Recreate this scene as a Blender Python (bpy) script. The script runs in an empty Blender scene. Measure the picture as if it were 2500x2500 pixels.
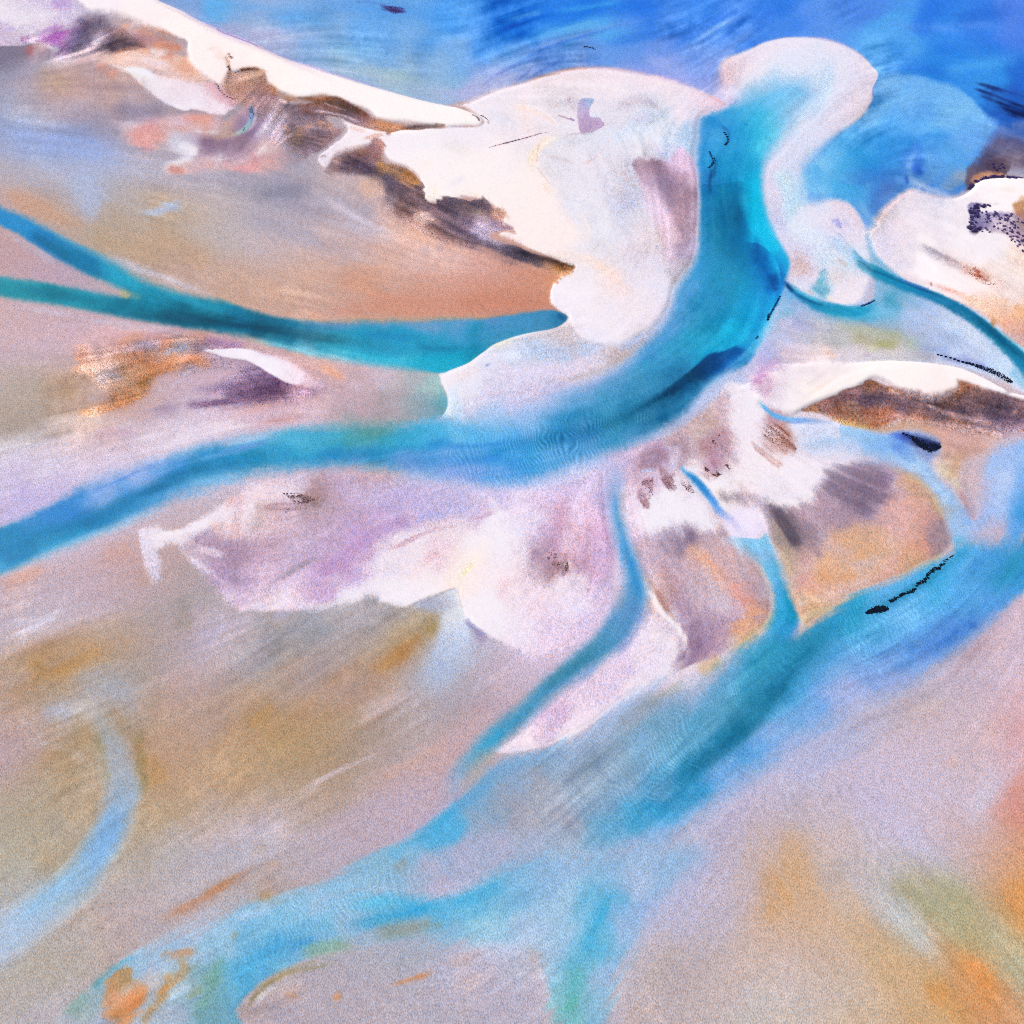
import bpy, math, random
import numpy as np

PITCH = 55.0; ALT = 900.0; FOV = 40.0
SUN_EL = 52.0; SUN_AZ = -62.0        # azimuth from the view direction, negative = from the left
cam_d = bpy.data.cameras.new("camera"); cam = bpy.data.objects.new("camera", cam_d); bpy.context.scene.collection.objects.link(cam)
cam.location = (0, 0, ALT); cam.rotation_euler = (math.radians(90-PITCH), 0, 0)
cam_d.sensor_width = 36; cam_d.lens = 18/math.tan(math.radians(FOV/2)); cam_d.clip_end = 60000; cam_d.clip_start = 1
bpy.context.scene.camera = cam
world = bpy.data.worlds.new("World"); bpy.context.scene.world = world; world.use_nodes = True
_n = world.node_tree.nodes; _bg = _n["Background"]; _sky = _n.new("ShaderNodeTexSky"); _sky.sky_type = "NISHITA"; _sky.sun_disc = False
_sky.sun_elevation = math.radians(SUN_EL); _sky.sun_rotation = math.radians(SUN_AZ); _sky.air_density = 1.0; _sky.dust_density = 0.6
world.node_tree.links.new(_sky.outputs[0], _bg.inputs[0]); _bg.inputs[1].default_value = 0.09
sun_d = bpy.data.lights.new("sun", "SUN"); sun_d.energy = 4.35; sun_d.angle = math.radians(0.5); sun_d.color = (1.0, 0.95, 0.88)
sun = bpy.data.objects.new("sun", sun_d); bpy.context.scene.collection.objects.link(sun)
sun.rotation_euler = (math.radians(90-SUN_EL), 0, math.radians(-SUN_AZ+180)); sun.location = (0, 0, 1200)
_vs = bpy.context.scene.view_settings; _vs.view_transform = "Standard"; _vs.look = "None"; _vs.exposure = 0.0; _vs.gamma = 1.0
bpy.context.scene.cycles.max_bounces = 6
bpy.context.scene.cycles.filter_width = 0.9
bpy.context.scene.cycles.use_denoising = False
# ---- survey engine: colour of the sand bed and of the water at every point of the ground ----
U0, V0, U1, V1 = -260.0, -260.0, 2760.0, 2760.0      # survey sheet extent (survey units)
STEP = 2500.0/1024.0
W = int((U1-U0)/STEP)+1; H = int((V1-V0)/STEP)+1
f4 = np.float32
ux = (U0+np.arange(W)*STEP).astype(f4); vy = (V0+np.arange(H)*STEP).astype(f4)
UU, VV = np.meshgrid(ux, vy)

def hexc(h):
    h = h.lstrip('#'); return np.array([int(h[i:i+2], 16)/255. for i in (0, 2, 4)], f4)
def blur(a, r):
    if r < 0.5: return a
    ky = np.fft.fftfreq(a.shape[0])[:, None]; kx = np.fft.rfftfreq(a.shape[1])[None, :]
    g = np.exp(-2*(math.pi*r)**2*(kx*kx+ky*ky))
    return np.fft.irfft2(np.fft.rfft2(a)*g, s=a.shape).astype(f4)
def norm(a):
    a = a-a.mean(); return (a/(a.std()+1e-9)).astype(f4)
_rng = np.random.default_rng(11)
def noise(r): return norm(blur(_rng.standard_normal((H, W)).astype(f4), r))
def bil(a, x, y):
    x = np.clip(x, 0, a.shape[1]-1.001); y = np.clip(y, 0, a.shape[0]-1.001)
    xi = x.astype(np.int32); yi = y.astype(np.int32); fx = (x-xi).astype(f4); fy = (y-yi).astype(f4)
    if a.ndim == 3: fx = fx[..., None]; fy = fy[..., None]
    return (a[yi, xi]*(1-fx)+a[yi, xi+1]*fx)*(1-fy)+(a[yi+1, xi]*(1-fx)+a[yi+1, xi+1]*fx)*fy
def upsample(c, k, h, w):
    y = (np.arange(h)/k).astype(f4); x = (np.arange(w)/k).astype(f4)
    X, Y = np.meshgrid(x, y); return bil(c, X, Y)
def idw(pts, u, v, eps=45.0, p=2.0):
    num = np.zeros(u.shape+(3,), f4); den = np.zeros(u.shape, f4)
    for (pu, pv, c) in pts:
        w = 1.0/((u-pu)**2+(v-pv)**2+eps*eps)**p*1e9
        num += w[..., None]*hexc(c); den += w
    return num/den[..., None]
def field(pts, sl=None, k=6, eps=45.0, p=2.0):
    (r0, r1, c0, c1) = sl or (0, H, 0, W)
    h = r1-r0; w = c1-c0; hh = h//k+3; ww = w//k+3
    u = (ux[c0]+np.arange(ww)*STEP*k).astype(f4); v = (vy[r0]+np.arange(hh)*STEP*k).astype(f4)
    X, Y = np.meshgrid(u, v); c = idw(pts, X, Y, eps, p)
    if 'wx' not in LN: return upsample(c, k, h, w)
    q = (slice(r0, r1), slice(c0, c1)); f = min(1.0, eps/22.0)/k*FW
    gx, gy = np.meshgrid(np.arange(w, dtype=f4)/k, np.arange(h, dtype=f4)/k)
    return bil(c, gx+LN['wx'][q]*f, gy+LN['wy'][q]*f)
FW = 1.0

# ---- coordinate sheets: (origin u, origin v, scale) ----
_sc = 700/1932.; _sd = 700/1092.
SH = {'N': (0, 0, 1), 'F': (0, 0, 2500/1932.)}
for _j, _r in enumerate('ABCD'):
    for _i in range(4): SH[_r+str(_i+1)] = (600*_i, 600*_j, _sd if _r == 'D' else _sc)
_S = SH['N']
def sheet(n):
    global _S; _S = SH[n]
def parse(s):
    out = []
    for t in s.split():
        q = [float(x) for x in t.split(',')]
        q[0] = _S[0]+q[0]*_S[2]; q[1] = _S[1]+q[1]*_S[2]; out.append(q)
    return out
def fillpts(s):
    out = []
    for t in s.split():
        a, b, c = t.split(','); out.append((_S[0]+float(a)*_S[2], _S[1]+float(b)*_S[2], c))
    return out
def catmull(P, closed, n):
    P = np.asarray(P, f4); m = len(P); out = []
    for i in range(m if closed else m-1):
        if closed: a, b, c, d = P[(i-1) % m], P[i], P[(i+1) % m], P[(i+2) % m]
        else: a, b, c, d = P[max(i-1, 0)], P[i], P[i+1], P[min(i+2, m-1)]
        L = np.hypot(*(c-b)[:2]); k = max(2, min(n, int(L/8)))
        for t in np.arange(k)/k:
            out.append(0.5*((2*b)+(c-a)*t+(2*a-5*b+4*c-d)*t*t+(3*b-a-3*c+d)*t**3))
    if not closed: out.append(P[-1])
    return np.array(out, f4)
def bbox(p, m):
    c0 = int(max(0, (p[:, 0].min()-m-U0)/STEP)); c1 = int(min(W, (p[:, 0].max()+m-U0)/STEP+2))
    r0 = int(max(0, (p[:, 1].min()-m-V0)/STEP)); r1 = int(min(H, (p[:, 1].max()+m-V0)/STEP+2))
    return r0, r1, c0, c1
def seg_field(p, sl, closed, k):
    """signed distance (inside > 0) or plain distance, the carried value and the side, on a k times coarser grid"""
    r0, r1, c0, c1 = sl; h = r1-r0; w = c1-c0; hh = h//k+3; ww = w//k+3
    u = (ux[c0]+np.arange(ww)*STEP*k).astype(f4); v = (vy[r0]+np.arange(hh)*STEP*k).astype(f4)
    X, Y = np.meshgrid(u, v); D = np.full(X.shape, 1e12, f4); val = np.zeros(X.shape+(p.shape[1]-2,), f4)
    side = np.zeros(X.shape, f4); ins = np.zeros(X.shape, bool); n = len(p)
    for i in range(n if closed else n-1):
        a = p[i]; b = p[(i+1) % n]; ex = b[0]-a[0]; ey = b[1]-a[1]; L2 = ex*ex+ey*ey+1e-9
        t = np.clip(((X-a[0])*ex+(Y-a[1])*ey)/L2, 0, 1)
        dx = X-a[0]-t*ex; dy = Y-a[1]-t*ey; d = dx*dx+dy*dy; m = d < D
        D[m] = d[m]; tm = t[m][:, None]; val[m] = a[2:]*(1-tm)+b[2:]*tm
        if closed:
            if a[1] != b[1]:
                cr = ((a[1] > Y) != (b[1] > Y)) & (X < ex*(Y-a[1])/(b[1]-a[1])+a[0]); ins ^= cr
        else: side[m] = np.sign(ex*dy-ey*dx)[m]
    D = np.sqrt(D)
    if closed: D = np.where(ins, D, -D)
    else: D = D*np.where(side == 0, 1, side)
    return upsample(D, k, h, w), upsample(val, k, h, w)
def sstep(x): x = np.clip(x, 0, 1); return x*x*(3-2*x)

# ---- canvases ----
C = None; B = None; WA = None; BODY = None; HT = None
BODIES = []
LN = {}   # noise fields
def begin(base, flow):
    global C, B, WA, BODY, HT, LN, ANG, REG
    WA = np.zeros((H, W), f4); BODY = np.full((H, W), -1, np.int16); HT = np.zeros((H, W), f4); REG = np.full((H, W), -1, np.int16)
    c2 = np.zeros((H//12+3, W//12+3), f4); s2 = c2.copy()
    u = (ux[0]+np.arange(c2.shape[1])*STEP*12).astype(f4); v = (vy[0]+np.arange(c2.shape[0])*STEP*12).astype(f4)
    X, Y = np.meshgrid(u, v)
    for (a, b, ang) in flow:
        w = 1.0/((X-a)**2+(Y-b)**2+3600)**1.5*1e8; t = math.radians(ang)*2
        c2 += w*math.cos(t); s2 += w*math.sin(t)
    A = upsample(np.dstack([c2, s2]), 12, H, W)
    ANG = (0.5*np.arctan2(A[..., 1], A[..., 0])).astype(f4)
    gx, gy = np.meshgrid(np.arange(W, dtype=f4), np.arange(H, dtype=f4))
    cx = np.cos(ANG); sy = np.sin(ANG)
    src = np.dstack([noise(1.0), noise(2.2), noise(6)])
    acc = src.copy()
    for sgn in (1, -1):
        x = gx.copy(); y = gy.copy(); pdx = cx*sgn; pdy = sy*sgn
        for i in range(34):
            st = 1.2 if i < 16 else 2.4
            x = x+pdx*st; y = y+pdy*st
            if i % 4 == 3:
                xi = np.clip(x, 0, W-1).astype(np.int32); yi = np.clip(y, 0, H-1).astype(np.int32)
                nx = cx[yi, xi]; ny = sy[yi, xi]; s = np.where(nx*pdx+ny*pdy < 0, -1, 1); pdx = nx*s; pdy = ny*s
            acc += bil(src, x, y)*(1-i/36.)
    S1, S2, S3 = norm(acc[..., 0]), norm(acc[..., 1]), norm(acc[..., 2])
    fr = norm(noise(1)*0.5+noise(3)*0.8+noise(8)*1.0+noise(20)*1.1)
    LN = {'f': fr, 's': norm(S1*0.7+S2+S3*0.9), 's1': S1, 's2': S2, 's3': S3, 'g': norm(noise(0.7)+noise(1.6)*.8), 'b': norm(noise(14)+noise(34)*1.2+noise(5)*.6)}

    nb = LN['b']; n2 = norm(noise(9)+noise(22)); ac = 5.0; al = 8.0   # sand is drawn out along the ebb
    LN['wx'] = -sy*S3*ac+cx*nb*al-sy*n2*5; LN['wy'] = cx*S3*ac+sy*nb*al+cx*n2*5
    C = field(base, eps=38)
    x = gx.copy(); acc = C*1.0; wt = 1.0
    for sgn in (1, -1):
        x = gx.copy(); y = gy.copy(); pdx = cx*sgn; pdy = sy*sgn
        for i in range(10):
            x = x+pdx*4; y = y+pdy*4
            xi = np.clip(x, 0, W-1).astype(np.int32); yi = np.clip(y, 0, H-1).astype(np.int32)
            nx = cx[yi, xi]; ny = sy[yi, xi]; s = np.where(nx*pdx+ny*pdy < 0, -1, 1); pdx = nx*s; pdy = ny*s
            acc += C[yi, xi]; wt += 1
    C = (acc/wt).astype(f4); B = C.copy()

REGIONS = []
def region(n):
    if n not in REGIONS: REGIONS.append(n)
    return REGIONS.index(n)
def lay(col, al, sl, k, body, h, ao=1.0, reg=None):
    r0, r1, c0, c1 = sl; q = (slice(r0, r1), slice(c0, c1))
    C[q] += (col-C[q])*al[..., None]
    if reg: REG[q][al > 0.5] = region(reg)
    if k == 'w':
        WA[q] = 1-(1-WA[q])*(1-al*ao)
        if body is not None:
            if body not in BODIES: BODIES.append(body)
            m = (al*ao > 0.4) | ((BODY[q] < 0) & (al*ao > 0.04)); BODY[q][m] = BODIES.index(body)
        B[q] += (col-B[q])*(al*0.30)[..., None]
    elif k == 't':            # tint: touches both, leaves the water where it is
        B[q] += (col-B[q])*al[..., None]
    else:
        B[q] += (col-B[q])*al[..., None]; WA[q] *= (1-al)
    if h: HT[q] += (h-HT[q])*al

def modulate(al, sl, brk, brn, fine):
    r0, r1, c0, c1 = sl; q = (slice(r0, r1), slice(c0, c1))
    if brk:
        n = LN[brn][q]; al = al*np.clip(1-brk*(0.5-0.6*n), 0, 1.0)
    if fine:
        al = np.clip(al*(1+fine*LN['g'][q]), 0, 1)
    return al

def P(col, pts, a=1.0, s=6, r=0, q=0, k='t', body=None, fill=None, h=0, brk=0, brn='s', fine=0, eps=30, sm=10, ins=0, reg=None):
    """closed patch. col hex; a opacity; s feather; r, q edge raggedness from fractal / streak noise; brk break-up"""
    pp = parse(pts); pp = [x if len(x) > 2 else x+[s] for x in pp]
    d = catmull(pp, True, sm); smax = max(x[2] for x in pp); smin = min(x[2] for x in pp)
    sl = bbox(d, smax+3*(r+q)+4)
    if sl[1]-sl[0] < 2 or sl[3]-sl[2] < 2: return
    ext = min(d[:, 0].max()-d[:, 0].min(), d[:, 1].max()-d[:, 1].min())
    kk = 1 if ext < 45 or (sl[1]-sl[0])*(sl[3]-sl[2]) < 12000 else (2 if ext < 150 else 3)
    D, val = seg_field(d, sl, True, kk); qq = (slice(sl[0], sl[1]), slice(sl[2], sl[3]))
    if r: D = D+r*LN['f'][qq]
    if q: D = D+q*LN['s'][qq]
    sf = np.maximum(val[..., 0], 0.8)
    D = D+np.minimum(sf, 26)*(0.10*LN['g'][qq]+0.11*LN['s'][qq])*np.clip((sf-1.2)/3, 0, 1)
    al = sstep((D+sf-ins)/(2*sf))*a
    al = modulate(al, sl, brk, brn, fine)
    c = field(fillpts(fill), sl, eps=eps) if fill else hexc(col)
    lay(c, al, sl, k, body, h, 1.0, reg)

def S(col, pts, a=1.0, w=6, s=6, r=0, q=0, k='t', body=None, h=0, brk=0, brn='s', fine=0, cols=None, sm=10, sl_=None, sr=None, taper=0):
    """stroke. pts may carry a half-width and an opacity factor as 3rd and 4th number; sl_/sr feather left/right"""
    pp = parse(pts); pp = [(x+[w] if len(x) < 3 else x) for x in pp]; pp = [(x+[1.0] if len(x) < 4 else x) for x in pp]
    if cols:
        cc = [hexc(x) for x in cols.split()]; pos = np.linspace(0, len(cc)-1, len(pp))
        for x, t in zip(pp, pos):
            i = min(int(t), len(cc)-2); f = t-i; x.extend(list(cc[i]*(1-f)+cc[i+1]*f))
    d = catmull(pp, False, sm); L = sl_ if sl_ is not None else s; R = sr if sr is not None else s
    # distance along the line, for the fading ends
    ln = np.concatenate([[0], np.cumsum(np.hypot(np.diff(d[:, 0]), np.diff(d[:, 1])))]); tl = (ln/(ln[-1]+1e-6)).astype(f4)
    d = np.concatenate([d, tl[:, None]], 1)
    gaus = (k != 'w' and min(L, R) >= 2.5)
    wm = max(x[2] for x in pp); sl = bbox(d, (wm+max(L, R))*(1.6 if gaus else 1)+3*(r+q)+4)
    if sl[1]-sl[0] < 2 or sl[3]-sl[2] < 2: return
    kk = 1 if (wm+min(L, R) < 16 or (sl[1]-sl[0])*(sl[3]-sl[2]) < 12000) else 2
    D, val = seg_field(d, sl, False, 1 if wm < 5 else kk); qq = (slice(sl[0], sl[1]), slice(sl[2], sl[3]))
    sf = np.where(D > 0, R, L); ww = val[..., 0]; A = np.abs(D); t = val[..., -1]
    jit = r*LN['f'][qq]+q*LN['s'][qq]+0.12*np.minimum(sf, 12)*LN['g'][qq]
    A = A-jit
    if gaus:
        sg = (ww*0.85+sf*0.62)*0.95
        al = np.exp(-(np.maximum(A, 0)/sg)**2)*1.05
        en = EN if EN is not None else 0.3
        al = al*sstep(t/en)*sstep((1-t)/en)
        if not brk: brk, brn = 0.3, 's'
    else:
        sf = np.maximum(sf, 0.8)
        al = sstep((ww-A+sf)/(2*sf))
        if k != 'w' and d.shape[0] > 3: al = al*sstep(t/0.08)*sstep((1-t)/0.08)
    al = np.clip(al, 0, 1)*np.clip(val[..., 1], 0, 1)*a
    al = modulate(al, sl, brk, brn, fine)
    c = val[..., 2:5] if cols else hexc(col)
    lay(c, al, sl, k, body, h)
EN = None
BASE = fillpts("""30,30,e6dcea 0,130,8a88a6 60,190,b4a6b0 150,200,c2aab2 20,250,8f98b8 100,250,a89cb0 250,220,c2a4ac 30,320,86a0d8 150,330,92a6d8 250,290,8f8ca8
350,270,b09ca8 400,290,a8949c 60,420,b0acc0 0,400,b4adb8 160,430,a8b4d8 260,400,b0b4d0 400,420,b0a8ba 600,440,b4aabb 220,520,acb0c8 120,480,bc9c90
60,500,cda08e 170,520,b09a88 40,470,c4a8a4 330,530,b4a090 450,560,bca898 560,520,b8b0bc 250,600,b8a080 400,640,bf9f96 600,600,bfb0b8 550,680,c4a08e
650,700,c89c88 680,640,c8aeb0 700,500,a0a0b8 650,470,8a8498 800,560,c0b0bc 850,600,c8b0b6 900,720,cf9884 800,680,c9a496 950,640,c8a090 900,670,d0a096
1000,620,d4b4b8 1100,660,e0b8b4 1050,720,cf8f7c 1200,720,c88474 1250,690,d09080 1320,680,c09078 1150,700,d09a90 1300,730,c4806e 1250,650,d0a098
50,620,bfa0b0 150,680,b39db6 0,590,c09898 250,715,b8a8a0 30,760,c8aab0 100,790,d0aab0 200,790,c8a8b8 60,850,c4aab8 350,810,d0a4b0 450,820,d4a4b0
100,920,c4b0b8 50,980,b8a89c 150,980,a89888 30,1050,b0a095 150,1030,a89c9c 0,1040,a89488 300,1000,d0a090 400,1010,b8a2b8 250,1060,d8ccdc 400,1060,d8c8dc
80,1100,dcd4e8 20,1150,d4c8e6 100,1180,c8b8e0 250,1110,d8c4de 30,1240,c0b2e0 480,1050,e6d8e6 600,1010,dcb0b8 700,970,c8a4b8 550,1000,c8a4bc 800,980,cca8b4 900,960,c4a8ac
50,1420,c8a4a4 200,1360,c8a4a8 320,1340,c49c98 330,1400,bd9a98 280,1390,c8a0a0 60,1480,b09cae 200,1430,c0a8b8 300,1460,bca8b4 100,1520,c8c0d4 30,1560,c0b8d4
200,1490,c4b4c4 300,1520,bfa8a8 100,1570,ccb0ac 150,1600,b8977c 250,1580,b48f70 90,1640,ae8450 220,1610,ae8c68 30,1660,a88f7c 150,1660,ab937c 330,1550,a99a98
400,1500,ab989c 450,1480,a49a9c 470,1560,a8949a 520,1520,bfb0c0 560,1560,bdb2c8 460,1600,bfaec4 600,1600,b0a2a8 650,1560,aaa6b0 400,1690,b49c94 350,1640,a8988c
430,1700,bf9e9c 550,1700,af9890 680,1750,b08a64 600,1780,b4947c 500,1760,b39684 350,1760,aa9070 380,1850,b89478 550,1850,b99a80 650,1850,b39878 450,1820,ba9a90
100,1740,b09c94 30,1800,b89ca6 200,1800,aa9678 180,1850,b0916c 100,1850,b49c90 240,1670,a8a8b0 200,1690,a6aab8
700,1540,a0a2b0 750,1560,8f98a2 850,1480,b8acb8 800,1530,b0a8b4 950,1480,9fa0ac 700,1650,b8a8ae 650,1700,b39278 720,1720,a89080 800,1650,b0a4b4 850,1620,b09a98
900,1600,b59470 1000,1560,b08654 1040,1520,a89474 960,1620,b08464 820,1700,b28c7c 900,1680,b8988c 1000,1660,b0a0a0 1080,1640,a8b8d4 1100,1560,c0cce6 1150,1550,a49cb8
1180,1620,b4a8b4 1100,1700,aca0ac 1000,1750,b0a2a4 900,1800,a99688 750,1800,b08e60 800,1880,ab9278 640,1800,b88c5c 1050,1780,b0a09c 1200,1680,b8a4b4 1250,1700,c4b0c4
1150,1750,bfa4b0 1100,1820,c8a0a4 1000,1870,bfacc0 1250,1600,cdb8d4
30,1830,b89ca8 150,1850,b09480 100,1950,b09c84 200,1920,b0a090 60,2050,b0a898 150,2080,aca8a0 350,2000,b09a7c 400,1900,ba9474 550,1900,b8987c 650,1960,b09c94
500,2050,b4acb4 350,2120,b4aca8 400,2180,b8acb4 600,2050,bab4c4 650,2030,c0b8cc 300,2240,b8a4a8 150,2330,b0a496 50,2400,b4a89c 100,2450,b8b0bc 200,2430,b0a8ac 250,2300,b8a8a8 30,2300,a8b4cc
700,1900,b0937a 850,1900,b49a8c 950,1950,b8a8b8 900,2000,b8a4b8 800,2050,b4a2ac 1000,1900,c49a90 1050,2000,b8a8cc 750,2080,b8acc0 650,2120,b09c94 1000,2150,bcb4cc
1100,2120,b0acc8 1200,2080,b0acc0 1250,2000,aea8b8 1100,2200,b8bcd8 1300,2150,b4bcdc 900,2300,a8a8b8 1050,2290,9ca4b4 750,2450,b0a4b0 900,2450,b4a8b4 1100,2450,aaa4b4
1250,2400,c0b0c4 1200,2480,b0a8b8 650,2480,b4a4b0 1200,2350,c0b8d4 400,2450,b0a8a8 500,2400,b0aaa8 500,2280,b4b4c8
1300,1950,a8a8bc 1450,1900,a0a4b8 1400,2050,b0b0c8 1600,1950,98a8d0 1300,2300,b8cce8 1250,2400,c0b4c8 1300,2450,b8aec0 1500,2250,b4bcd8 1600,2250,b8b4d0
1700,2150,b4b0d0 1750,2050,b4aecc 1850,1950,bcb0cc 1650,2400,b4a4a8 1800,2200,bcb0c4 1800,2350,c4b0ac 1750,2450,c0aeb0 1880,2200,d4a98a 1880,2080,c8aa9c
1850,1880,b0accc 1900,1950,b8b0cc 2000,1900,c0b4d0 2100,1880,c8b8d0 2250,1850,ccb8cc 2050,1980,c8b4b8 1900,2080,c4a890 1900,2180,cfa680 1950,2250,cca88c 2000,2100,c8b4b0
2150,2000,c8bcd8 2250,2080,c4bcdc 2150,2150,bcb8c8 2230,2180,b0a890 2300,2220,a8a888 2250,2280,b8c4cc 2100,2300,d0ac84 2000,2350,c8b4b4 1900,2400,c8b8c0 1850,2480,bcb8b0
2050,2450,c8b4a4 2400,1900,c8c0dc 2450,1850,d49c9c 2480,1950,d68e80 2400,2080,c8a8a8 2470,2150,d88e50 2480,2250,d4883c 2430,2250,bca080 2450,2400,b8ac98 2480,2350,a8b09c
2380,2320,b4a870 2350,2350,d48c50 2280,2430,d49450 2420,2430,cc7c48 2250,2480,ccae94 2300,2470,d4a060 2450,2480,d4a078
2480,1500,c8a8b8 2400,1600,c0a8bc 2300,1650,bcacbc 2200,1720,b8b0c4 2350,1750,c8b4c0 2480,1600,cdbcd0 2450,1750,d4b0bc 2490,1750,dca8b0 2100,1800,b8b4d0 2250,1800,c8b0b8 2000,1820,a8b0d8 2400,1850,c8b4b4
1200,1700,b8a0a8 1220,1850,c4a49c 1250,1900,c8a8b0 1250,1350,f4e8f4 1350,1350,ead6ec 1450,1300,d4b8e0 1300,1500,ecd8ec 1400,1560,dfc4e2 1250,1250,ecdcf4 1400,1200,d8c0e4
1650,1230,f0ecf6 1700,1280,f0eaf2 1550,1280,dcd4f0 1600,1600,eedcec 1500,1720,dcc4e0 1350,1780,e0c8e0 1650,1480,f0dce4 2000,1450,d8b09c 2000,1200,e4d8e8""")
FLOW = [(700,80,-5),(1300,60,-20),(1500,40,-15),(1200,150,-28),(400,60,22),(2000,60,-25),(2300,150,15),(1800,100,-35),(1600,130,-15),(2450,260,20),(1000,150,5),(1400,190,-5),
(200,250,8),(300,500,15),(900,680,15),(500,700,25),(1100,700,0),(1200,650,22),(100,560,30),(800,820,10),(1200,810,-10),(300,1200,-22),(800,1080,-8),(1200,1080,-3),(1500,1000,-25),
(1700,880,-38),(1830,700,-72),(1800,500,82),(1780,350,-70),(1850,250,-35),(2050,330,-42),(2150,250,-20),(600,1250,15),(800,1350,-27),(900,1300,-28),(1000,1200,-22),(300,1500,-14),(100,1650,-25),(700,1650,-35),
(1000,1600,-35),(900,1900,-30),(500,1900,-40),(200,2150,-40),(500,2150,-30),(800,2220,-15),(1200,2150,-30),(1600,1900,-42),(1900,1650,-38),(2200,1500,-30),(2350,1350,-50),(2450,1200,-75),
(1500,1400,-70),(1530,1300,80),(1450,1650,-45),(1850,1350,70),(2050,1300,30),(2200,1700,-20),(2400,1700,-60),(2000,2100,60),(2250,2200,45),(2420,2400,50),(1600,2200,-60),(1700,2300,-50),
(2200,700,30),(2350,800,35),(2000,720,25),(2200,960,12),(2050,900,-8),(2350,1000,15),(1900,1080,40),(2150,1100,15),(2250,560,20),(2400,650,30),(1700,1250,50),(1650,1350,60),
(150,120,-18),(250,80,-35),(400,110,20),(650,300,-60),(800,280,10),(900,300,20),(750,430,25),(900,450,35),(1050,560,30),(1250,600,25),(400,930,-18),(650,930,-12),(600,1010,-12),(400,1060,-14),(750,900,30),
(1300,1000,-8),(1350,880,-5),(1550,760,-40),(1250,480,80),(1500,450,70),(1650,500,85),(1400,200,5),(1200,300,15),(2000,550,70),(1950,400,80),(60,320,5)]
begin(BASE, FLOW)
w = dict(k='w')
sheet('N')
# pale wet sand bordering the channels
P('b4c0e6', "1560,120,60 1800,90,50 2150,150,50 2200,400,60 2150,600,50 2100,800,50 1900,900,50 1800,1050,50 1500,1180,50 1000,1200,50 1050,1020,40 1350,900,30 1600,700,30 1640,400,40", k='b', s=40)
S('c4c6e6', "2600,1200 2450,1420 2250,1540 2050,1610 1900,1700 1700,1850 1450,2050 1150,2170 900,2210 650,2260", w=70, s=60, k='b', a=.8)
S('c8c4e2', "-200,1400 0,1350 300,1230 600,1120 900,1080 1150,1090", w=80, s=40, k='b', a=.75)
# ================= sea =================
SEA = """500,20,64b0ee 420,30,8fa5d8 560,75,a4b0d8 640,90,b4bce0 700,50,7cb0e8 680,90,aeb6de 760,100,8cb4e4 900,60,6cabee 900,140,86b8ea 850,190,a4c6e0 800,150,98bce0 950,200,a8c8dc 1000,215,9cb8d8 1050,225,a8bcdc
1100,60,4a9cf0 1100,150,78aeea 1080,190,8eb8dc 1150,220,aab8e4 1150,245,b8b8e6 1280,30,2a80ec 1250,60,2a82ee 1200,100,4a98f0 1250,130,6cacf2 1400,10,1c74e6 1350,50,2b84ee 1450,70,58b0f4 1430,95,5ea4f0 1550,60,4a8ef0 1550,20,2a78e8
1350,140,6a9cec 1450,130,6c9cea 1500,150,7c9ee8 1600,160,8ca4ec 1650,190,9ca8ec 1580,130,6c98ea 1500,100,5a96ee 1700,40,3a86ee 1700,120,6f9cee 1720,180,98a8ec 1750,220,c4c4f0 1900,20,2f7ce8 1850,60,4a8cf0 1950,60,5a94f0 2000,60,5e98f0 2150,60,52aaf2 2100,30,5088e8
2250,30,2a78e6 2400,50,3680ea 2480,60,4a82ec 2450,35,5a88ec 2300,80,3a90f0 2300,150,2e86ea 2200,120,4ea2f0 2150,120,5aacf4 2250,180,2a88e4 2400,150,2f84e6 2480,200,2268d4 2400,200,3090e8 2350,190,3a94ea 2450,250,2058b8 2200,170,3f94ec 1300,180,9cb4f0 1250,190,a0b4ee 1250,215,c4c8ee"""
P('', """340,-300 375,8,2 455,44,2 546,90,2 612,114,2 696,150,2 706,153,2 814,190,2 923,223,2 1032,254,2 1071,262,3 1130,250,10 1200,224,10 1272,203,8 1363,174,6 1454,165,6 1562,178,7 1671,207,7 1725,228,6 1772,250,6 1795,215,18
 1760,170,14 1768,145,10 1816,127,6 1900,97,4 1938,92,3 2017,97,3 2090,125,2 2133,167,2 2144,181,3 2133,214,3 2126,246,5 2097,286,14 2030,335,30 1960,390,40 1930,460,40 1960,500,20 2010,490,16 2050,492,14 2080,505,14 2110,545,14 2140,560,14 2170,510,14 2210,475,10 2250,470,12 2310,480,14 2370,465,14 2390,430,8 2420,420,8 2520,425,5 2900,430 2900,-300""", k='w', body='sea', fill=SEA, eps=32, h=-3.0)
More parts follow.
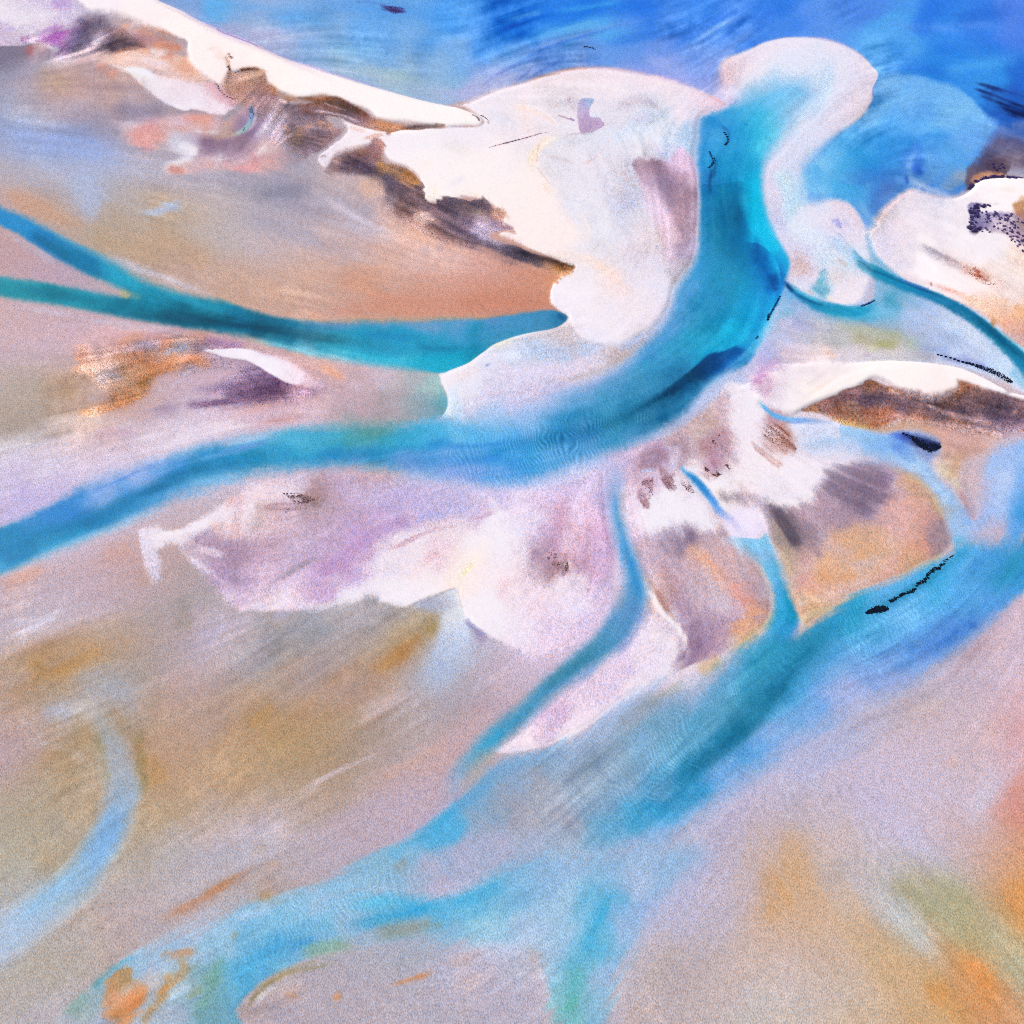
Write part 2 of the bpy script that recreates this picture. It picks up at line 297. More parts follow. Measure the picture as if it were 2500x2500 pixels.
# long current streaks in the sea
for c, a, p, ww, ss in [
 ('0f64dc',.55,"1180,60 1250,52 1330,38 1420,22 1520,10 1600,0",9,12), ('4fb8f6',.6,"1330,28 1400,22 1460,12 1540,2",4,8), ('86c8f8',.5,"1226,50 1290,36 1340,24",3,6), ('1a6fe4',.4,"1270,90 1350,68 1450,40 1560,20 1700,0",10,14),
 ('6cc2f6',.55,"1260,100 1340,78 1430,58 1500,40",10,18), ('2f74e4',.5,"1205,180 1270,150 1330,118 1400,95 1480,72 1600,35",2.2,4), ('3f80e8',.4,"1225,172 1290,150 1340,128",2,3), ('7fa6f0',.5,"1240,150 1330,110 1420,82 1520,60 1640,30",3,7),
 ('4a70d8',.45,"1272,203 1310,180 1345,160 1400,130",2,4), ('5a78dc',.45,"1258,200 1285,180 1300,165",1.5,3), ('2a70e4',.5,"1600,150 1650,110 1720,60 1800,30 1900,10",6,10), ('7aaaf2',.5,"1640,160 1690,110 1760,60 1840,35",3,7),
 ('2a70e4',.45,"1730,120 1790,70 1850,40 1960,10",5,9),('8fb0f2',.5,"1750,150 1800,100 1860,70",4,9), ('9ea4ec',.5,"1500,165 1600,185 1700,205",10,16),('aab8f0',.5,"1560,120 1600,150 1680,180",8,14),
 ('1c6ee0',.45,"1460,110 1600,85 1700,90",8,14),('88b4f0',.5,"1180,130 1250,160 1300,150",8,16),('a8b8e6',.5,"610,95 660,82 720,70 760,62",6,10),('c0c6e6',.55,"640,98 680,92 730,86 800,80",5,9),('a8a4c8',.4,"590,85 640,85 700,70",5,9),
 ('b4b4dc',.45,"420,20 470,36 540,70",8,10),('9a9cc8',.35,"500,50 560,70 600,80",6,10),('4aa0ea',.5,"520,0 600,20 700,40 850,50",14,20),('86b8d8',.4,"500,30 600,50 700,60",6,12),
 ('3f90ea',.4,"700,5 900,20 1100,30",16,22),('6fb0d8',.4,"780,110 860,120 940,110",12,16),('a8c0c8',.45,"840,165 900,170 960,185 1040,205",9,12),('98b8c0',.4,"930,170 1000,190 1060,205",7,10),('6c9ce0',.4,"900,160 960,160 1000,170",5,8),
 ('b8bce8',.5,"1050,240 1140,235 1200,215 1260,195",7,9),('6c70d0',.4,"1170,220 1200,190 1240,170",1.5,3),('7a7cd8',.4,"1205,185 1240,170 1280,150",1.5,3),
 ('2260d0',.5,"2300,60 2400,40 2500,20",12,18),('5c94f0',.5,"2120,40 2250,70 2400,60 2500,60",7,12),('1f6cdc',.45,"2250,130 2350,110 2500,110",12,18),('55b0f4',.5,"2280,180 2380,160 2500,140",8,14),('1c66d4',.45,"2180,160 2260,170 2330,190",12,16),('2f78e4',.4,"2140,150 2200,185 2290,205",6,10),('2a5cc4',.5,"2370,240 2440,225 2510,215",8,14)]:
    S(c, p, a=a, w=ww, s=ss, k='t')
for c, a, p, ww, ss in [('b0b6d8',.6,"430,36 520,84 600,122 690,160 800,205",10,16), ('a8b4d4',.5,"640,110 740,150 860,190 960,215",12,18), ('a8b8cc',.5,"860,190 940,205 1020,225 1070,235",10,14), ('a4b4c0',.35,"800,150 880,165 960,190",12,16), ('b4b8e0',.5,"1040,238 1100,232 1170,215 1240,190",8,12)]:
    S(c, p, a=a, w=ww, s=ss, k='t', q=3)
# shallow shoal right of the hook
P('', "2120,200,20 2162,178,12 2230,182,10 2289,200,10 2336,214,8 2380,248,6 2409,283,10 2440,310,20 2420,350,24 2390,400,24 2330,450,30 2250,470,20 2150,545,16 2100,525,14 2040,490,20 1960,480,30 1930,430,30 1990,370,30 2080,300,14 2126,246,8", k='w', body='sea', eps=26,
  fill="2200,210,6eb0f0 2300,225,74b8f4 2350,250,80c0f4 2390,290,78bcf6 2250,250,68acf0 2350,320,6cb0f4 2250,310,3f9cec 2180,300,54a8f0 2150,350,3898e4 2100,400,2f9ce0 2200,370,3290d8 2180,400,3a94dc 2050,430,4aaee8 1980,420,7cc4f4 1940,470,a0d4f6 1960,430,90ccf4 2080,470,54a4e4 2130,510,5c94d8 2120,460,3a90dc 2200,450,5090dc 2240,400,3676dc 2230,390,3a72d8 2290,430,5a9ce0 2330,400,58a4e8 2260,360,48a0ee 2160,260,62acf2 2380,350,5c9cec 2420,320,6aa8f0 2300,380,58a8f0 2170,430,4886d0 2150,480,6a90d0 2330,455,a8a8b0 2300,460,90a8cc 2080,340,54aeee 2020,400,64b8f0")
for c, a, p, ww, ss in [('2a86dc',.45,"2290,300 2220,340 2170,380 2130,430",16,26),('8cc8f6',.5,"2380,260 2330,290 2270,310 2200,330",7,14),('86c4f6',.45,"2300,215 2210,235 2150,270 2080,330",10,18),('98ccf6',.5,"2240,360 2220,400 2226,440 2235,470",5,9),('2456d0',.55,"2228,400 2240,415 2255,430",6,12),('c8a894',.5,"2290,460 2330,440 2372,420",7,14),('cbb08c',.4,"2300,465 2340,450 2370,445",5,8),('74b4f0',.5,"2410,280 2390,340 2340,380",8,18),('9cd0f8',.5,"2096,480 2110,515 2130,545 2140,575",7,10),('3056b8',.35,"2150,545 2140,480 2200,440",12,18),('2438b0',.6,"2210,425 2214,440 2218,452",2.5,4),('d8dcf4',.7,"2215,430 2245,450 2300,470 2330,475",5,8),('2e6ed0',.4,"2060,440 2120,420 2200,430",16,24)]:
    S(c, p, a=a, w=ww, s=ss, k='t')
# dark weed bed and reef flat at the right edge of the sea
P('', "2385,400,12 2400,370,16 2420,335,16 2460,310,14 2520,300,10 2760,330 2760,440 2500,436,2 2430,428,3 2380,445,6 2366,460,4 2372,425,6", k='t', eps=20, fill="2400,400,4c4a68 2430,350,5a70b8 2470,330,4c6cb8 2480,370,6478b8 2500,400,8c86a0 2440,380,5c78b8 2410,430,b08078 2440,425,a8888c 2390,420,5a3c44 2490,420,a49aa8", a=.9, r=5, brk=.25, brn='f')
P('14205c', "2390,225,10 2430,225,10 2500,235,8 2700,270 2700,330 2520,305,8 2470,295,10 2430,270,10", a=.85, q=9, brk=.8, brn='s')
P('081448', "2430,250,6 2470,250,6 2520,262,6 2700,285 2700,312 2500,290,6 2460,276,6", a=.9, q=6, brk=.55, brn='s1')
P('3c2a38', "2420,400 2440,396 2455,404 2450,418 2430,416", a=.8, r=5, s=4, brk=.7, brn='f')
P('4a3c58', "2400,395 2430,350 2480,345 2520,360 2520,400 2440,400", a=.6, r=6, s=14, brk=1, brn='f')
P('c88c6c', "2374,440,4 2390,425,6 2420,424,6 2452,432,4 2420,438,4 2390,446,4", a=.85, r=2)
# dark weed specks in the sea
P('4a3a88', "880,0 940,6 990,20 978,32 950,30 920,14 870,8", a=.8, s=4, q=6, brk=1, brn='s1')
P('3c3470', "925,20 980,24 975,34 935,28", a=.7, s=3, q=4, brk=1, brn='s1')
P('2b3060', "1424,112 1440,112 1455,117 1440,122 1428,117", a=.9, s=2, r=2, brk=.8, brn='f')
# ================= top-left flat, spit and dunes =================
sheet('A1')
P('', reg='lilac', pts="-800,-800 400,-800 540,0,4 600,70,6 560,110,12 500,170,14 400,190,12 300,200,10 160,262,8 150,300,3 60,312,3 0,315,3 -800,330", fill="0,30,e8e0ee 100,100,e6deea 250,80,e8deec 350,30,c8aadc 390,10,b89cd0 450,50,d8c8e0 500,40,c8bcd4 60,200,dcd0e2 150,200,d8cce0 50,270,cab8d0 120,280,c8b6cc 250,180,d4c4dc 350,170,d0b8dc 300,100,e2d8e6 20,210,c8b0d8 400,120,d8cce4 500,120,c0b0cc 570,70,b8a8c4", k='b', h=.3, eps=14)
S('a47fc0', "340,0 390,40 400,60", w=4, s=12, a=.6); S('c0a8dc', "0,200 60,200 120,195", w=3, s=5, a=.6)
P('', reg='mat3', pts="700,90,6 760,150,10 840,200,10 960,290,8 985,340,3 880,340,4 760,360,6 600,370,12 480,400,14 360,400,8 300,340,6 380,330,4 150,265,4 280,250,8 360,210,10 470,190,10 540,130,12 620,95,8", k='b', fill="380,230,9c5ca8 420,260,b078b8 340,250,a878b0 320,250,b088b8 480,220,8c70a0 560,180,6c5470 640,150,6f6078 660,180,70607a 600,230,6c5c74 540,270,78687c 500,330,8a7a90 560,340,907f98 450,300,7f6a88 380,320,d8c8d8 680,220,c8b0cc 660,260,d4bcd4 720,230,8f7088 760,200,8a7080 800,260,6f6074 860,300,5e5068 920,310,6a5c70 700,310,8f7f98 780,340,7f7088 640,310,c0a8c0 420,370,8f7f98 400,400,a898ac 620,360,b0a0b4 850,240,a88088 880,260,9c8088", a=.97, q=2.5, eps=11, brk=.12)
S('f2e4f0', "160,265 240,295 320,318 390,330", w=3, s=5, a=.9); S('f0e0f0', "170,262 250,255 330,225 370,205", w=3.5, s=6, a=.8); S('4a3c54', "525,255 470,285 420,330 365,380 350,410", w=2, s=4, a=.7, q=1)
S('e8dcec', "700,170 670,240 640,290 610,320", w=5, s=7, a=.7, q=2); S('dcc8dc', "740,180 690,260 700,300", w=3, s=6, a=.5, q=2)
P('9a3cb0', "280,245 350,215 450,205 440,260 400,320 340,280", a=.45, s=10, q=4, brk=.6)
P('4c3c58', "560,140 680,130 700,170 600,260 540,250", a=.45, s=12, q=6, brk=.6)
P('4a4054', "700,310 800,250 900,290 980,345 820,345", a=.5, s=10, q=5, brk=.7)
# dark bank under the lilac flat
P('', "-800,318 0,314,2 60,312,2 150,310,2 180,300,3 250,290,3 310,310,4 350,350,8 340,400,14 200,420,25 100,470,35 0,520,40 -800,540", fill="0,340,736a80 60,340,756c82 120,330,7c6c80 200,340,9c6c74 240,320,c09ca4 190,380,94707c 300,340,7c7084 60,400,8c8494 140,420,a494a0 0,430,8890a8 250,380,b098a8", k='b', a=.85, r=1, eps=14)
S('a84c4c', "215,300 205,340 180,385", w=4, s=10, a=.5, q=2); S('d8b0b4', "250,310 290,340 330,380", w=8, s=14, a=.6, q=2)
# pink swash below
P('', "440,390,14 560,370,12 760,360,8 880,342,5 990,345,6 1000,400,10 1100,370,10 1260,380,10 1340,470,14 1420,560,20 1200,620,25 1000,520,25 820,470,10 660,440,18 420,440,22 330,430,20", k='b', fill="480,410,e4d0dc 600,400,dcb8c0 700,390,e8c4c4 800,380,ecccd0 900,380,e8b4a8 1000,380,f0dcdc 1100,400,ecc4b8 1200,430,e8b8a4 1250,480,e8b4a0 1100,470,e8c4bc 1000,450,ecc8c4 900,430,f0dadc 800,430,ecd0d4 1150,530,e8c8c8 1300,520,e0b098 650,450,e0c8d4 500,450,e0d0dc 400,440,dcc8d8", a=.95, q=4, eps=16)
for c, p, ww, ss, a in [('e89c84',"900,150 840,170 780,150",4,7,.7),('dc8c68',"880,175 960,200 1040,220 1120,225 1190,260",7,9,.75),('b46c48',"1040,250 1100,245 1180,262 1210,280",4,7,.7),('a87884',"860,200 960,260 1060,290 1180,290",9,12,.7),('d0886c',"1000,290 1100,310 1200,320 1255,300",7,8,.8),('b87868',"1050,330 1150,320 1240,320",4,7,.6),('c87468',"1070,370 1130,368 1180,360",3,6,.6),('e4a084',"880,310 960,330 1100,345 1230,360",6,9,.6),('f0e4ea',"990,330 1060,350 1150,350",4,6,.7),('e08878',"640,470 700,450 740,440",5,9,.7),('e08c80',"700,510 760,490 810,485",6,9,.7),('dfa48c',"1080,420 1180,450 1300,500",7,14,.5),('e8d4dc',"900,410 1050,430 1200,480",3,5,.5),('dc9c80',"1200,400 1280,440 1330,490",6,12,.5),('b87c6c',"940,330 860,330 760,355",2,4,.5),('f2dcd8',"780,110 900,130 1000,180",8,12,.7),('e8b4a0',"960,190 1040,200 1090,220",6,8,.6)]:
    S(c, p, a=a, w=ww, s=ss, q=3, brk=.35)
# long white spit
P('fdf0f2', reg='spit', pts="""540,-30,2 1040,-20,2 1055,0,2 1270,100,2 1520,225,2 1700,290,2 1932,390,2 2256,500,2 2560,591,2 2860,675,2 3080,722,2 3190,772,2 3252,815,2 3235,848,2 3120,856,3 3000,858,3 2850,840,4 2700,820,5 2560,800,5 2480,745,4 2350,700,3 2200,650,3 2040,665,4 1900,630,4 1800,560,6 1780,495,2 1700,472,1.5 1590,488,1.5 1545,480,2 1540,550,10 1500,600,10 1450,560,4 1400,540,10 1330,470,8 1275,400,8 1265,290,3 1200,255,5 1100,205,6 1000,180,6 900,130,10 760,105,12 620,80,6 560,40,4 510,0,3""", k='b', h=2.5, q=1.2, fill="600,20,f8ecf2 900,60,fdf0f2 1200,180,fff0f0 1500,330,fff0f0 1400,400,fdeeee 1800,450,fff2f0 2200,600,fff2f2 2600,720,fff2f2 3000,800,fff2f2 700,60,f4e6f0 1480,520,fce8ea 1600,560,f4e0e0 900,120,f8e6ea", eps=25)
for c, p, ww, ss, a in [('b49cdc',"1050,0 1160,48 1270,104 1400,168 1520,226 1700,296 1932,394 2256,504 2560,594 2860,678 3000,705",2.2,3,.65),('c8b4e0',"1040,12 1260,118 1520,242 1700,312 1932,412 2300,568",3,5,.35),('8c7cc8',"1450,190 1520,228 1700,296 1750,318",1.6,2,.6),('e8d4e4',"1030,20 1260,130 1500,250 1932,430 2400,630",2,4,.4),('f8dcd8',"1380,350 1450,350 1480,380 1420,370",8,8,.8),('f6dcd8',"1440,390 1520,400 1600,370",7,7,.7),('f8dcd0',"1560,480 1540,430 1530,380",6,6,.8),('cc9c8c',"1520,380 1535,430 1545,480",2.5,5,.8),('70403c',"1530,380 1548,378 1545,392 1570,400 1556,410",1.1,2,.8),('301c20',"1532,470 1545,462 1553,486",1.5,2,.9),('84503c',"1585,490 1630,478 1700,470 1740,475 1785,492",1.2,2.5,.9),('3c2420',"1630,480 1665,476 1680,472",1,1.6,.9),('c87c50',"1600,505 1680,480 1740,485 1790,500",3,6,.5),('3a2c34',"1445,565 1470,585 1480,615 1510,640 1550,660 1575,668",1.1,1.6,.9),('d4b898',"1480,600 1560,660",3,4,.6)]:
    S(c, p, a=a, w=ww, s=ss, q=.4)
for p in ["1060,30 1070,34","1100,52 1180,92","1200,100 1280,140","1350,180 1400,205","1380,215 1400,218","1600,290 1690,322","1720,325 1780,345","1840,375 1900,400"]:
    S('b07070', p, a=.45, w=.5, s=1.2, brk=.9, brn='f')
# orange-brown marsh edge between spit and flats
P('', reg='mat2', pts="1540,490,4 1590,498,3 1700,480,3 1790,505,4 1810,570,6 1870,635,6 1960,690,6 2060,700,5 2160,665,4 2260,655,4 2360,700,4 2450,745,4 2490,800,6 2560,830,8 2660,850,6 2800,865,5 2960,860,4 3000,862,3 2960,875,3 2800,892,4 2700,898,4 2560,890,4 2440,850,4 2300,800,3 2220,785,6 2200,800,5 2260,870,8 2300,880,6 2240,950,6 2180,1000,6 2080,1060,4 2060,1070,6 1960,1040,30 1860,980,30 1800,900,25 1700,800,30 1600,700,20 1500,640,16", k='b', q=3, eps=13,
 fill="1620,540,d8a898 1700,520,e0b4a0 1750,530,dcac94 1700,600,d0a090 1640,610,c89080 1780,600,b88478 1760,700,b89094 1850,650,a87888 1880,680,e8c8cc 1920,700,6c5c6c 1850,720,a88890 1960,700,6a5664 2060,690,7c4838 2150,670,8c5030 2240,680,784830 2300,700,604858 2380,720,885038 2430,750,703c28 2220,720,5c4858 2100,740,6c5c6c 2160,800,746070 2000,760,7c6c80 2050,830,a48894 2300,760,6f5c68 2380,790,7c5c6c 2440,810,8c6464 2480,830,a07060 2560,840,b07850 2660,860,8c5c48 2740,860,5c4030 2840,862,70483c 2600,880,a07050 2130,850,8c7080 2200,830,b08c90 2230,900,9c7880 2140,900,7a6474 2000,880,a88890 1980,900,746474 1920,860,7c6878 1960,950,8c6848 2060,950,7c6470 2120,960,9c7878 1940,980,7c6c84 2040,1020,887080 2080,1030,907c90 1880,900,907c88 1860,800,a89098")
P('5e4c5c', "1900,680 2050,690 2200,690 2330,720 2420,790 2350,780 2200,760 2060,780 1960,760", a=.55, s=10, q=6, brk=.9)
P('4a3428', "2020,670 2140,660 2160,680 2280,690 2380,720 2420,750 2380,750 2260,700 2140,700", a=.6, s=5, q=4, brk=.6)
P('4e4456', "1900,880 1980,860 2060,900 2080,960 2040,1010 1960,980 1920,940", a=.6, s=12, r=5, q=6, brk=1, brn='f')
P('d8945c', "1920,860 2060,870 2160,840 2220,860 2140,940 2060,960 1960,950", a=.4, s=14, r=6, brk=1.1, brn='f')
S('b8703c', "1790,560 1850,620 1920,650 2000,680 2060,690", a=.55, w=4, s=6, q=2); S('a85c34', "2010,690 2120,665 2180,655 2230,670", a=.6, w=3, s=5, q=2)
S('e8c8cc', "1850,660 1900,680 1950,700", a=.8, w=3.5, s=3); S('cfc0d0', "2180,690 2220,710 2280,730 2340,745", w=1.2, s=2, a=.6, q=.6); S('c4b0c0', "2050,790 2120,755 2220,760 2340,790 2420,830 2480,870", w=1.5, s=3, a=.6, q=.8)
S('3c2c30', "2700,858 2780,856 2840,852 2940,858 3000,860", a=.8, w=2, s=3.5); S('7c4c30', "2540,885 2700,890 2800,885 2900,872", a=.7, w=2.5, s=4); S('5a78b0', "3000,866 3060,870 3120,872 3150,874", a=.8, w=2.2, s=3); S('d08860', "2500,810 2560,832 2640,850 2760,858", a=.6, w=4, s=5)
S('3c2030', "3180,785 3210,798 3225,815 3230,830", a=.9, w=1.4, s=1.6); S('a08090', "3230,850 3200,870", a=.5, w=1, s=2)
# white inner bar
P('', reg='bar', pts="760,440,6 800,460,6 870,490,5 920,530,5 930,560,3 1000,620,3 1100,690,2.5 1200,740,2 1260,752,2 1290,740,2 1330,745,2 1420,770,2.5 1500,778,4 1530,770,4 1545,742,5 1590,740,10 1560,700,14 1500,640,12 1440,570,10 1330,545,16 1200,540,18 1080,520,8 1000,460,6 900,450,6 820,450,5", k='b', h=.8, fill="900,490,eceef6 1000,550,f0ecf6 1150,670,eeecf6 1250,720,f2eaf6 1200,600,ecdae6 1300,640,ecdce8 1400,620,e8ccd8 1450,680,ecdcea 1500,740,f4e6f2 1500,660,e4b8c8 1400,560,e4c0c8 1100,560,f0e2ec 850,460,f0ecf4", q=1.5, eps=16)
P('d898a8', "1380,560 1450,580 1530,650 1600,720 1560,730 1480,680 1400,600", a=.55, s=12, q=4, brk=.5)
S('d8c8dc', "930,560 1040,650 1180,738", a=.35, w=3, s=6)
# pink and purple curls west of the creek
P('', "1100,780,16 1250,760,14 1420,780,8 1540,780,8 1620,740,14 1700,780,20 1800,760,25 1920,860,25 1930,1000,30 1860,1100,25 1650,1160,20 1450,1150,25 1250,1190,10 1120,1180,8 1110,1130,12 1200,1060,16 1100,960,20 1000,1020,25 880,980,20 800,900,25 850,830,25", k='b', q=5, eps=14,
 fill="900,850,d8ccdc 850,900,cfc0d4 1000,840,d8a4ac 1000,900,dc9ca0 950,970,d49498 1050,990,d49c9c 1120,840,d8b4bc 1200,800,d8b8c8 1300,790,e0a494 1380,800,e09c8c 1300,820,d89c90 1450,830,d8b4c4 1500,820,d0a4b4 1560,780,d8a8a8 1540,850,d09ca8 1200,880,d4a09c 1350,890,d0a098 1450,890,ccb0a8 1560,900,c0a08c 1300,860,dccad8 1350,960,8c6c88 1450,970,7c6480 1550,960,8c7490 1650,950,8c7088 1720,870,84709a 1780,780,a888a0 1780,850,b898b4 1850,820,d8c8dc 1820,900,ccb4cc 1700,980,bc9cac 1800,1000,d4b4b8 1850,1020,d8b8bc 1600,1020,a88ca8 1450,1030,8c7894 1360,1010,98809c 1180,960,c8c8dc 1250,960,b8a8c4 1280,1010,dcd4e4 1200,1010,d4d4e4 1220,1080,dcdce8 1180,1120,dcd4e0 1150,1160,cc9088 1220,1170,d09484 1300,1120,d0a8ac 1400,1080,c8a4b4 1500,1070,d8c8d8 1450,1120,d4a4a4 1600,1120,d09ca0 1700,1120,d0a8b0 1750,1080,cc94a0 1650,1050,d0b4c4 1850,1090,c8a0a8 1120,1150,d8dcec 1280,1050,c8bccc 900,960,d4b4b8")
for c, p, ww, ss, a in [('f0eaf2',"1170,950 1250,985 1300,1010 1280,1060 1200,1085 1130,1110 1110,1160",4,8,.75),('e8e4f0',"1300,1090 1400,1070 1500,1075 1580,1040",4,8,.6),('785c7c',"1240,960 1340,955 1440,958 1560,955 1650,920 1720,850 1760,790",5,9,.55),('7c6484',"1320,1000 1420,1020 1520,1000 1620,960",9,14,.55),('e4dce8',"1220,850 1300,880 1400,890 1520,890",2.5,4,.55),('b89888',"1400,920 1500,915 1600,900",4,7,.5),('d0889c',"950,990 1000,1010 1050,1000",6,10,.5),('e0948c',"1210,820 1300,790 1350,780 1400,810",7,10,.6),('d89490',"1000,830 1060,870 1100,900 1000,960",10,16,.5),('d8dcea',"1700,930 1780,880 1850,830",5,10,.5),('c88078',"1120,1160 1160,1140 1250,1170",5,8,.6),('d4808c',"1560,1120 1650,1150 1760,1080",5,10,.4),('e8e0ec',"1720,1060 1760,1010 1820,990",5,8,.5)]:
    S(c, p, a=a, w=ww, s=ss, q=2.5, brk=.3)
S('', "1690,720,4 1698,760,6 1690,810,6 1660,860,6 1610,895,5 1560,912,3,.6", cols='8c94b0 8098c8 94b0d0 9cc0c8 a8b8b8 b8a898', k='w', body='creek', s=4, h=-.4)
for p in ["1675,735 1690,740","1680,750 1695,760","1695,720 1705,760","1680,780 1690,800","1700,745 1710,775","1650,860 1640,880"]: S('404868', p, w=1, s=1, a=.8)
S('e4d4dc', "1725,700 1722,780 1700,850 1640,905", w=2, s=3, a=.7)
# bluish wash on the flats
sheet('N')
for c, p, ww, ss, a in [('8ca8e8',"-50,320 60,330 150,345 260,370 340,395",26,34,.55),('a8bce8',"180,400 210,460 230,520 220,560",22,34,.5),('a4bce8',"330,522 370,520 410,508 455,500",6,6,.75),('a8b0c8',"-20,250 60,285 150,275",20,30,.4),('6c6c98',"260,250 330,275 430,260",10,24,.45),('787890',"600,480 660,470 720,468 780,462",8,18,.55),('8890b0',"740,480 840,510 940,540",18,30,.5),('b4bce0',"780,540 900,560 980,600",12,24,.4),('dccad8',"740,482 830,510 930,560",4,10,.5),('c8a8a0',"220,170 300,210 400,240",14,28,.4),('cc9c94',"280,215 330,210 370,230",8,16,.4),('b09c88',"70,170 150,200 190,230",14,26,.35),('9c98a8',"520,450 620,460 700,440",12,22,.4),('e0c4c8',"1000,590 1080,620 1160,640",10,20,.4),('b8a0ac',"1020,600 1040,615 1050,630",4,7,.5),('b49cb0',"1060,610 1080,605 1090,610",3,5,.5)]:
    S(c, p, a=a, w=ww, s=ss, q=4)
P('b89878', "225,560,14 260,500,14 330,530,30 420,560,40 500,640,40 330,650,30 250,620,14 222,590,12", a=.45, q=4)
P('c8987c', "20,470,14 80,480,16 150,520,20 200,550,20 120,540,16 50,510,14", a=.6)
P('ce8c74', "1000,700,30 1200,690,30 1330,670,20 1350,730,12 1280,755,8 1150,770,8 900,775,12 760,770,20 850,740,30", a=.65, q=5)
P('c67c64', "1120,730 1200,715 1290,725 1340,742 1260,756 1150,760", a=.45, s=14, q=4)
P('d49478', "860,650 930,660 960,690 900,720 840,690", a=.5, s=24, q=5)
S('b49c68', "720,782 850,783 1000,780 1100,778 1200,775 1270,762 1345,752", w=3, s=7, a=.6)
# ================= pale sandy delta =================
sheet('N')
P('', reg='delta', pts="""826,286,3 850,300,3 880,312,3 926,322,3 956,326,2 990,322,3 1060,315,3 1107,313,3 1162,312,3 1181,305,3 1178,292,4 1160,280,4 1125,262,4 1071,253,6 1130,252,10 1200,224,8 1272,204,5 1363,175,5 1454,166,5 1562,179,5 1671,208,5 1725,229,4 1768,251,3 1775,258,3 1740,275,6 1716,290,12 1707,344,24 1697,391,16 1704,435,9 1707,543,9 1703,634,14 1680,660,20 1646,705,16 1646,725,14 1627,760,12 1599,795,14 1544,826,14 1508,843,14 1461,843,8 1417,828,8 1395,800,6 1388,775,3 1374,763,2 1358,753,2 1347,741,2 1345,722,2 1352,700,2 1358,690,2 1378,672,2 1403,659,2 1403,648,3 1380,640,3 1300,612,3 1250,585,3 1215,575,4 1235,565,4 1262,574,3 1252,555,4 1225,548,4 1235,522,5 1209,507,5 1176,487,4 1089,485,3 1060,496,3 1036,483,3 1028,450,5 1020,430,5 991,407,5 950,392,5 926,348,6 880,360,5 842,370,5 815,385,4 800,408,3 790,410,3 775,388,2 795,370,3 822,348,4 845,330,4 852,315,4 838,300,3""", k='b', h=1.2, q=1.2, eps=30,
 fill="""850,305,f4e6ec 800,370,ece0ec 860,340,f6eaee 790,395,dcd0e0 950,340,f6ecf2 1000,340,f2ecf2 1100,340,ece6f0 1200,330,eee4ee 1250,300,e8e4f0 1150,290,efe6f0 1250,330,ecdce4 1000,380,fbf0f0 1050,430,fdf2f2 1100,400,fbeeee 1000,430,fcf0f0 1080,470,fdf0ec 1200,400,fbeeee 1200,460,fdeeea 1150,460,fdefec 1300,480,fdebe6 1280,540,fdeae6 1300,590,fdece8 1380,560,fce8e2 1380,620,fce4dc 1280,440,fceee8 1320,420,ece6ea 1360,400,e2e0ec 1400,350,d8dae8 1350,380,dcdcea 1450,380,d8d6e8 1450,340,dce2f0 1420,300,e4deea 1330,320,f2e4e8 1300,280,f4e0e0 1330,250,e8e2ee 1380,240,dcd6e4 1400,210,eee2ee 1300,220,f2e2ee 1480,200,f4e2ea 1580,220,f4e0e8 1650,240,f2e0ea 1700,265,ecdcea 1730,262,e8c4dc 1500,230,e8e0ee 1550,260,d8d0de 1500,280,dcd6e4 1600,280,d4dcf2 1650,300,c4d8f2 1600,320,bcd4f0 1550,330,c4d8f0 1500,320,d8dcf0 1690,320,8cbcec 1680,370,a0ccf0 1640,370,ccc8ea 1450,420,dcd8e8 1500,450,d8d4e4 1550,500,c8c8dc 1530,480,bcc0e0 1420,480,e2e0ec 1450,560,e4e4ee 1500,600,dad8e6 1450,620,e2e0ea 1560,600,dcd0e0 1600,640,d4cae0 1640,660,b0a0a4 1660,640,b4a8b4 1430,700,eee8f2 1400,740,efe8f4 1480,700,f0dcdc 1540,740,f0e0e6 1500,780,ece4f0 1600,740,e8dcec 1580,690,e4e0f2 1450,800,e6e0f0 1560,800,e4d8e4 1620,700,dcdcf4""")
P('', "1533,402,4 1560,392,8 1600,390,10 1640,385,10 1650,372,8 1670,370,8 1690,390,8 1702,430,8 1704,540,8 1700,620,10 1680,650,14 1640,640,16 1610,580,18 1590,500,14 1570,460,12 1555,430,8", k='b', q=3, r=2, eps=12,
  fill="1545,407,8c7090 1580,412,6f5478 1610,416,6c5474 1590,430,74587c 1630,430,8c6c90 1610,440,765c80 1640,460,7c6088 1620,470,7c6088 1660,470,8c7098 1650,510,7c648a 1680,490,8c7098 1670,540,86709a 1650,550,9c80a8 1670,590,8c749a 1660,620,a48cac 1640,600,c4a8cc 1620,560,d8b8dc 1600,520,d8bce0 1590,480,d8b8d8 1575,450,c8a8cc 1640,400,d8b4dc 1660,385,e0bce4 1685,410,dcb8e0 1650,420,cca8d0 1680,440,a888b0 1695,450,d4b8dc 1695,540,c4acd0 1695,600,c8b4d8 1560,400,d0b4d4 1670,650,b0a4b0")
P('5a4468', "1536,407 1580,409 1608,410 1625,425 1640,455 1665,470 1690,470 1694,520 1685,590 1672,610 1660,560 1630,490 1600,465 1570,435", a=.42, s=6, q=6, r=3, brk=.5, brn='f')
P('e0c8e8', "1570,465 1600,480 1625,540 1650,590 1660,640 1620,600 1590,540", a=.5, s=12, q=5, brk=.6)
P('', "1414,246,2 1446,243,1.5 1450,250,1.5 1439,268,2 1441,288,1.5 1462,288,1 1468,296,1.2 1476,308,1.2 1455,320,1.5 1432,327,1.5 1417,326,2.5 1410,290,3", k='b', fill="1425,255,a8a4d8 1442,250,8cb0dc 1425,280,a88cc0 1425,310,a888b4 1460,305,b090bc 1450,315,a484b0", eps=8)
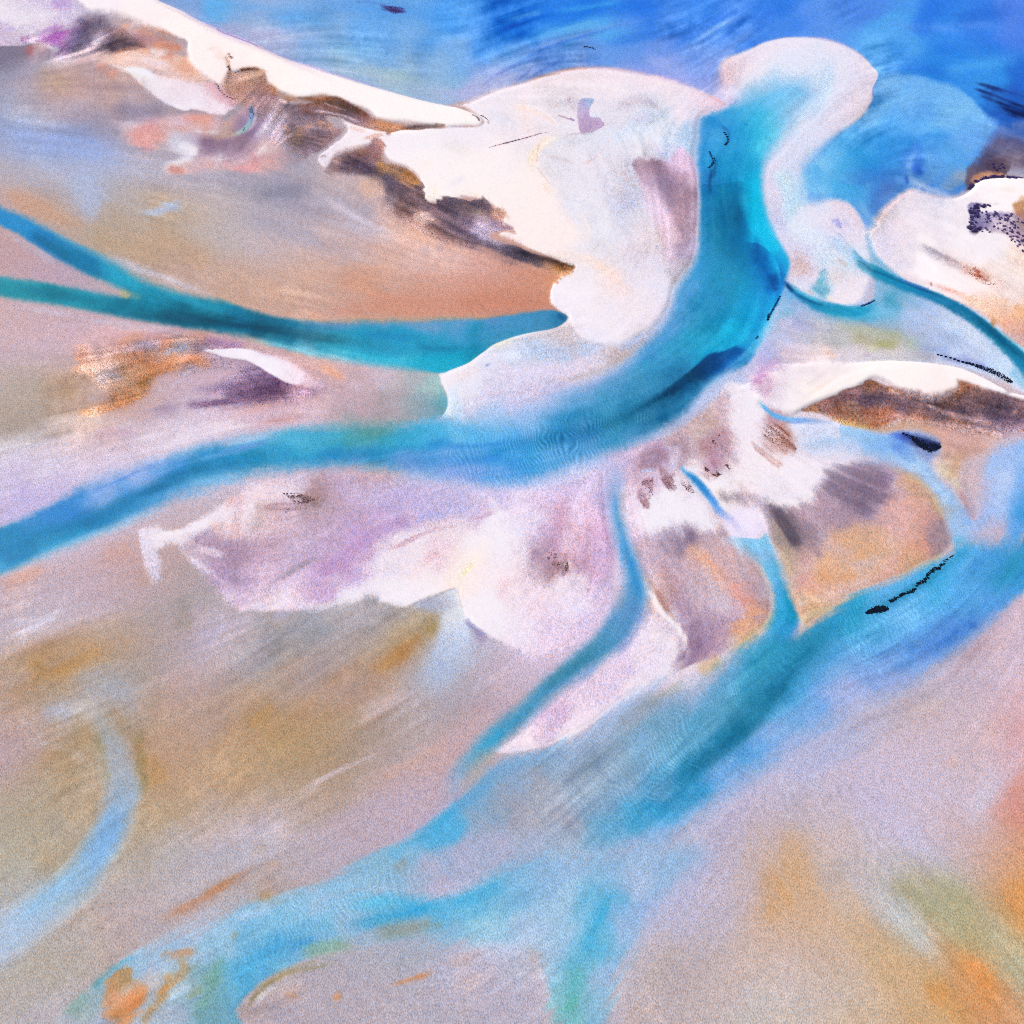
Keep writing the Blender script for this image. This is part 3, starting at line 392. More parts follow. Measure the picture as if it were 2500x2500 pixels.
for c, p, ww, ss, a in [('c0a0b0',"1375,240 1395,255 1410,275",7,12,.5),('c8b4d0',"1385,245 1410,265 1405,300",8,12,.35),('d0dcf0',"1448,270 1452,285 1470,286",4,4,.7),('9c6080',"1360,282 1375,288 1390,293 1402,298",1,2,.7),('6c4c9c',"1393,292 1402,297",1.2,1.5,.8),('c8b4c0',"1490,268 1540,250 1580,250 1610,265",7,12,.55),('b0a4c0',"1560,245 1590,255 1620,270",4,8,.5),('c4b4e0',"1540,300 1570,290 1590,280",5,9,.5),('fbdcd0',"1240,262 1290,268 1330,288 1355,305 1366,319",3,4,.85),('fdf2f0',"1255,258 1300,262 1345,288 1368,318",1.5,2,.8),('fbdcb4',"1365,334 1335,345 1312,365 1300,385 1296,405 1305,425",7,7,.75),('fff4ea',"1375,335 1340,345 1318,365 1310,390 1308,410",2.5,3,.7),('e8a090',"1318,352 1312,375 1310,400",1.2,2,.6),('fbdcc8',"1322,445 1338,465 1348,474",5,5,.7),('d89c94',"1310,410 1330,435 1345,455",1,2,.5),('fbe0d2',"1408,512 1425,545 1436,580 1440,602",6,8,.6),('fff0ea',"1410,505 1428,535 1440,575 1441,600",2,3,.6),('fcdccc',"1375,628 1420,632 1450,642 1480,662 1510,690 1535,715",8,10,.7),('f6d4d0',"1470,660 1510,690 1530,740",10,16,.6),('8c6078',"1195,362 1240,350 1280,340 1320,328 1345,325",.9,1.6,.75),('5c3c50',"1228,354 1260,345",.9,1,.7),('887c90',"1372,336 1400,330 1432,328 1455,320 1475,309",1.4,3,.6),('b4b8cc',"1370,340 1400,350 1440,332 1470,315",5,9,.45),('e0a8a8',"1425,405 1455,385 1475,365 1490,340",1.2,2,.6),('b8a8b8',"1330,385 1370,390 1410,405",2,6,.35),('c4c0d0',"1318,390 1360,430 1400,410",10,22,.35),('e8c4c0',"1418,498 1440,480 1460,465",1,2,.5),('a8acd4',"1500,470 1530,490 1550,520",12,18,.45),('c8b098',"1490,460 1510,470 1530,480",4,9,.3),('e4c8d0',"1510,415 1530,430 1540,450",5,10,.5),('e0cccc',"1590,540 1600,600 1590,640",12,20,.4),('9c8c88',"1625,655 1645,680 1640,700",7,12,.5),('e0c4e0',"1600,610 1640,640 1650,680",8,14,.4),('f2e4ee',"1130,268 1160,272 1200,255",8,10,.5),('d8dcf0',"1180,280 1230,290 1260,320",8,14,.5),('e8dcd8',"1070,350 1120,365 1160,380",7,14,.5),('d8d8ec',"1085,460 1110,450 1140,430",4,9,.5),('fbdcb4',"1060,490 1062,470 1060,450",1.5,3,.5),('f8d8b4',"1110,475 1135,470 1180,485",2,4,.5),('fbe4d8',"1020,420 1050,400 1064,400",4,8,.4),('9c8094',"774,388 790,383 802,386",1.5,2.5,.8),('b8a0a8',"803,400 815,382 830,370",2,4,.5),('9c5444',"940,330 956,326",3,3.5,.85),('d08c74',"880,345 910,335 945,330",2,4,.55),('e8b0a0',"845,310 870,318 900,322",3,4,.5),('d0a098',"808,395 830,372 860,362 910,352",2,3,.5)]:  # the thin grey-violet line below the small purple patch is shading painted in
    S(c, p, a=a, w=ww, s=ss, q=.6)
for c, p, ww, ss, a in [('f0c4d8',"1272,204 1363,175 1454,166 1562,179 1671,208 1725,229 1770,251",4,6,.5),('e8a8b8',"1725,231 1750,244 1776,256",2.5,3,.7),('f6ecf2',"1350,220 1400,210 1470,212 1560,240",3,5,.6),('f0d8e0',"1260,215 1400,190 1540,195 1680,230",4,8,.4),('d8d0e8',"1620,272 1680,280 1730,272",4,6,.5)]:
    S(c, p, a=a, w=ww, s=ss, q=.6)
# ================= dark algae tongue =================
P('', reg='mat1', pts="""815,392,3 830,378,5 860,368,5 900,356,5 926,350,5 935,378,6 940,395,6 985,408,5 1010,425,5 1022,440,5 1030,465,3 1036,485,2 1058,498,2 1090,486,2 1176,488,2 1200,505,4 1232,522,5 1222,548,5 1252,556,4 1230,566,4 1200,575,10 1250,590,5 1300,612,2 1360,632,1.5 1400,648,1.5 1404,655,1.5 1380,660,6 1320,640,10 1240,632,12 1170,600,16 1110,580,20 1040,550,25 960,515,25 930,460,22 900,430,12 840,420,10 800,415,6""", k='b', q=3.5, r=2, eps=12,
 fill="""830,390,a88078 870,372,9c6c60 900,365,a87880 920,360,b07c70 930,385,c08c6c 840,400,6c5c70 860,415,54465c 890,405,6c5468 900,425,4f4458 930,410,7c5c48 960,405,a8786c 990,415,8c5844 1010,430,a87040 1000,440,8c5c3c 970,430,4c4050 940,430,5c5068 960,460,4f4256 1000,470,4a3e50 1020,480,54465a 990,500,56485c 1030,510,564a60 1000,450,64445c 1060,510,5a4a60 1080,520,7c6078 1050,530,a890a0 1100,500,564a5c 1150,495,5a4c60 1190,505,645060 1100,540,5a4a62 1140,510,8c7464 1170,520,a88c84 1210,520,c89078 1220,545,a4809c 1190,535,a088a4 1160,545,c0a8cc 1180,560,cab4d4 1210,570,d8c8dc 1130,550,70586f 1160,580,5c4a64 1100,570,5c4e66 1200,590,544a60 1250,610,524658 1300,625,4c4250 1340,635,684a48 1380,650,7c5844 1350,650,a87c60 1200,620,8c6c74 1130,590,7c6474 1060,550,907888 960,500,8c7c8c 930,470,988894""")
P('3c3244', "940,420 990,430 1015,460 1035,490 1100,495 1170,492 1195,505 1150,510 1110,530 1130,560 1220,590 1320,630 1260,622 1160,595 1080,560 1040,530 990,510 950,470", a=.5, s=8, q=5, r=4, brk=.8, brn='f')
P('44384a', "850,410 890,400 940,425 980,470 940,450 890,430", a=.5, s=7, q=5, r=4, brk=.9, brn='f')
P('d0b8c0', "1015,525 1040,515 1055,525 1050,540 1025,540", a=.7, s=5, r=4, brk=.8, brn='f')
P('d0945c', "930,395 1000,420 1022,440 1005,450 960,425 930,410", a=.5, s=6, q=4, brk=.7)
P('a86c3c', "985,412 1020,432 1025,445 1000,445", a=.5, s=6, q=3, brk=.5)
P('e0b49c', "885,440 920,440 930,470 900,480 880,460", a=.5, s=12, q=4)
for c, p, ww, ss, a in [('3c3440',"1240,606 1290,620 1340,634 1395,652",4,6,.8),('5c3c34',"1300,625 1350,636 1402,652",3,5,.6),('a06c44',"1340,650 1380,662 1402,660",6,8,.6),('fdf2f0',"1300,608 1350,628 1403,649",2,2,.8),('e8d4dc',"1210,574 1250,584 1300,606",3,4,.6),('c89060',"1200,508 1230,522 1250,545",4,6,.4),('d8c4dc',"1150,540 1175,555 1210,580",8,12,.5)]:
    S(c, p, a=a, w=ww, s=ss, q=1)
# jagged fingers at the end of the orange flat
for x, y in [(1398,664),(1388,668),(1378,674),(1368,682),(1360,690),(1392,655)]:
    S('c89070', f"{x-14},{y-4} {x},{y}", w=2.2, s=1.5, a=.85, q=1)
# ================= the hook: shoal round the mouth of the channel =================
sheet('N')
P('', reg='hook', pts="1755,200,16 1765,149,10 1816,127,5 1872,101,3 1938,91,3 2017,96,3 2090,125,2 2133,167,2 2144,183,1.5 2136,205,1.5 2131,216,1.5 2128,246,4 2100,285,8 2032,332,16 1990,370,22 1965,410,30 1960,450,34 1965,480,30 1990,495,20 2030,488,10 2060,492,8 2085,510,8 2105,545,8 2118,590,6 2130,620,8 2128,660,8 2110,720,8 2080,745,4 2020,735,4 1960,715,6 1925,690,10 1928,640,8 1905,600,10 1880,560,12 1866,500,14 1862,440,16 1868,400,18 1900,340,26 1960,270,30 1990,235,30 1960,210,30 1900,225,30 1830,260,24 1790,262,14 1772,254,10", k='b', h=.2, eps=18,
  fill="""1770,160,e0bcc8 1790,170,dcc0cc 1780,200,ccb8dc 1760,210,c0b8e4 1810,150,ecd4dc 1850,120,e8dcec 1830,170,e8e4f2 1810,220,d0d8f4 1900,120,e6e0f0 1950,110,e4def0 2020,115,e4dcee 2080,150,e0daee 2120,190,dcd4ea 2100,240,dcd2ea 2050,180,dcdcf0 1980,160,d0dcf2 1900,160,dce0f4 1880,190,b8d8f4 2000,200,b4d4f2 2060,230,d4d4ee 2030,280,d8d2ea 1980,300,d0d4ee 2000,250,b8d0f0 1940,330,ccd2ee 1900,400,d4d0ea 1880,440,d4cce8 1890,500,d0cce8 1880,470,d8d0ea 1930,430,b8dcf2 1950,470,a8d8f2 1920,500,c0dcf2 1900,540,c8c8ea 1900,520,b4b8e4 1960,530,d8e6f6 2000,505,dcdcf0 2030,500,e0d0e4 2050,520,dcd0e8 2080,560,e0d4e4 2000,560,d4e4f6 2040,560,b8ccf0 1980,600,d0d4f0 1930,600,d0ccec 1960,640,d4b8c8 1970,670,dcc0d0 1950,650,ccb4c4 1990,670,dcdcf2 2020,620,c4dcf2 2010,700,58b0cc 2000,715,b8d0e8 2050,650,e0d0d4 2060,690,ecdce8 2090,710,efe4ee 2110,690,e8dcec 2060,740,ecdce4 2100,600,e0dcf0 2100,640,a8d0f0 2075,620,b4d8f4 1950,700,d0d8f2 1960,715,c8c8dc 2120,650,a0ccec 2110,580,ccd8f2""")
for c, p, ww, ss, a in [('5cb4ee',"1800,270 1850,235 1900,222 1950,226 1980,230",16,26,.8),('8cc8f2',"1850,205 1930,195 2000,205",10,22,.5),('c0b0d0',"1815,128 1812,160 1800,200 1795,230",3,6,.5),('7068c8',"1802,240 1795,252 1778,257",1.8,2.5,.8),('5c78d8',"2144,184 2136,205 2131,216 2130,235",1.2,2,.7),('a8a4e0',"1938,91 2017,96 2090,125 2133,167",1.5,2.5,.5),
  ('e4c8d0',"2010,488 2050,500 2080,520 2095,550 2110,580",5,7,.6),('5c68d4',"2032,535 2036,548",3,4,.5),('5c70d8',"2040,530 2048,560",3,5,.55),('6878d8',"2050,540 2052,562",2,3,.6),('a8a8e4',"2060,530 2066,560",3,6,.5),('a0d0f4',"2020,580 2050,600 2080,620 2100,640",8,14,.6),
  ('c8a090',"1945,625 1958,650 1975,675",9,14,.5),('d4a890',"2040,630 2060,645 2072,640",7,10,.5),('30a0c0',"1985,688 2000,690 2012,672 2024,662",7,9,.8),('2890b8',"1985,690 1990,705 2008,715 2014,690",5,9,.8),('1c70a8',"1998,668 2010,662 2020,656",2,3,.7),('dcd4ec',"2000,668 1985,682 1968,682 1955,670",4,4,.8),('e8d8b8',"2012,727 2025,730 2035,738",3,3,.8),('8078d8',"2115,745 2128,738 2136,732",1.5,1.5,.6)]:
    S(c, p, a=a, w=ww, s=ss, q=1)
# ================= right hand dune island =================
P('', reg='island', pts="2130,545,14 2150,515,10 2175,490,8 2210,465,8 2235,458,10 2280,475,12 2330,482,10 2370,462,3 2380,448,2 2400,440,2 2460,436,2 2500,436,2 2900,436 2900,900 2500,850,6 2480,830,6 2440,800,6 2400,768,5 2350,740,4 2300,722,3 2240,700,3 2190,672,5 2150,640,7 2125,600,8 2118,575,10", k='b', h=2.0, eps=20,
  fill="""2150,550,cfc4cc 2160,520,c8c0d0 2200,480,e4d4e0 2230,470,e4d8e8 2250,480,dcd8ec 2300,490,d8d4ea 2260,520,e8e0ea 2320,500,e8e4f0 2380,470,f6eef2 2450,450,faf2f4 2490,460,faf0f4 2460,480,f8ecf0 2400,490,f4e8f0 2350,520,ece2ec 2300,540,e0d8e6 2200,530,e4dae8 2150,590,dcd4ec 2180,580,ecdce8 2250,560,ece2ee 2330,560,ece6f0 2350,600,ece4f0 2400,620,eee8f2 2450,600,f2eaf2 2450,640,f0e8f2 2300,600,e8dcea 2200,610,e6d8e4 2180,640,dcd6e6 2230,640,fcf2f6 2260,660,fdf2f6 2200,660,f8eef4 2290,690,fbf0f4 2250,690,f6ecf2 2200,680,ecd4e0 2350,660,f0e4ec 2420,660,f0e4f0 2330,710,f8ecf0 2380,730,f6e8ee 2440,700,f2e4ee 2480,680,f0d8d8 2490,660,f0d4c8 2430,750,f0dce4 2460,770,e8c4b8 2420,780,ecb8a0 2490,760,f0b890 2490,800,dca898 2480,720,f0d8d8 2440,800,d4a898 2495,830,d4a8a8""")
for c, p, ww, ss, a in [('e0b8c4',"2150,530 2180,500 2215,475 2240,470",4,7,.5),('b4988c',"2140,545 2150,530 2165,520",6,10,.4),('8078d0',"2260,472 2290,482 2315,490",1,1.8,.7),('fff6f8',"2370,468 2420,452 2500,446",5,5,.8),('f4dcd8',"2380,480 2430,470 2500,465",3,5,.5),('a49cb4',"2230,595 2280,625 2340,655 2400,680",6,9,.6),('887c94',"2236,597 2270,613 2310,632 2360,655",2.5,5,.5),('b87c80',"2340,650 2380,670 2410,685",9,10,.5),('a86060',"2375,668 2400,678 2420,690",7,6,.55),('f0c8cc',"2420,690 2445,705",8,12,.5),('fff4f8',"2195,640 2230,630 2262,640 2290,680 2330,700 2390,730",5,9,.6),('f0a8b0',"2240,688 2275,697 2300,708 2340,722",2.5,4,.5),('e09890',"2280,698 2330,718 2380,738",2,4,.5),('f4b8a0',"2330,722 2390,745 2440,780 2490,810",6,9,.55),('f0b080',"2490,740 2480,770 2500,790",6,10,.6),('c87c48',"2418,792 2432,784",6,5,.8),('dca08c',"2430,770 2480,800 2520,840",6,10,.6),('f6eef4',"2340,610 2420,650 2500,690 2560,700",22,20,.7),('fbf2f6',"2290,650 2360,690 2440,720",8,10,.5)]:
    S(c, p, a=a, w=ww, s=ss, q=1.5)
for p in ["2374,660 2392,668","2380,675 2400,680","2395,668 2410,676","2400,685 2415,690","2385,668 2390,680","2405,672 2412,684"]: S('9c4c4c', p, w=1.6, s=2, a=.7, r=1.5)
S('401c2c', "2271,695 2274,699", w=1, s=1, a=.9)
# orange tidal scrub inside the island and its dark fringe of mud
P('', "2470,495,6 2500,488 2620,480 2620,600 2500,590,8 2480,560,8 2468,530,8", k='b', a=.9, q=3, eps=10, fill="""2490,505,c48858 2495,530,a87060 2490,560,987880 2480,510,d09c74 2500,590,b090a8""")
P('', "2364,505,3 2380,498,3 2440,500,8 2400,510,5 2390,520,3 2440,522,4 2470,520,6 2500,540,8 2500,600,6 2480,585,6 2440,570,6 2420,575,4 2400,570,4 2380,575,3 2362,565,2 2364,540,2", k='b', q=2, r=3, eps=8, a=.75, brk=.35, brn='f', fill="""2372,510,7068a8 2372,560,4c4880 2390,545,504c88 2420,530,7468a8 2440,550,c4b0cc 2460,540,b098b4 2480,570,9c88b0 2410,560,5c508c 2450,530,8c78ac 2495,560,98808c""")
# ================= light basin between island and lower dune =================
P('', "1912,700,14 1920,690,8 1960,715,4 2020,737,3 2080,748,3 2120,738,2 2134,720,6 2130,650,8 2118,600,8 2118,575,8 2140,625,4 2190,670,3 2240,698,2.5 2300,722,3 2350,742,4 2400,770,4 2440,800,5 2500,850,5 2900,1060 2900,1160 2500,960,6 2460,935,10 2380,910,10 2280,890,8 2160,890,6 2050,905,12 2000,930,16 1930,960,30 1860,960,30 1830,920,25 1880,800,25 1905,740,20", k='b', h=-.2, eps=18,
  fill="""1930,720,6cb0e4 1940,760,94b0dc 1960,740,64a8dc 2000,750,38a0cc 2050,765,30a4d0 2100,765,34a4d0 2130,750,58b4dc 2160,740,8cbce8 2150,700,88b4d8 2180,720,3898bc 2200,760,a8c0e8 2250,760,b0c4ec 2300,780,b0c8f0 2350,800,b4ccf4 2400,850,b4cef4 2430,900,c8dcf6 2480,940,d8dcf2 2250,800,b0bcdc 2200,800,a8b4d8 2150,790,98b0cc 2100,790,94a8c0 2050,790,98b0d0 2000,790,a0b4d8 1950,800,a4b0d8 1920,830,b4b8dc 1900,800,78b0d8 1880,860,a8b0e0 1900,880,c4b0d8 1950,860,d4c4dc 2000,840,b8bcd4 2050,820,b4b4b8 2100,830,b4b4a4 2150,835,a8ac90 2200,840,a8b4a4 2240,830,a4b4d4 2300,840,a8bce4 2300,870,b0bce0 2380,880,c0ccf0 2200,865,c4c0cc 2250,870,b0b4cc 2280,880,d0d0e4 2050,860,d8ccdc 2100,870,dcd0dc 2150,870,d8ccd4 2000,880,e4d4e0 1950,900,e4d8e8 1900,920,d8b8d0 1850,930,d8c4e4 1920,940,e4cce0 1870,890,c0b0e0 2030,900,ecdce4""")
for c, p, ww, ss, a in [('5cb8e0',"2060,755 2110,765 2170,755 2220,770",10,16,.5),('a8b4a0',"2030,770 2120,820 2200,840",10,18,.45),('a8a080',"2060,815 2120,835 2180,840 2210,845",8,14,.6),('a8a868',"2130,835 2170,840 2200,842",5,8,.5),('d0d0a8',"2110,845 2150,855",3,6,.5),('c4d4f4',"2190,725 2280,765 2360,810 2420,860 2470,920",6,10,.5),('b8b0bc',"2220,740 2260,770 2310,790",6,12,.4),('b0a8bc',"2180,720 2210,740 2240,755",5,9,.4),('9cb0dc',"2250,830 2300,820 2370,840 2420,880",7,12,.45),('8498d0',"2240,845 2290,855 2330,870",6,9,.5),('c8d8f8',"2330,790 2400,850 2450,920",7,12,.5),('a49cac',"2220,860 2260,870 2300,875",4,7,.5),('d4a0c8',"1830,940 1870,905 1910,870",6,10,.5),('e8b8a8',"2010,850 2030,870 2040,880",4,7,.4),('c0a8c0',"2110,868 2120,866",2,2,.5),('7890d8',"1920,780 1960,800 2000,800",6,14,.35)]:
    S(c, p, a=a, w=ww, s=ss, q=2)
# ================= lower right dune and its marsh =================
P('', reg='ridge', pts="1822,965,14 1840,935,16 1890,905,14 1950,890,12 2010,880,14 2060,890,10 2150,885,4 2260,888,3 2340,900,3 2400,925,2.5 2460,955,2.5 2500,968,3 2900,1060 2900,1200 2500,986,3 2460,968,4 2430,965,4 2350,935,4 2340,950,6 2300,965,6 2270,985,4 2240,975,4 2200,950,4 2150,925,4 2125,926,3 2090,945,2 2040,965,2 1985,985,2 1955,1002,2 1950,1005,2 1935,1012,2 1912,1010,2 1895,1000,4 1870,985,6", k='b', h=2.2, eps=16, q=.8,
  fill="""1840,950,dcc4dc 1870,930,dcb4d0 1870,950,d4b0cc 1900,960,e8dae8 1900,920,eadae6 1950,920,f0e4ec 2000,900,eee0ea 1940,980,f4e8ee 1950,960,f2e6ea 1990,960,fdf2f0 2050,930,fdf0ee 2100,910,fdf2f2 2200,900,fdf2f4 2350,915,fdf2f4 2450,955,fdf4f8 2250,960,fdecee 2300,950,fdeaea 2200,930,fdf0ee 2030,900,f4e6ea 1925,1008,f8eef2 1890,985,ece2ee 2000,920,f6e8ea""")
for c, p, ww, ss, a in [('b078b0',"1830,945 1850,930 1870,905",5,8,.5),('a86c9c',"1845,940 1860,930",5,8,.4),('fff8f6',"1940,1000 1990,965 2060,925 2140,900 2260,895",4,6,.7),('d8d0d8',"1960,955 2010,915 2060,895",4,8,.4),('f8dcd0',"1950,985 2000,950 2050,915",3,6,.5)]:
    S(c, p, a=a, w=ww, s=ss, q=1)
P('', reg='mat4', pts="1952,1004,2 1990,985,2 2040,966,2 2090,946,2 2118,928,2 2135,928,3 2150,940,4 2170,945,4 2200,952,10 2235,960,14 2270,970,16 2300,968,16 2328,956,12 2338,942,6 2335,932,6 2360,935,5 2420,955,5 2470,970,5 2500,980,4 2800,1060 2800,1140 2500,1055,8 2450,1062,14 2400,1060,20 2330,1045,20 2260,1035,20 2200,1028,14 2160,1055,12 2100,1050,10 2050,1030,8 2000,1012,5", k='b', h=.4, q=2.5, eps=11,
  fill="""1965,1000,9c6c58 2000,1000,a87458 2020,985,a8787c 2050,985,8c6468 2080,970,8c6470 2060,1000,8c6054 2100,965,785c60 2120,940,94604c 2150,950,8c6058 2100,990,745664 2140,980,6f5460 2180,965,8c6464 2180,995,6c5468 2220,985,74585f 2260,1000,6f5464 2300,980,7c5c5c 2350,950,a86c50 2370,970,7c5a58 2420,980,745a64 2470,1000,786070 2400,1020,6c5668 2350,1010,6f5864 2300,1010,6f5864 2450,1030,846880 2500,1030,907490 2480,990,987078 2050,1015,b4745c 2100,1015,a46c58 2150,1012,b87058 2130,1030,bc7450 2180,1020,c4887c 2070,1028,b88458 2100,1040,c49c60 2160,1045,bc8c60 2240,1020,bc8070 2250,1030,a07064 2330,1030,b88478 2400,1045,a88898 2470,1060,a888a0""")
P('554458', "2075,985 2110,965 2150,960 2200,975 2260,1000 2330,1000 2345,960 2400,960 2470,990 2440,1030 2330,1020 2230,1005 2150,990", a=.4, s=8, q=5, r=3, brk=.5)
for c, p, ww, ss, a in [('8c4c2c',"2110,940 2130,932 2160,945 2200,960",3,4,.5),('e8b8a4',"2165,952 2185,955 2200,965",4,3,.8),('e4b0a0',"2185,985 2220,965 2260,985 2290,995",2,3,.4),('f0c8b8',"2240,972 2270,990 2290,1000",2.5,3,.6),('dcb49c',"2060,985 2090,985 2100,990",2,3,.4),('4c3c50',"2080,985 2130,975 2190,980",4,8,.4),('a04c2c',"2090,1005 2140,1008 2180,1010",5,8,.4),('c8a050',"2020,1015 2070,1035 2130,1045 2160,1055",4,6,.6),('e0a8a0',"2200,1000 2300,1010 2400,1035 2460,1045",2,4,.35),('b46848',"2330,935 2360,938 2400,955",3,5,.5),('e8a898',"2470,1010 2490,1000",3,4,.5)]:
    S(c, p, a=a, w=ww, s=ss, q=2)
# orange-pink tail running off to the right
P('', "2150,1058,12 2200,1030,14 2300,1040,14 2400,1050,14 2500,1050,8 2700,1040 2700,1080 2500,1062,10 2440,1075,14 2410,1105,16 2360,1120,16 2340,1160,14 2345,1190,10 2370,1230,8 2380,1265,8 2362,1262,6 2350,1225,6 2325,1180,8 2290,1160,12 2280,1130,12 2300,1110,10 2280,1070,12 2230,1050,12", k='b', eps=12, fill="""2200,1050,c89878 2250,1050,c89c88 2300,1060,d0a098 2350,1060,d4a8a8 2400,1070,d0a4a0 2330,1090,d0a8a0 2380,1100,c89c90 2320,1130,d8c0ac 2290,1130,dcd4d4 2350,1130,d0a888 2330,1160,d4d0c0 2300,1150,d0d8e4 2360,1160,c09494 2360,1200,b88c98 2368,1240,b898a8 2340,1180,d0ccb8 2450,1060,c0a0b4 2420,1085,d8b8b4""")
# ================= mottled shoals south of the main channel =================
P('', reg='shoal', pts="1480,1110,16 1560,1085,14 1640,1060,14 1700,1010,14 1750,970,14 1780,935,8 1800,940,4 1840,960,6 1870,985,6 1895,1000,4 1925,1012,4 1960,1016,4 2000,1025,4 2052,1035,4 2054,1060,6 2080,1075,20 2150,1110,20 2240,1150,14 2290,1200,14 2315,1260,12 2325,1310,10 2300,1350,8 2250,1375,10 2200,1410,12 2130,1440,14 2050,1470,12 1990,1500,10 1955,1535,10 1945,1500,8 1950,1470,8 1930,1410,12 1905,1350,12 1885,1320,8 1860,1260,3 1850,1245,2 1840,1243,2 1810,1225,4 1760,1180,4 1700,1140,4 1665,1140,4 1668,1150,6 1720,1210,8 1780,1280,8 1830,1340,14 1870,1420,10 1880,1470,8 1870,1520,10 1820,1560,16 1750,1600,14 1690,1622,3 1670,1632,3 1560,1690,6 1480,1740,5 1400,1795,4 1300,1828,4 1235,1838,4 1210,1832,4 1260,1795,8 1300,1740,10 1380,1700,16 1480,1640,20 1540,1580,16 1575,1500,8 1572,1440,6 1555,1370,6 1530,1290,8 1515,1230,10 1525,1170,14", k='b', h=.5, eps=18,
  fill="""1570,1110,d8c0e0 1600,1110,9c7498 1620,1110,a880a4 1590,1140,b08cb0 1570,1150,b898b8 1590,1180,d0b4d0 1620,1150,d8c4dc 1640,1110,d8d0ec 1650,1180,ecdcec 1590,1230,d4bcd8 1570,1260,dccce8 1620,1250,efe8f4 1700,1230,f0eaf4 1720,1290,ece4f0 1660,1290,dcccdc 1610,1290,d8cce8 1550,1300,dccce8 1670,1310,78607c 1690,1320,8c7494 1640,1310,8c748c 1620,1340,c0a8c0 1650,1350,9c849c 1720,1330,a890a8 1740,1330,b49cb0 1770,1370,c0a0b0 1800,1400,b8a0b0 1690,1350,e0a488 1720,1380,e4a488 1750,1400,e4a088 1780,1430,e09080 1810,1470,e08c7c 1840,1510,dc9870 1820,1530,d49878 1860,1490,a88088 1840,1440,a88898 1870,1450,b0a4b4 1760,1430,d0b4b4 1720,1430,c0a8b8 1740,1470,c4b4cc 1790,1490,c4a8c0 1770,1530,a888a8 1700,1450,b8a0b4 1660,1400,b498b0 1620,1420,a88498 1570,1380,c4a8c0 1600,1450,a87c80 1620,1480,a0788c 1650,1500,98789c 1680,1540,94789c 1710,1580,7c5f88 1680,1610,8c7098 1740,1560,9c7ca4 1760,1590,b894b4 1800,1560,ccb0b0 1640,1520,ecdcea 1650,1600,f0e6f0 1600,1500,eed8e2 1580,1450,ecd0dc 1600,1560,ecdce8 1590,1620,e8d8ec 1640,1640,ece0ee 1560,1570,dcd0f0 1520,1640,dcc4e2 1540,1690,ecdcea 1450,1690,dcc4e0 1450,1750,ecd8ea 1350,1780,dcc0dc 1400,1780,f0dcec 1300,1810,f0dcea 1350,1740,d4b0d4
  1690,1090,d8c0c8 1720,1050,c8b0b0 1740,1000,d0b8c0 1730,1030,b89088 1760,1000,c8a0b0 1780,970,d4c8dc 1800,950,ece4f0 1820,1000,ece4f0 1790,1030,e0d0e0 1750,1070,a87c90 1740,1100,a47480 1760,1130,b080a0 1680,1100,8c6478 1665,1090,a88898 1690,1130,d8c8d8 1720,1130,ece0ea 1850,1050,ece4f0 1830,1100,ecdcea 1870,1040,b88090 1900,1060,b47870 1910,1090,b07060 1880,1080,d0a8a8 1940,1080,ece0ee 1900,1130,ecd8e0 1850,1150,ecdce2 1950,1150,eee4f0 1860,1200,ece4f0 1930,1200,efe6f2 1960,1220,ece0ec 1980,1180,e8dcec 1780,1200,e8e4f0 1960,1060,dce0f4 2000,1080,d4dcf4 2030,1100,dcdcf0 2060,1120,dcd0e0 2100,1130,c8b0c0 2000,1150,d8c8dc 2030,1180,987c94 2080,1150,907494 2100,1190,806880 2150,1180,88688c 2160,1160,a88cb0 2060,1200,846c84 2090,1220,78607c 2130,1220,98809c 2170,1210,8c6c90 2110,1250,907898 2050,1240,9c7c90 2000,1180,c0a8bc 2000,1230,a4849c 2180,1200,d4b8c8 1960,1260,b490a4 1980,1300,9c8094 2010,1300,a48c9c 2000,1340,c4a0a8 1930,1290,4c4058 1900,1250,5c5068 1880,1230,8c7cac 1860,1220,a898c0 1910,1270,4c3c4c 1940,1320,605058 1900,1310,988478 1920,1350,b09480 1960,1360,b88888 1950,1390,c89c90 1980,1380,d4a8a4 1970,1430,c89098 2020,1370,dca47c 2040,1320,d4a494 2060,1300,d49c70 2080,1340,d89c68 2120,1300,d8a484 2060,1380,d8a078 2100,1380,d4a488 2040,1400,d89868 2080,1370,c4b0b8 2110,1360,d8a074 2150,1330,d8a898 2150,1280,dca4a0 2180,1250,dca49c 2200,1300,d89c8c 2230,1240,d89c8c 2230,1180,cc9878 2280,1220,c4987c 2300,1260,b08c88 2250,1280,c88c84 2290,1300,8c7080 2270,1320,907080 2310,1300,a08c94 2240,1340,d48c74 2200,1360,d49478 2150,1400,d8a090 2220,1390,c89c68 2080,1440,d8b0a4 2000,1430,d49888 1990,1470,d49c80 2050,1440,d8aca0 1970,1500,d4c0b0 1960,1530,d8c8b8 2020,1490,c8b490""")
P('f0ecf6', "1640,1170 1665,1210 1705,1250 1745,1290 1700,1285 1640,1280 1585,1300 1565,1250 1595,1215", a=.85, s=16, q=3)
P('f1e8f2', "1788,950 1840,960 1870,1000 1848,1030 1850,1060 1875,1110 1930,1112 1985,1125 2010,1160 1985,1190 1970,1222 1930,1232 1880,1222 1820,1200 1770,1170 1800,1120 1792,1050 1775,1000", a=.8, s=18, q=3, r=2)
P('ece0ee', "1940,1060 2000,1080 2060,1110 2100,1120 2040,1140 1990,1140 1930,1100", a=.6, s=18, q=3)
P('e8def8', "1768,1262,14 1800,1240,12 1840,1243,4 1856,1262,3 1861,1290,2 1850,1310,2 1820,1317,2 1790,1311,6 1772,1290,12", a=.95)
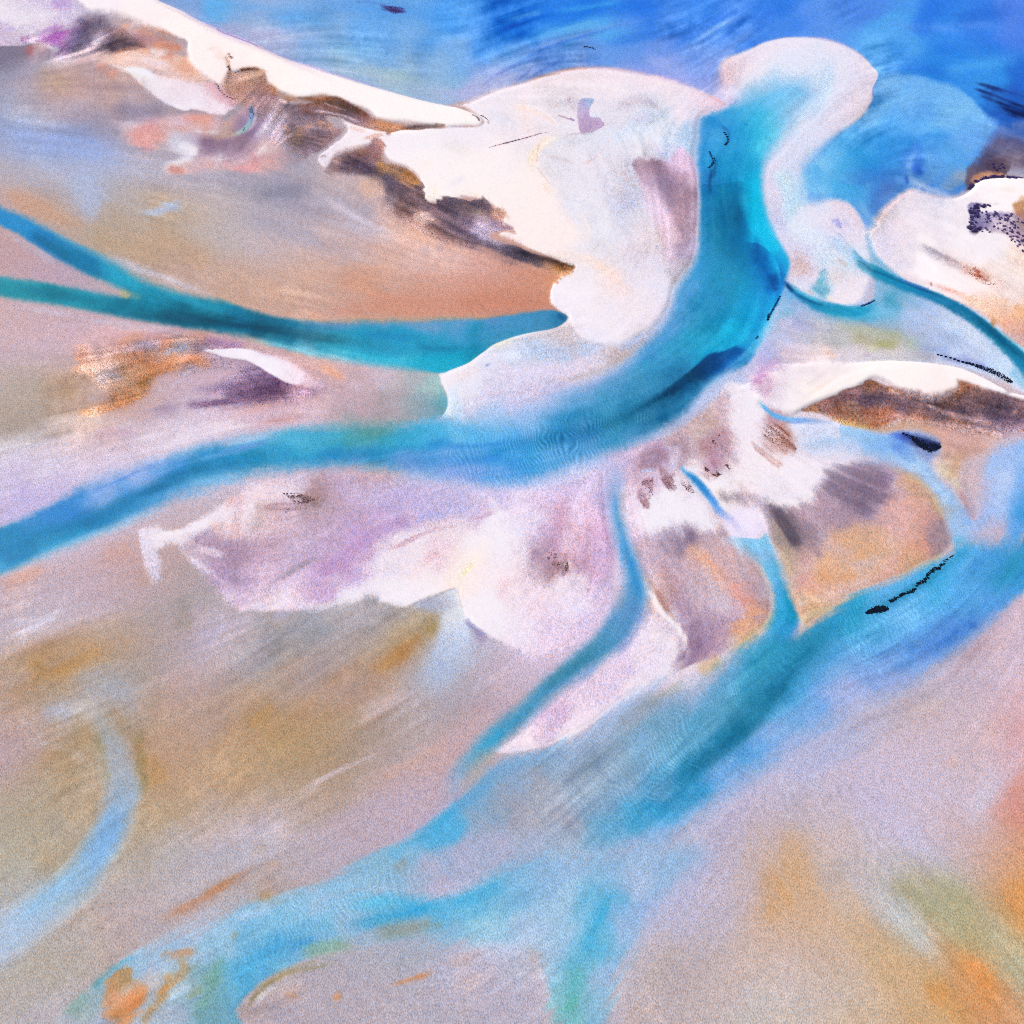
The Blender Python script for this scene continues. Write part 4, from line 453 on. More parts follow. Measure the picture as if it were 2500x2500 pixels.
S('5a4878', "1660,1310 1680,1305 1690,1325 1700,1330", w=6, s=14, a=.5, q=2)
P('5c4660', "1650,1290 1690,1285 1700,1320 1680,1340 1650,1360 1610,1330 1620,1300 1640,1310", a=.35, s=14, q=6, brk=.7)
P('4c3c58', "2030,1160 2090,1140 2150,1150 2180,1200 2130,1230 2110,1250 2060,1230 2020,1210", a=.5, s=14, q=8, r=3, brk=.9)
P('30283c', "1868,1222 1890,1232 1910,1265 1935,1305 1948,1330 1930,1325 1900,1280 1880,1245", a=.8, s=8, q=4, brk=.4)
P('504460', "1760,1215 1820,1215 1870,1225 1890,1250 1870,1260 1840,1238 1800,1228", a=.55, s=12, q=4, brk=.5)
P('685874', "1960,1270 1985,1300 2005,1360 1990,1355 1965,1310", a=.45, s=10, q=5, brk=.6)
P('704c5c', "1560,1105 1600,1100 1625,1110 1615,1140 1580,1145 1565,1140", a=.4, s=8, q=4, r=2, brk=.4)
for p, a in [("1735,1080 1750,1060 1770,1100 1780,1140 1750,1160 1725,1150 1715,1110",.5), ("1665,1085 1685,1075 1690,1110 1680,1120",.5), ("1730,1035 1755,1020 1760,1070 1735,1085",.35)]:
    P('804c58', p, a=a, s=9, r=5, q=4, brk=.9, brn='f')
P('8c4c3c', "1865,1040 1900,1035 1930,1070 1945,1095 1915,1105 1890,1085 1868,1065", a=.8, s=5, r=4, q=5, brk=.9, brn='s1')
P('a86c68', "1840,1060 1880,1090 1910,1130 1880,1120 1850,1090", a=.6, s=4, r=3, q=4, brk=1, brn='s1')
P('7c4450', "1615,1140 1640,1160 1650,1190 1640,1200 1615,1170", a=.7, s=4, r=3, q=4, brk=1, brn='f')
P('7c4858', "1570,1180 1590,1170 1590,1200 1580,1240 1565,1220", a=.7, s=5, r=3, q=4, brk=1, brn='f')
P('6c3c48', "1662,1172 1680,1175 1695,1195 1690,1205 1668,1190", a=.8, s=3, r=3, brk=.8, brn='f')
for c, p, ww, ss, a in [('a46858',"1555,1370 1580,1420 1610,1460 1640,1510 1660,1540",4,7,.5),('8c5c54',"1590,1435 1615,1475 1640,1505",3,5,.5),('f8eef2',"1562,1380 1580,1440 1620,1500 1660,1540 1680,1600 1690,1620",5,4,.9),('e8b8b4',"1585,1450 1590,1480 1600,1500",5,8,.5),('f6ecf4',"1680,1628 1600,1665 1520,1710 1440,1765 1360,1808 1250,1835",5,6,.6),('d8c8f0',"1560,1540 1530,1590 1480,1640",7,12,.5),('d8a868',"1700,1650 1730,1630 1770,1605",12,14,.75),('c8ac78',"1870,1520 1830,1555 1780,1590",6,10,.6),('c4b06c',"1885,1490 1880,1515 1860,1540",4,6,.5),('cfa04c',"2200,1150 2260,1185 2290,1230 2310,1280",6,9,.55),('c8a458',"2150,1130 2230,1165 2270,1200",5,8,.45),('d4bc68',"2230,1400 2270,1375 2310,1345",5,6,.5),('c8b484',"1955,1530 2000,1498 2060,1475 2130,1450",5,8,.55),('dcc060',"1960,1525 1975,1510",6,8,.4),('b48c84',"1945,1480 1950,1440 1930,1400 1905,1345",5,9,.4),('b8b074',"1905,1330 1925,1370 1940,1420",5,9,.4),('e0d4f0',"1780,1240 1820,1225 1850,1245 1860,1290 1840,1310 1800,1310 1770,1290",18,10,.85),('f0e8f8',"1790,1260 1840,1260 1850,1290",14,10,.7),('b0c4f0',"1600,1150 1575,1150 1570,1165",3,4,.6),('c498d0',"1540,1290 1555,1340",7,14,.4),('fdf4f8',"1790,940 1830,955 1870,985",5,6,.7),('f2ecf4',"1840,1215 1900,1225 1960,1225 1975,1200",6,8,.7),('a8a0b0',"1745,1190 1770,1215 1800,1225",6,9,.5),('8c8494',"1760,1200 1790,1220",4,8,.4),('d8d0e4',"1650,1170 1700,1200 1740,1240",8,14,.5),('b08c98',"1700,1150 1740,1165",4,8,.3)]:
    S(c, p, a=a, w=ww, s=ss, q=2)
# ================= pink shoals south of the main channel, left and middle =================
sheet('N')
P('', reg='pinkshoal', pts="340,1295,5 380,1290,5 430,1298,6 500,1260,10 560,1225,12 620,1190,14 700,1160,18 800,1150,24 900,1160,26 1000,1175,26 1150,1180,24 1300,1195,20 1400,1170,22 1500,1120,22 1540,1110,18 1520,1180,12 1500,1250,10 1510,1300,12 1495,1380,16 1490,1450,14 1450,1520,20 1400,1580,22 1330,1610,24 1270,1590,12 1230,1570,5 1190,1545,4 1160,1525,3 1140,1510,3 1132,1490,3 1120,1455,3 1118,1438,2 1108,1436,2 1070,1450,4 1040,1460,5 1000,1478,5 975,1482,5 940,1470,5 900,1456,6 830,1470,10 760,1485,10 700,1492,6 620,1492,6 580,1488,10 530,1440,14 470,1370,12 445,1345,8 430,1325,10 400,1330,10 385,1345,10 395,1390,12 375,1420,12 352,1370,8 345,1330,6", k='b', h=.5, eps=18,
  fill="360,1310,e0d0e0 350,1340,dcd0e4 375,1380,d4c4d8 400,1310,eadae6 440,1315,efe6f0 480,1300,ece0ec 520,1260,ecdce8 560,1230,dcb0bc 620,1230,e4ccdc 590,1260,ecdce4 560,1290,d8a8ac 490,1320,c0a0b4 460,1330,a890a8 520,1330,a888a4 560,1340,947494 600,1350,9c7c9c 580,1380,84688c 540,1390,a480ac 550,1420,c09cc4 600,1420,c4a0c8 640,1380,ac88ac 680,1350,a888a8 650,1300,c8a8c0 700,1250,d0b0c8 650,1230,e0c4d0 640,1270,b89c9c 700,1220,e8d8e4 720,1190,c8b0d0 760,1230,845c5c 740,1220,8c6060 800,1240,b08ca8 780,1260,a88898 850,1230,b898c0 850,1270,a888ac 900,1200,b8a4d0 1000,1220,b0a0d4 950,1250,a894cc 1000,1260,c0a4d4 1050,1260,b0a4e0 1100,1230,b0a4d8 1200,1210,c0b0e4 1150,1260,c8b0d8 800,1320,b090b8 750,1350,b498b8 700,1400,b494bc 650,1410,d0b4d8 640,1440,dcc4e4 600,1450,d8b8dc 560,1450,d8c8e4 850,1310,b488c4 900,1290,b48cc4 950,1280,a880b8 820,1380,a878b4 800,1400,a878b4 850,1360,c098c8 780,1430,c8a0d0 720,1440,dcc0e0 700,1470,e8daf0 650,1480,e4d8f0 900,1340,d8c0d8 950,1330,e8dae6 900,1400,ece2ee 850,1440,eae2f0 950,1420,f0eaf2 1000,1440,efe8f2 1000,1350,ecdce6 1050,1370,e8c4d0 1080,1330,e8d4dc 1050,1420,f4e6ea 1100,1410,fce8dc 1140,1380,fcece0 1160,1340,f8eaec 1120,1330,f2e8ee 1100,1290,e4ccd8 1050,1290,dcc0cc 1180,1280,f0e8f4 1200,1260,f0e8f6 1250,1230,ecd8f0 1220,1320,f2ecf4 1240,1360,f0e6f0 1250,1300,e4d8f0 1150,1430,fae6e8 1200,1420,f6e6ea 1180,1480,f0eaf2 1150,1490,f4ecf2 1200,1530,f0e8f4 1250,1450,ead4e0 1250,1520,ecdcec 1270,1570,ecdcf0 1300,1250,e4d4f0 1350,1210,d8bce4 1370,1250,c498c4 1380,1230,c890b4 1300,1310,dcc4e4 1350,1290,c4a0cc 1350,1330,b88cb4 1400,1300,d8c0e8 1330,1350,a88098 1350,1370,846078 1370,1370,906c80 1400,1340,b08cb8 1430,1350,c098d0 1440,1300,d0b0e4 1450,1380,c8a0d4 1470,1330,b898d0 1490,1250,b0a0dc 1400,1220,d8c4ec 1450,1180,c4b4e4 1480,1400,b8a8d8 1400,1400,e4d4e8 1380,1440,e8d8ea 1300,1450,e4ccdc 1320,1500,e8cce0 1400,1480,e8d8f0 1440,1430,dcc0e4 1420,1530,dcc0e4 1350,1560,dcc0e0 1300,1600,d8bcdc 1250,1400,f0dce8 1230,1400,f4e4ea")
P('5c3c3c', "725,1215,3 740,1205,3 770,1222,4 800,1238,8 780,1245,8 755,1240,3 745,1232,3", a=.85, q=4, r=3, brk=.7, brn='f')
P('7c5060', "650,1250 700,1230 760,1240 740,1260 680,1270", a=.55, s=6, q=5, r=3, brk=1, brn='s1')
P('644048', "1345,1355,4 1362,1345,4 1382,1370,3 1385,1395,3 1365,1390,4 1345,1372,4", a=.8, q=3, r=4, brk=.8, brn='f')
P('8c6088', "1300,1340 1400,1310 1450,1330 1440,1380 1390,1395 1330,1380 1300,1360", a=.55, s=10, q=5, r=5, brk=1.1, brn='f')
P('a878b0', "1370,1240 1350,1280 1340,1330 1360,1350 1375,1290", a=.5, s=8, q=4, r=3, brk=.8)
P('f4ecf4', "1380,1380 1400,1360 1420,1370 1400,1395", a=.6, s=4, r=4, brk=.9, brn='f')
for c, p, ww, ss, a in [('f4ecf2',"345,1292 385,1296 430,1305 480,1290 530,1255 570,1235",7,9,.75),('f0e8f0',"360,1300 390,1320 385,1350",8,12,.5),('8c6c94',"455,1330 520,1320 560,1335 610,1360",7,12,.45),('ecdcf0',"440,1340 480,1375 540,1420 570,1455",4,8,.75),('e8dcf0',"470,1335 520,1350 560,1360",3,6,.5),('806084',"540,1375 580,1380 620,1350",8,14,.4),('785878',"460,1328 490,1310 530,1290",3,6,.4),('e49c98',"555,1222 570,1230",12,12,.5),('e4a898',"500,1290 540,1285 590,1275",7,12,.45),('ccb0d4',"640,1420 690,1380 740,1330 850,1280",5,9,.5),('a06cac',"780,1400 830,1370 870,1340 930,1300 1000,1275",9,16,.5),('9c78c0',"920,1310 960,1285 1010,1270",6,12,.5),('b48cc8',"700,1390 760,1350 850,1300 930,1270",6,12,.4),('8c90dc',"1000,1268 1050,1258 1100,1250",4,8,.5),('8c8098',"640,1450 670,1420 710,1395 780,1360",1.5,4,.6),('6c5c74',"680,1420 740,1378 790,1350",1,3,.4),('d8c4e4',"880,1300 960,1260 1060,1240",3,7,.4),('fdf6fa',"1020,1465 1060,1448 1100,1435 1112,1433",5,6,.8),('f4ecf6',"700,1488 780,1480 860,1462 900,1454 940,1466 980,1480",5,7,.6),('c08498',"930,1340 970,1335 1000,1320 1050,1300 1110,1290",1.5,3,.6),('a06478',"1050,1295 1100,1286 1118,1290 1125,1286",2,2.5,.6),('bc7c98',"1120,1280 1180,1260 1220,1240",2,5,.5),('dc98ac',"1035,1390 1040,1370 1080,1350",4,9,.4),('fce8b0',"1122,1415 1140,1395 1158,1368",3,5,.8),('fce0d0',"1080,1432 1110,1425 1125,1440 1140,1440",4,8,.6),('f8f2f6',"1134,1480 1145,1508 1180,1535 1220,1560",5,5,.8),('e8a4b0',"1240,1400 1230,1440 1210,1470",6,14,.3),('d4a8b8',"1245,1340 1255,1350 1245,1360",3,4,.5),('e0c8e0',"1270,1570 1330,1600 1400,1570",8,16,.4),('b878b0',"1370,1230 1390,1220",4,6,.5),('c08cd0',"1440,1340 1470,1300 1490,1240",8,16,.4)]:
    S(c, p, a=a, w=ww, s=ss, q=2.5)
P('', "1000,1482,6 1040,1462,4 1072,1452,3 1108,1437,1.5 1117,1440,2 1120,1458,3 1131,1492,4 1140,1512,6 1150,1560,20 1130,1620,40 1080,1680,50 1040,1650,40 1060,1580,20 1070,1540,14 1070,1500,12 1040,1490,12", k='b', a=.9, eps=14, fill="1100,1460,dfe4ee 1110,1490,e4eaf2 1090,1500,dce0ec 1050,1475,b0b0c8 1110,1530,d4dcf0 1080,1640,a8b8d8 1090,1600,b8c4e0 1110,1570,c4d0ea 1040,1480,a4a8c0")
for c, p, ww, ss, a in [('6c70c0',"1104,1438 1114,1442 1118,1452",1.8,2.5,.7),('7c78b0',"1133,1506 1145,1522 1165,1540 1190,1560",3,5,.6),('8484a0',"1020,1480 1050,1462 1080,1450",2,4,.5),('7c7c8c',"880,1470 905,1460 930,1476",5,12,.45),('8c8c9c',"930,1490 960,1500 1000,1490",10,18,.4),('a8a8dc',"660,1510 690,1500 710,1498",5,9,.5),('9c88b8',"1160,1535 1190,1570",8,14,.4)]:
    S(c, p, a=a, w=ww, s=ss, q=2)
# white sliver and purple mat on the left flat
P('', reg='mat5', pts="470,948,14 540,930,16 600,900,14 640,900,6 700,932,3 735,942,3 775,935,14 790,945,20 740,975,20 640,990,20 560,992,14 480,995,10 455,990,10 470,980,12 550,970,12", k='b', q=3, eps=11, a=.95, fill="500,920,b094b4 560,920,a890b0 600,890,b498b8 620,920,8c7094 660,920,7c5c84 700,940,70507c 740,940,6c4c74 770,938,a884ac 680,960,5f4268 620,955,604468 580,960,7c5c80 640,975,6c4f74 560,985,7c6084 500,988,86688c 520,960,a488ac 470,990,94789c 700,970,8c6c90 740,965,b894b8")
P('4a3052', "570,955 640,945 720,940 760,940 700,958 640,968 590,975", a=.5, s=10, q=4, brk=.5)
S('5c4064', "465,992 510,986 560,980 600,975", w=4, s=8, a=.6, q=2)
P('', "360,1000,10 400,975,14 440,985,14 420,1010,12 380,1015,12", k='b', a=.5, q=4, fill="390,995,8c789c 420,1000,9c88a8")
P('', reg='mat6', pts="180,860,10 250,840,12 340,825,12 450,815,10 560,835,12 600,850,8 540,860,6 500,860,4 540,870,6 560,890,10 500,905,12 420,930,12 370,975,10 300,1005,8 220,1012,8 190,1000,12 250,960,14 200,920,16 150,930,20 190,900,14", k='b', a=.9, q=5, r=3, eps=12, fill="200,865,dc9c88 300,840,d8a098 260,860,c8a4a8 400,830,e0a098 500,830,dca090 350,850,b8a4b8 300,870,d89c80 420,870,d49878 500,860,a494ac 450,850,c8b8c8 540,890,b49cb4 480,890,d88c68 400,900,d89068 340,880,d49070 250,900,c49c90 300,930,cc9878 200,930,a88c80 350,930,d8905c 400,930,b8a0b0 300,970,d49068 230,1000,d49870 340,970,d49468 250,960,b89080 230,960,c08c70 370,960,c898a0 260,910,b8acb8 470,910,b09cb0 580,850,a884a8 520,840,b08cb0")
for c, p, ww, ss, a in [('dc8450',"330,900 400,890 470,875 520,868",8,12,.5),('d88450',"220,1008 290,985 350,950",8,12,.45),('d88858',"350,940 390,910 440,895",8,12,.5),('e0946c',"270,845 330,825 370,815",6,9,.4),('e49878',"390,860 430,830 480,815 540,810",6,9,.4),('a494b4',"260,850 320,850 380,840 410,835",6,9,.45),('b8b8d4',"395,875 420,855 460,845",5,6,.7),('b0a8c8',"225,970 232,980",5,5,.9),('c0b8d0',"350,975 400,950 440,930 480,905",3,4,.6),('c4bcd4',"350,940 380,945",3,3,.6),('c0b4c8',"430,925 470,900",2.5,4,.6),('a89cb0',"240,905 290,920 300,940",8,12,.5),('a87ca8',"480,828 540,835 600,850",6,9,.5),('8c7894',"540,868 580,880 620,905",3,6,.4),('b49cb0',"500,900 560,890 600,895",8,14,.4)]:
    S(c, p, a=a, w=ww, s=ss, q=3, brk=.2)
P('', reg='sliver', pts="500,856,2 540,853,2 580,851,2 620,856,5 660,870,8 700,880,10 745,905,10 790,940,14 760,950,10 740,940,3 735,933,1.5 738,938,1.5 722,939,1.5 700,935,1.5 672,920,1.5 645,904,1.5 622,890,1.5 600,880,1.5 560,875,2 530,866,2", k='b', h=.8, eps=10, fill="520,856,ece4f0 560,862,f2e8f6 600,868,f4ecf8 640,888,f4eef8 680,910,f2ecf6 720,933,f0e4f4 735,937,e8d8ec 650,872,e4d4e8 700,890,dcc8e0 740,910,d8bcd8 770,935,d4b8d0 700,915,f0e6f4")
for c, p, ww, ss, a in [('e8a080',"775,875 800,900 830,920 855,930",9,14,.7),('e89868',"790,890 820,910 840,920",5,9,.5),('a88c8c',"830,880 860,905 890,935",7,14,.4),('e0b4b8',"870,890 920,910 980,930",10,20,.4),('dccce0',"860,880 920,895 990,910",6,12,.5),('dcc4d8',"850,935 870,945 890,955",5,7,.7),('e8a89c',"600,1005 660,985 700,980",6,10,.4),('d89c94',"620,1035 680,1025 740,1015",6,9,.5),('b87c6c',"640,1032 700,1022 760,1010",2.5,5,.5),('efe0e8',"480,1050 560,1040 640,1030",6,10,.6),('e8b8b4',"560,1010 620,1000 680,985",6,9,.5),('e4dce8',"-30,1100 80,1065 160,1035 260,1025 360,1035",12,20,.5),('e4e0f0',"-40,1110 30,1085 100,1070",14,20,.6),('e8d8e8',"300,1075 400,1070 520,1050 600,1035",9,14,.6),('c0a0c0',"220,1060 280,1055 350,1060",6,14,.5),('b49cb4',"340,1000 400,1015 450,1010",8,14,.4),('c8b0dc',"0,1190 40,1150 100,1140",14,20,.5),('b898d8',"40,1200 70,1190",10,14,.4),('a88c74',"80,960 150,950 200,970",14,24,.45),('9c8c80',"-10,1040 60,1050 130,1030",12,20,.4),('c0a8d8',"0,1260 100,1220 200,1180",14,24,.4)]:
    S(c, p, a=a, w=ww, s=ss, q=3)
# ================= pale sand lobe between the two channels =================
P('', reg='lobe', pts="1388,775,2 1398,798,4 1420,828,8 1462,845,10 1510,848,12 1550,860,20 1480,920,16 1400,945,14 1330,990,30 1280,1040,40 1150,1040,30 1090,1018,8 1078,1016,2 1091,995,2 1093,975,2 1088,955,2 1078,938,2 1071,920,1.5 1070,912,1.5 1100,903,1.5 1143,886,1.5 1165,870,1.5 1185,856,1.5 1209,839,1.5 1272,817,2 1345,803,2 1372,792,2", k='b', h=.4, eps=16, fill="1385,790,d8ccd4 1360,810,ccbcc0 1380,830,c8b8c0 1300,820,d0c8d4 1230,840,d8d8d4 1300,850,b8c8e4 1360,860,b4c4e4 1430,850,bcc8e4 1250,870,c8d4ee 1180,880,d8dcee 1150,900,ece0e6 1100,910,f0e6ee 1085,930,f0e8f2 1110,950,dce4f6 1105,980,d0e0f6 1130,960,e4dcec 1150,920,dce0f2 1200,910,d8d8f0 1250,900,d8d0ec 1300,890,d4d0ec 1400,890,d8c8dc 1450,880,d8ccdc 1500,870,c8b4b8 1540,850,c0b0b8 1350,910,d8c8e0 1280,930,d4c4e0 1200,950,d4cce8 1150,1000,d0ccec 1250,980,c8c4e8 1330,950,c0bce4 1120,1010,bcd4f4 1200,1020,a8c4f0 1280,1010,a8bcec 1080,1000,d8e8f4")
S('f6f0f6', "1386,778 1368,795 1340,804 1272,819 1209,841 1185,858 1165,872 1143,888 1100,905 1072,914", w=2.5, s=2.5, a=.75); S('b8e0e8', "1345,802 1272,817 1209,839", w=1.2, s=1.6, a=.6); S('e8e4c8', "1200,848 1230,838 1260,828", w=4, s=7, a=.5)
for c, p, ww, ss, a in [('b0a090',"1270,940 1350,932 1420,920 1480,898 1540,860 1600,805",4,7,.45),('c8b4b0',"1480,895 1530,865 1580,825 1610,800",8,9,.5),('a4b8e0',"1250,850 1340,860 1430,855 1500,850",8,16,.5),('dcd0ec',"1180,930 1280,915 1380,905 1470,885",8,16,.5),('ecd4d8',"1100,930 1140,918 1180,905",5,10,.4),('6878c8',"1188,893 1193,890",2,2,.5),('b4c8b8',"1040,915 1060,935 1070,960",8,14,.3)]:
    S(c, p, a=a, w=ww, s=ss, q=2)
for i in range(16):    # ripple marks on the lip of the lobe
    t = i/15.; x = 1500+115*t; y = 878-62*t
    S('9c8c84', f"{x-9},{y-8} {x},{y} {x+7},{y+9}", w=1.3, s=1.6, a=.55)
# ================= north-west channel =================
w = dict(k='w', body='north_west')
P('', "-300,360,12 0,504,12 62,529,12 145,576,12 235,623,14 290,650,16 348,680,18 435,712,16 543,736,10 575,745,6 620,760,8 700,778,8 781,787,12 926,786,16 1071,780,12 1180,777,9 1272,764,6 1345,757,5 1372,764,2 1387,774,1.5 1372,792,1.5 1345,803,1.5 1272,817,1.5 1209,839,1.5 1185,856,1.5 1165,870,1.5 1143,886,1.5 1100,903,1.5 1073,911,4 999,904,12 890,890,12 781,872,12 690,850,12 616,826,12 507,806,10 362,785,10 254,765,10 145,745,10 0,723,10 -300,670,12 -300,640,10 0,676,10 72,685,10 181,703,10 260,720,10 322,726,8 300,708,10 260,690,10 217,672,9 145,632,8 72,587,7 0,551,7 -300,420,8", h=-2.5, eps=32, sm=12, **w,
  fill="-100,470,3a98d4 0,515,3c98d4 0,540,1c84c4 60,545,2a92d0 70,575,1c78b8 145,585,2c90c8 145,615,1578a8 180,640,0f6fa0 217,640,289cc8 260,655,24a4c8 260,680,22a0c0 320,690,26a6c8 380,700,38a8d0 435,725,24a0c8 320,715,28a0c0 400,740,1f98bc 0,690,3aa4bc 0,705,1a8898 60,700,249cb0 100,715,1a8a9c 181,720,24a0b8 200,740,167f96 280,745,0c6c88 350,745,188ca8 350,770,10708c 435,770,0a607c 500,750,2098b8 540,760,2096b8 500,790,18809c 560,790,0c607c 580,765,1a7fa8 620,800,0a506c 672,805,0c5a78 700,795,1878a4 650,830,54b4cc 700,850,48b0d0 750,830,107090 800,820,12789c 800,800,3c88b8 850,800,6c94c4 900,800,7c98c8 780,855,58b8dc 800,870,88c0dc 850,860,2aa8cc 900,840,1690b8 950,830,1a98c4 900,870,30b4d8 960,880,58c0dc 1000,850,1494b4 1000,880,18b0d4 1050,870,10a8cc 1050,900,24b0d0 1100,890,14a4c8 1080,840,1898bc 1150,870,1490b0 1150,840,1488ac 1200,820,2890b8 1000,800,8ca0cc 1000,820,2c9cd0 1100,810,38a0d4 1100,790,7c9ccc 1180,800,4c98cc 1200,785,6490c8 1250,790,4894c8 1300,780,4c90c0 1345,770,4088b0 1372,775,1c6898 1345,790,2880b0 1280,805,2c90b8")
for c, p, ww, ss, a in [('064460',"250,745 350,765 450,780 560,790 660,805 740,820 820,830 900,838 980,845",11,16,.6),('053a54',"440,778 540,788 640,803 740,818",8,13,.5),('0a5c7c',"20,700 120,715 220,735 300,750",7,12,.4),('08587c',"60,560 130,605 190,645",8,14,.4),('7cd0e4',"580,820 660,840 740,858 820,872 900,884 980,896",4,8,.65),('30c8e4',"760,858 860,868 960,880 1040,890",6,12,.4),('14709c',"1000,846 1080,852 1150,850",6,12,.5),('1878b8',"850,815 940,822 1040,828",5,10,.4),('c8b878',"290,712 320,723",4,9,.6),('90a090',"290,708 330,722 350,730",4,8,.4),('1c78c8',"40,568 110,610 180,655",2,5,.4),('5c90c8',"720,790 800,797 900,800",5,10,.4),('54acd8',"62,528 145,572 235,622 300,655",4,9,.35),('0c4c7c',"1355,768 1378,774 1370,786",4,5,.6)]:
    S(c, p, a=a, w=ww, s=ss, q=2, k='t')
# pale verges of the north-west channel
for c, p, ww, ss, a in [('b8c0e0',"235,600 290,632 350,660 440,695 540,722",6,14,.55),('c0bccc',"300,640 380,675 480,712",5,10,.45),('c8c4dc',"-20,738 120,762 250,785 400,806 540,828",5,10,.5),('b8c4e4',"-20,555 80,605 150,650",3,8,.4),('c8a890',"560,800 620,830 680,858",3,6,.4)]:
    S(c, p, a=a, w=ww, s=ss, q=2, k='b')
# lagoon against the lobe
P('', "800,880,40 900,900,30 1000,908,20 1069,914,3 1075,935,1.5 1086,955,1.5 1092,975,1.5 1092,993,1.5 1086,1006,2 1076,1017,4 1020,1022,20 950,1040,30 850,1050,40 780,1030,40 820,980,50 900,950,50", k='w', body='main', a=.95, h=-.6, eps=24, fill="1060,925,a8ccc8 1040,940,a8c4c8 1075,950,8cc4cc 1080,980,5cacc0 1080,1000,5ca4b4 1050,1000,6c98a8 1020,1000,90a4b4 1000,960,b4b4bc 950,930,c4b8c0 900,910,ccbccc 850,900,ccb0bc 950,980,b4a4b0 900,1000,b09ca4 850,990,c4a4b0 900,1030,90a0a0 950,1030,709c98 850,1030,94a8ac 1000,1025,7c9ca4 800,960,ccacb8 820,1020,a8b0b8")
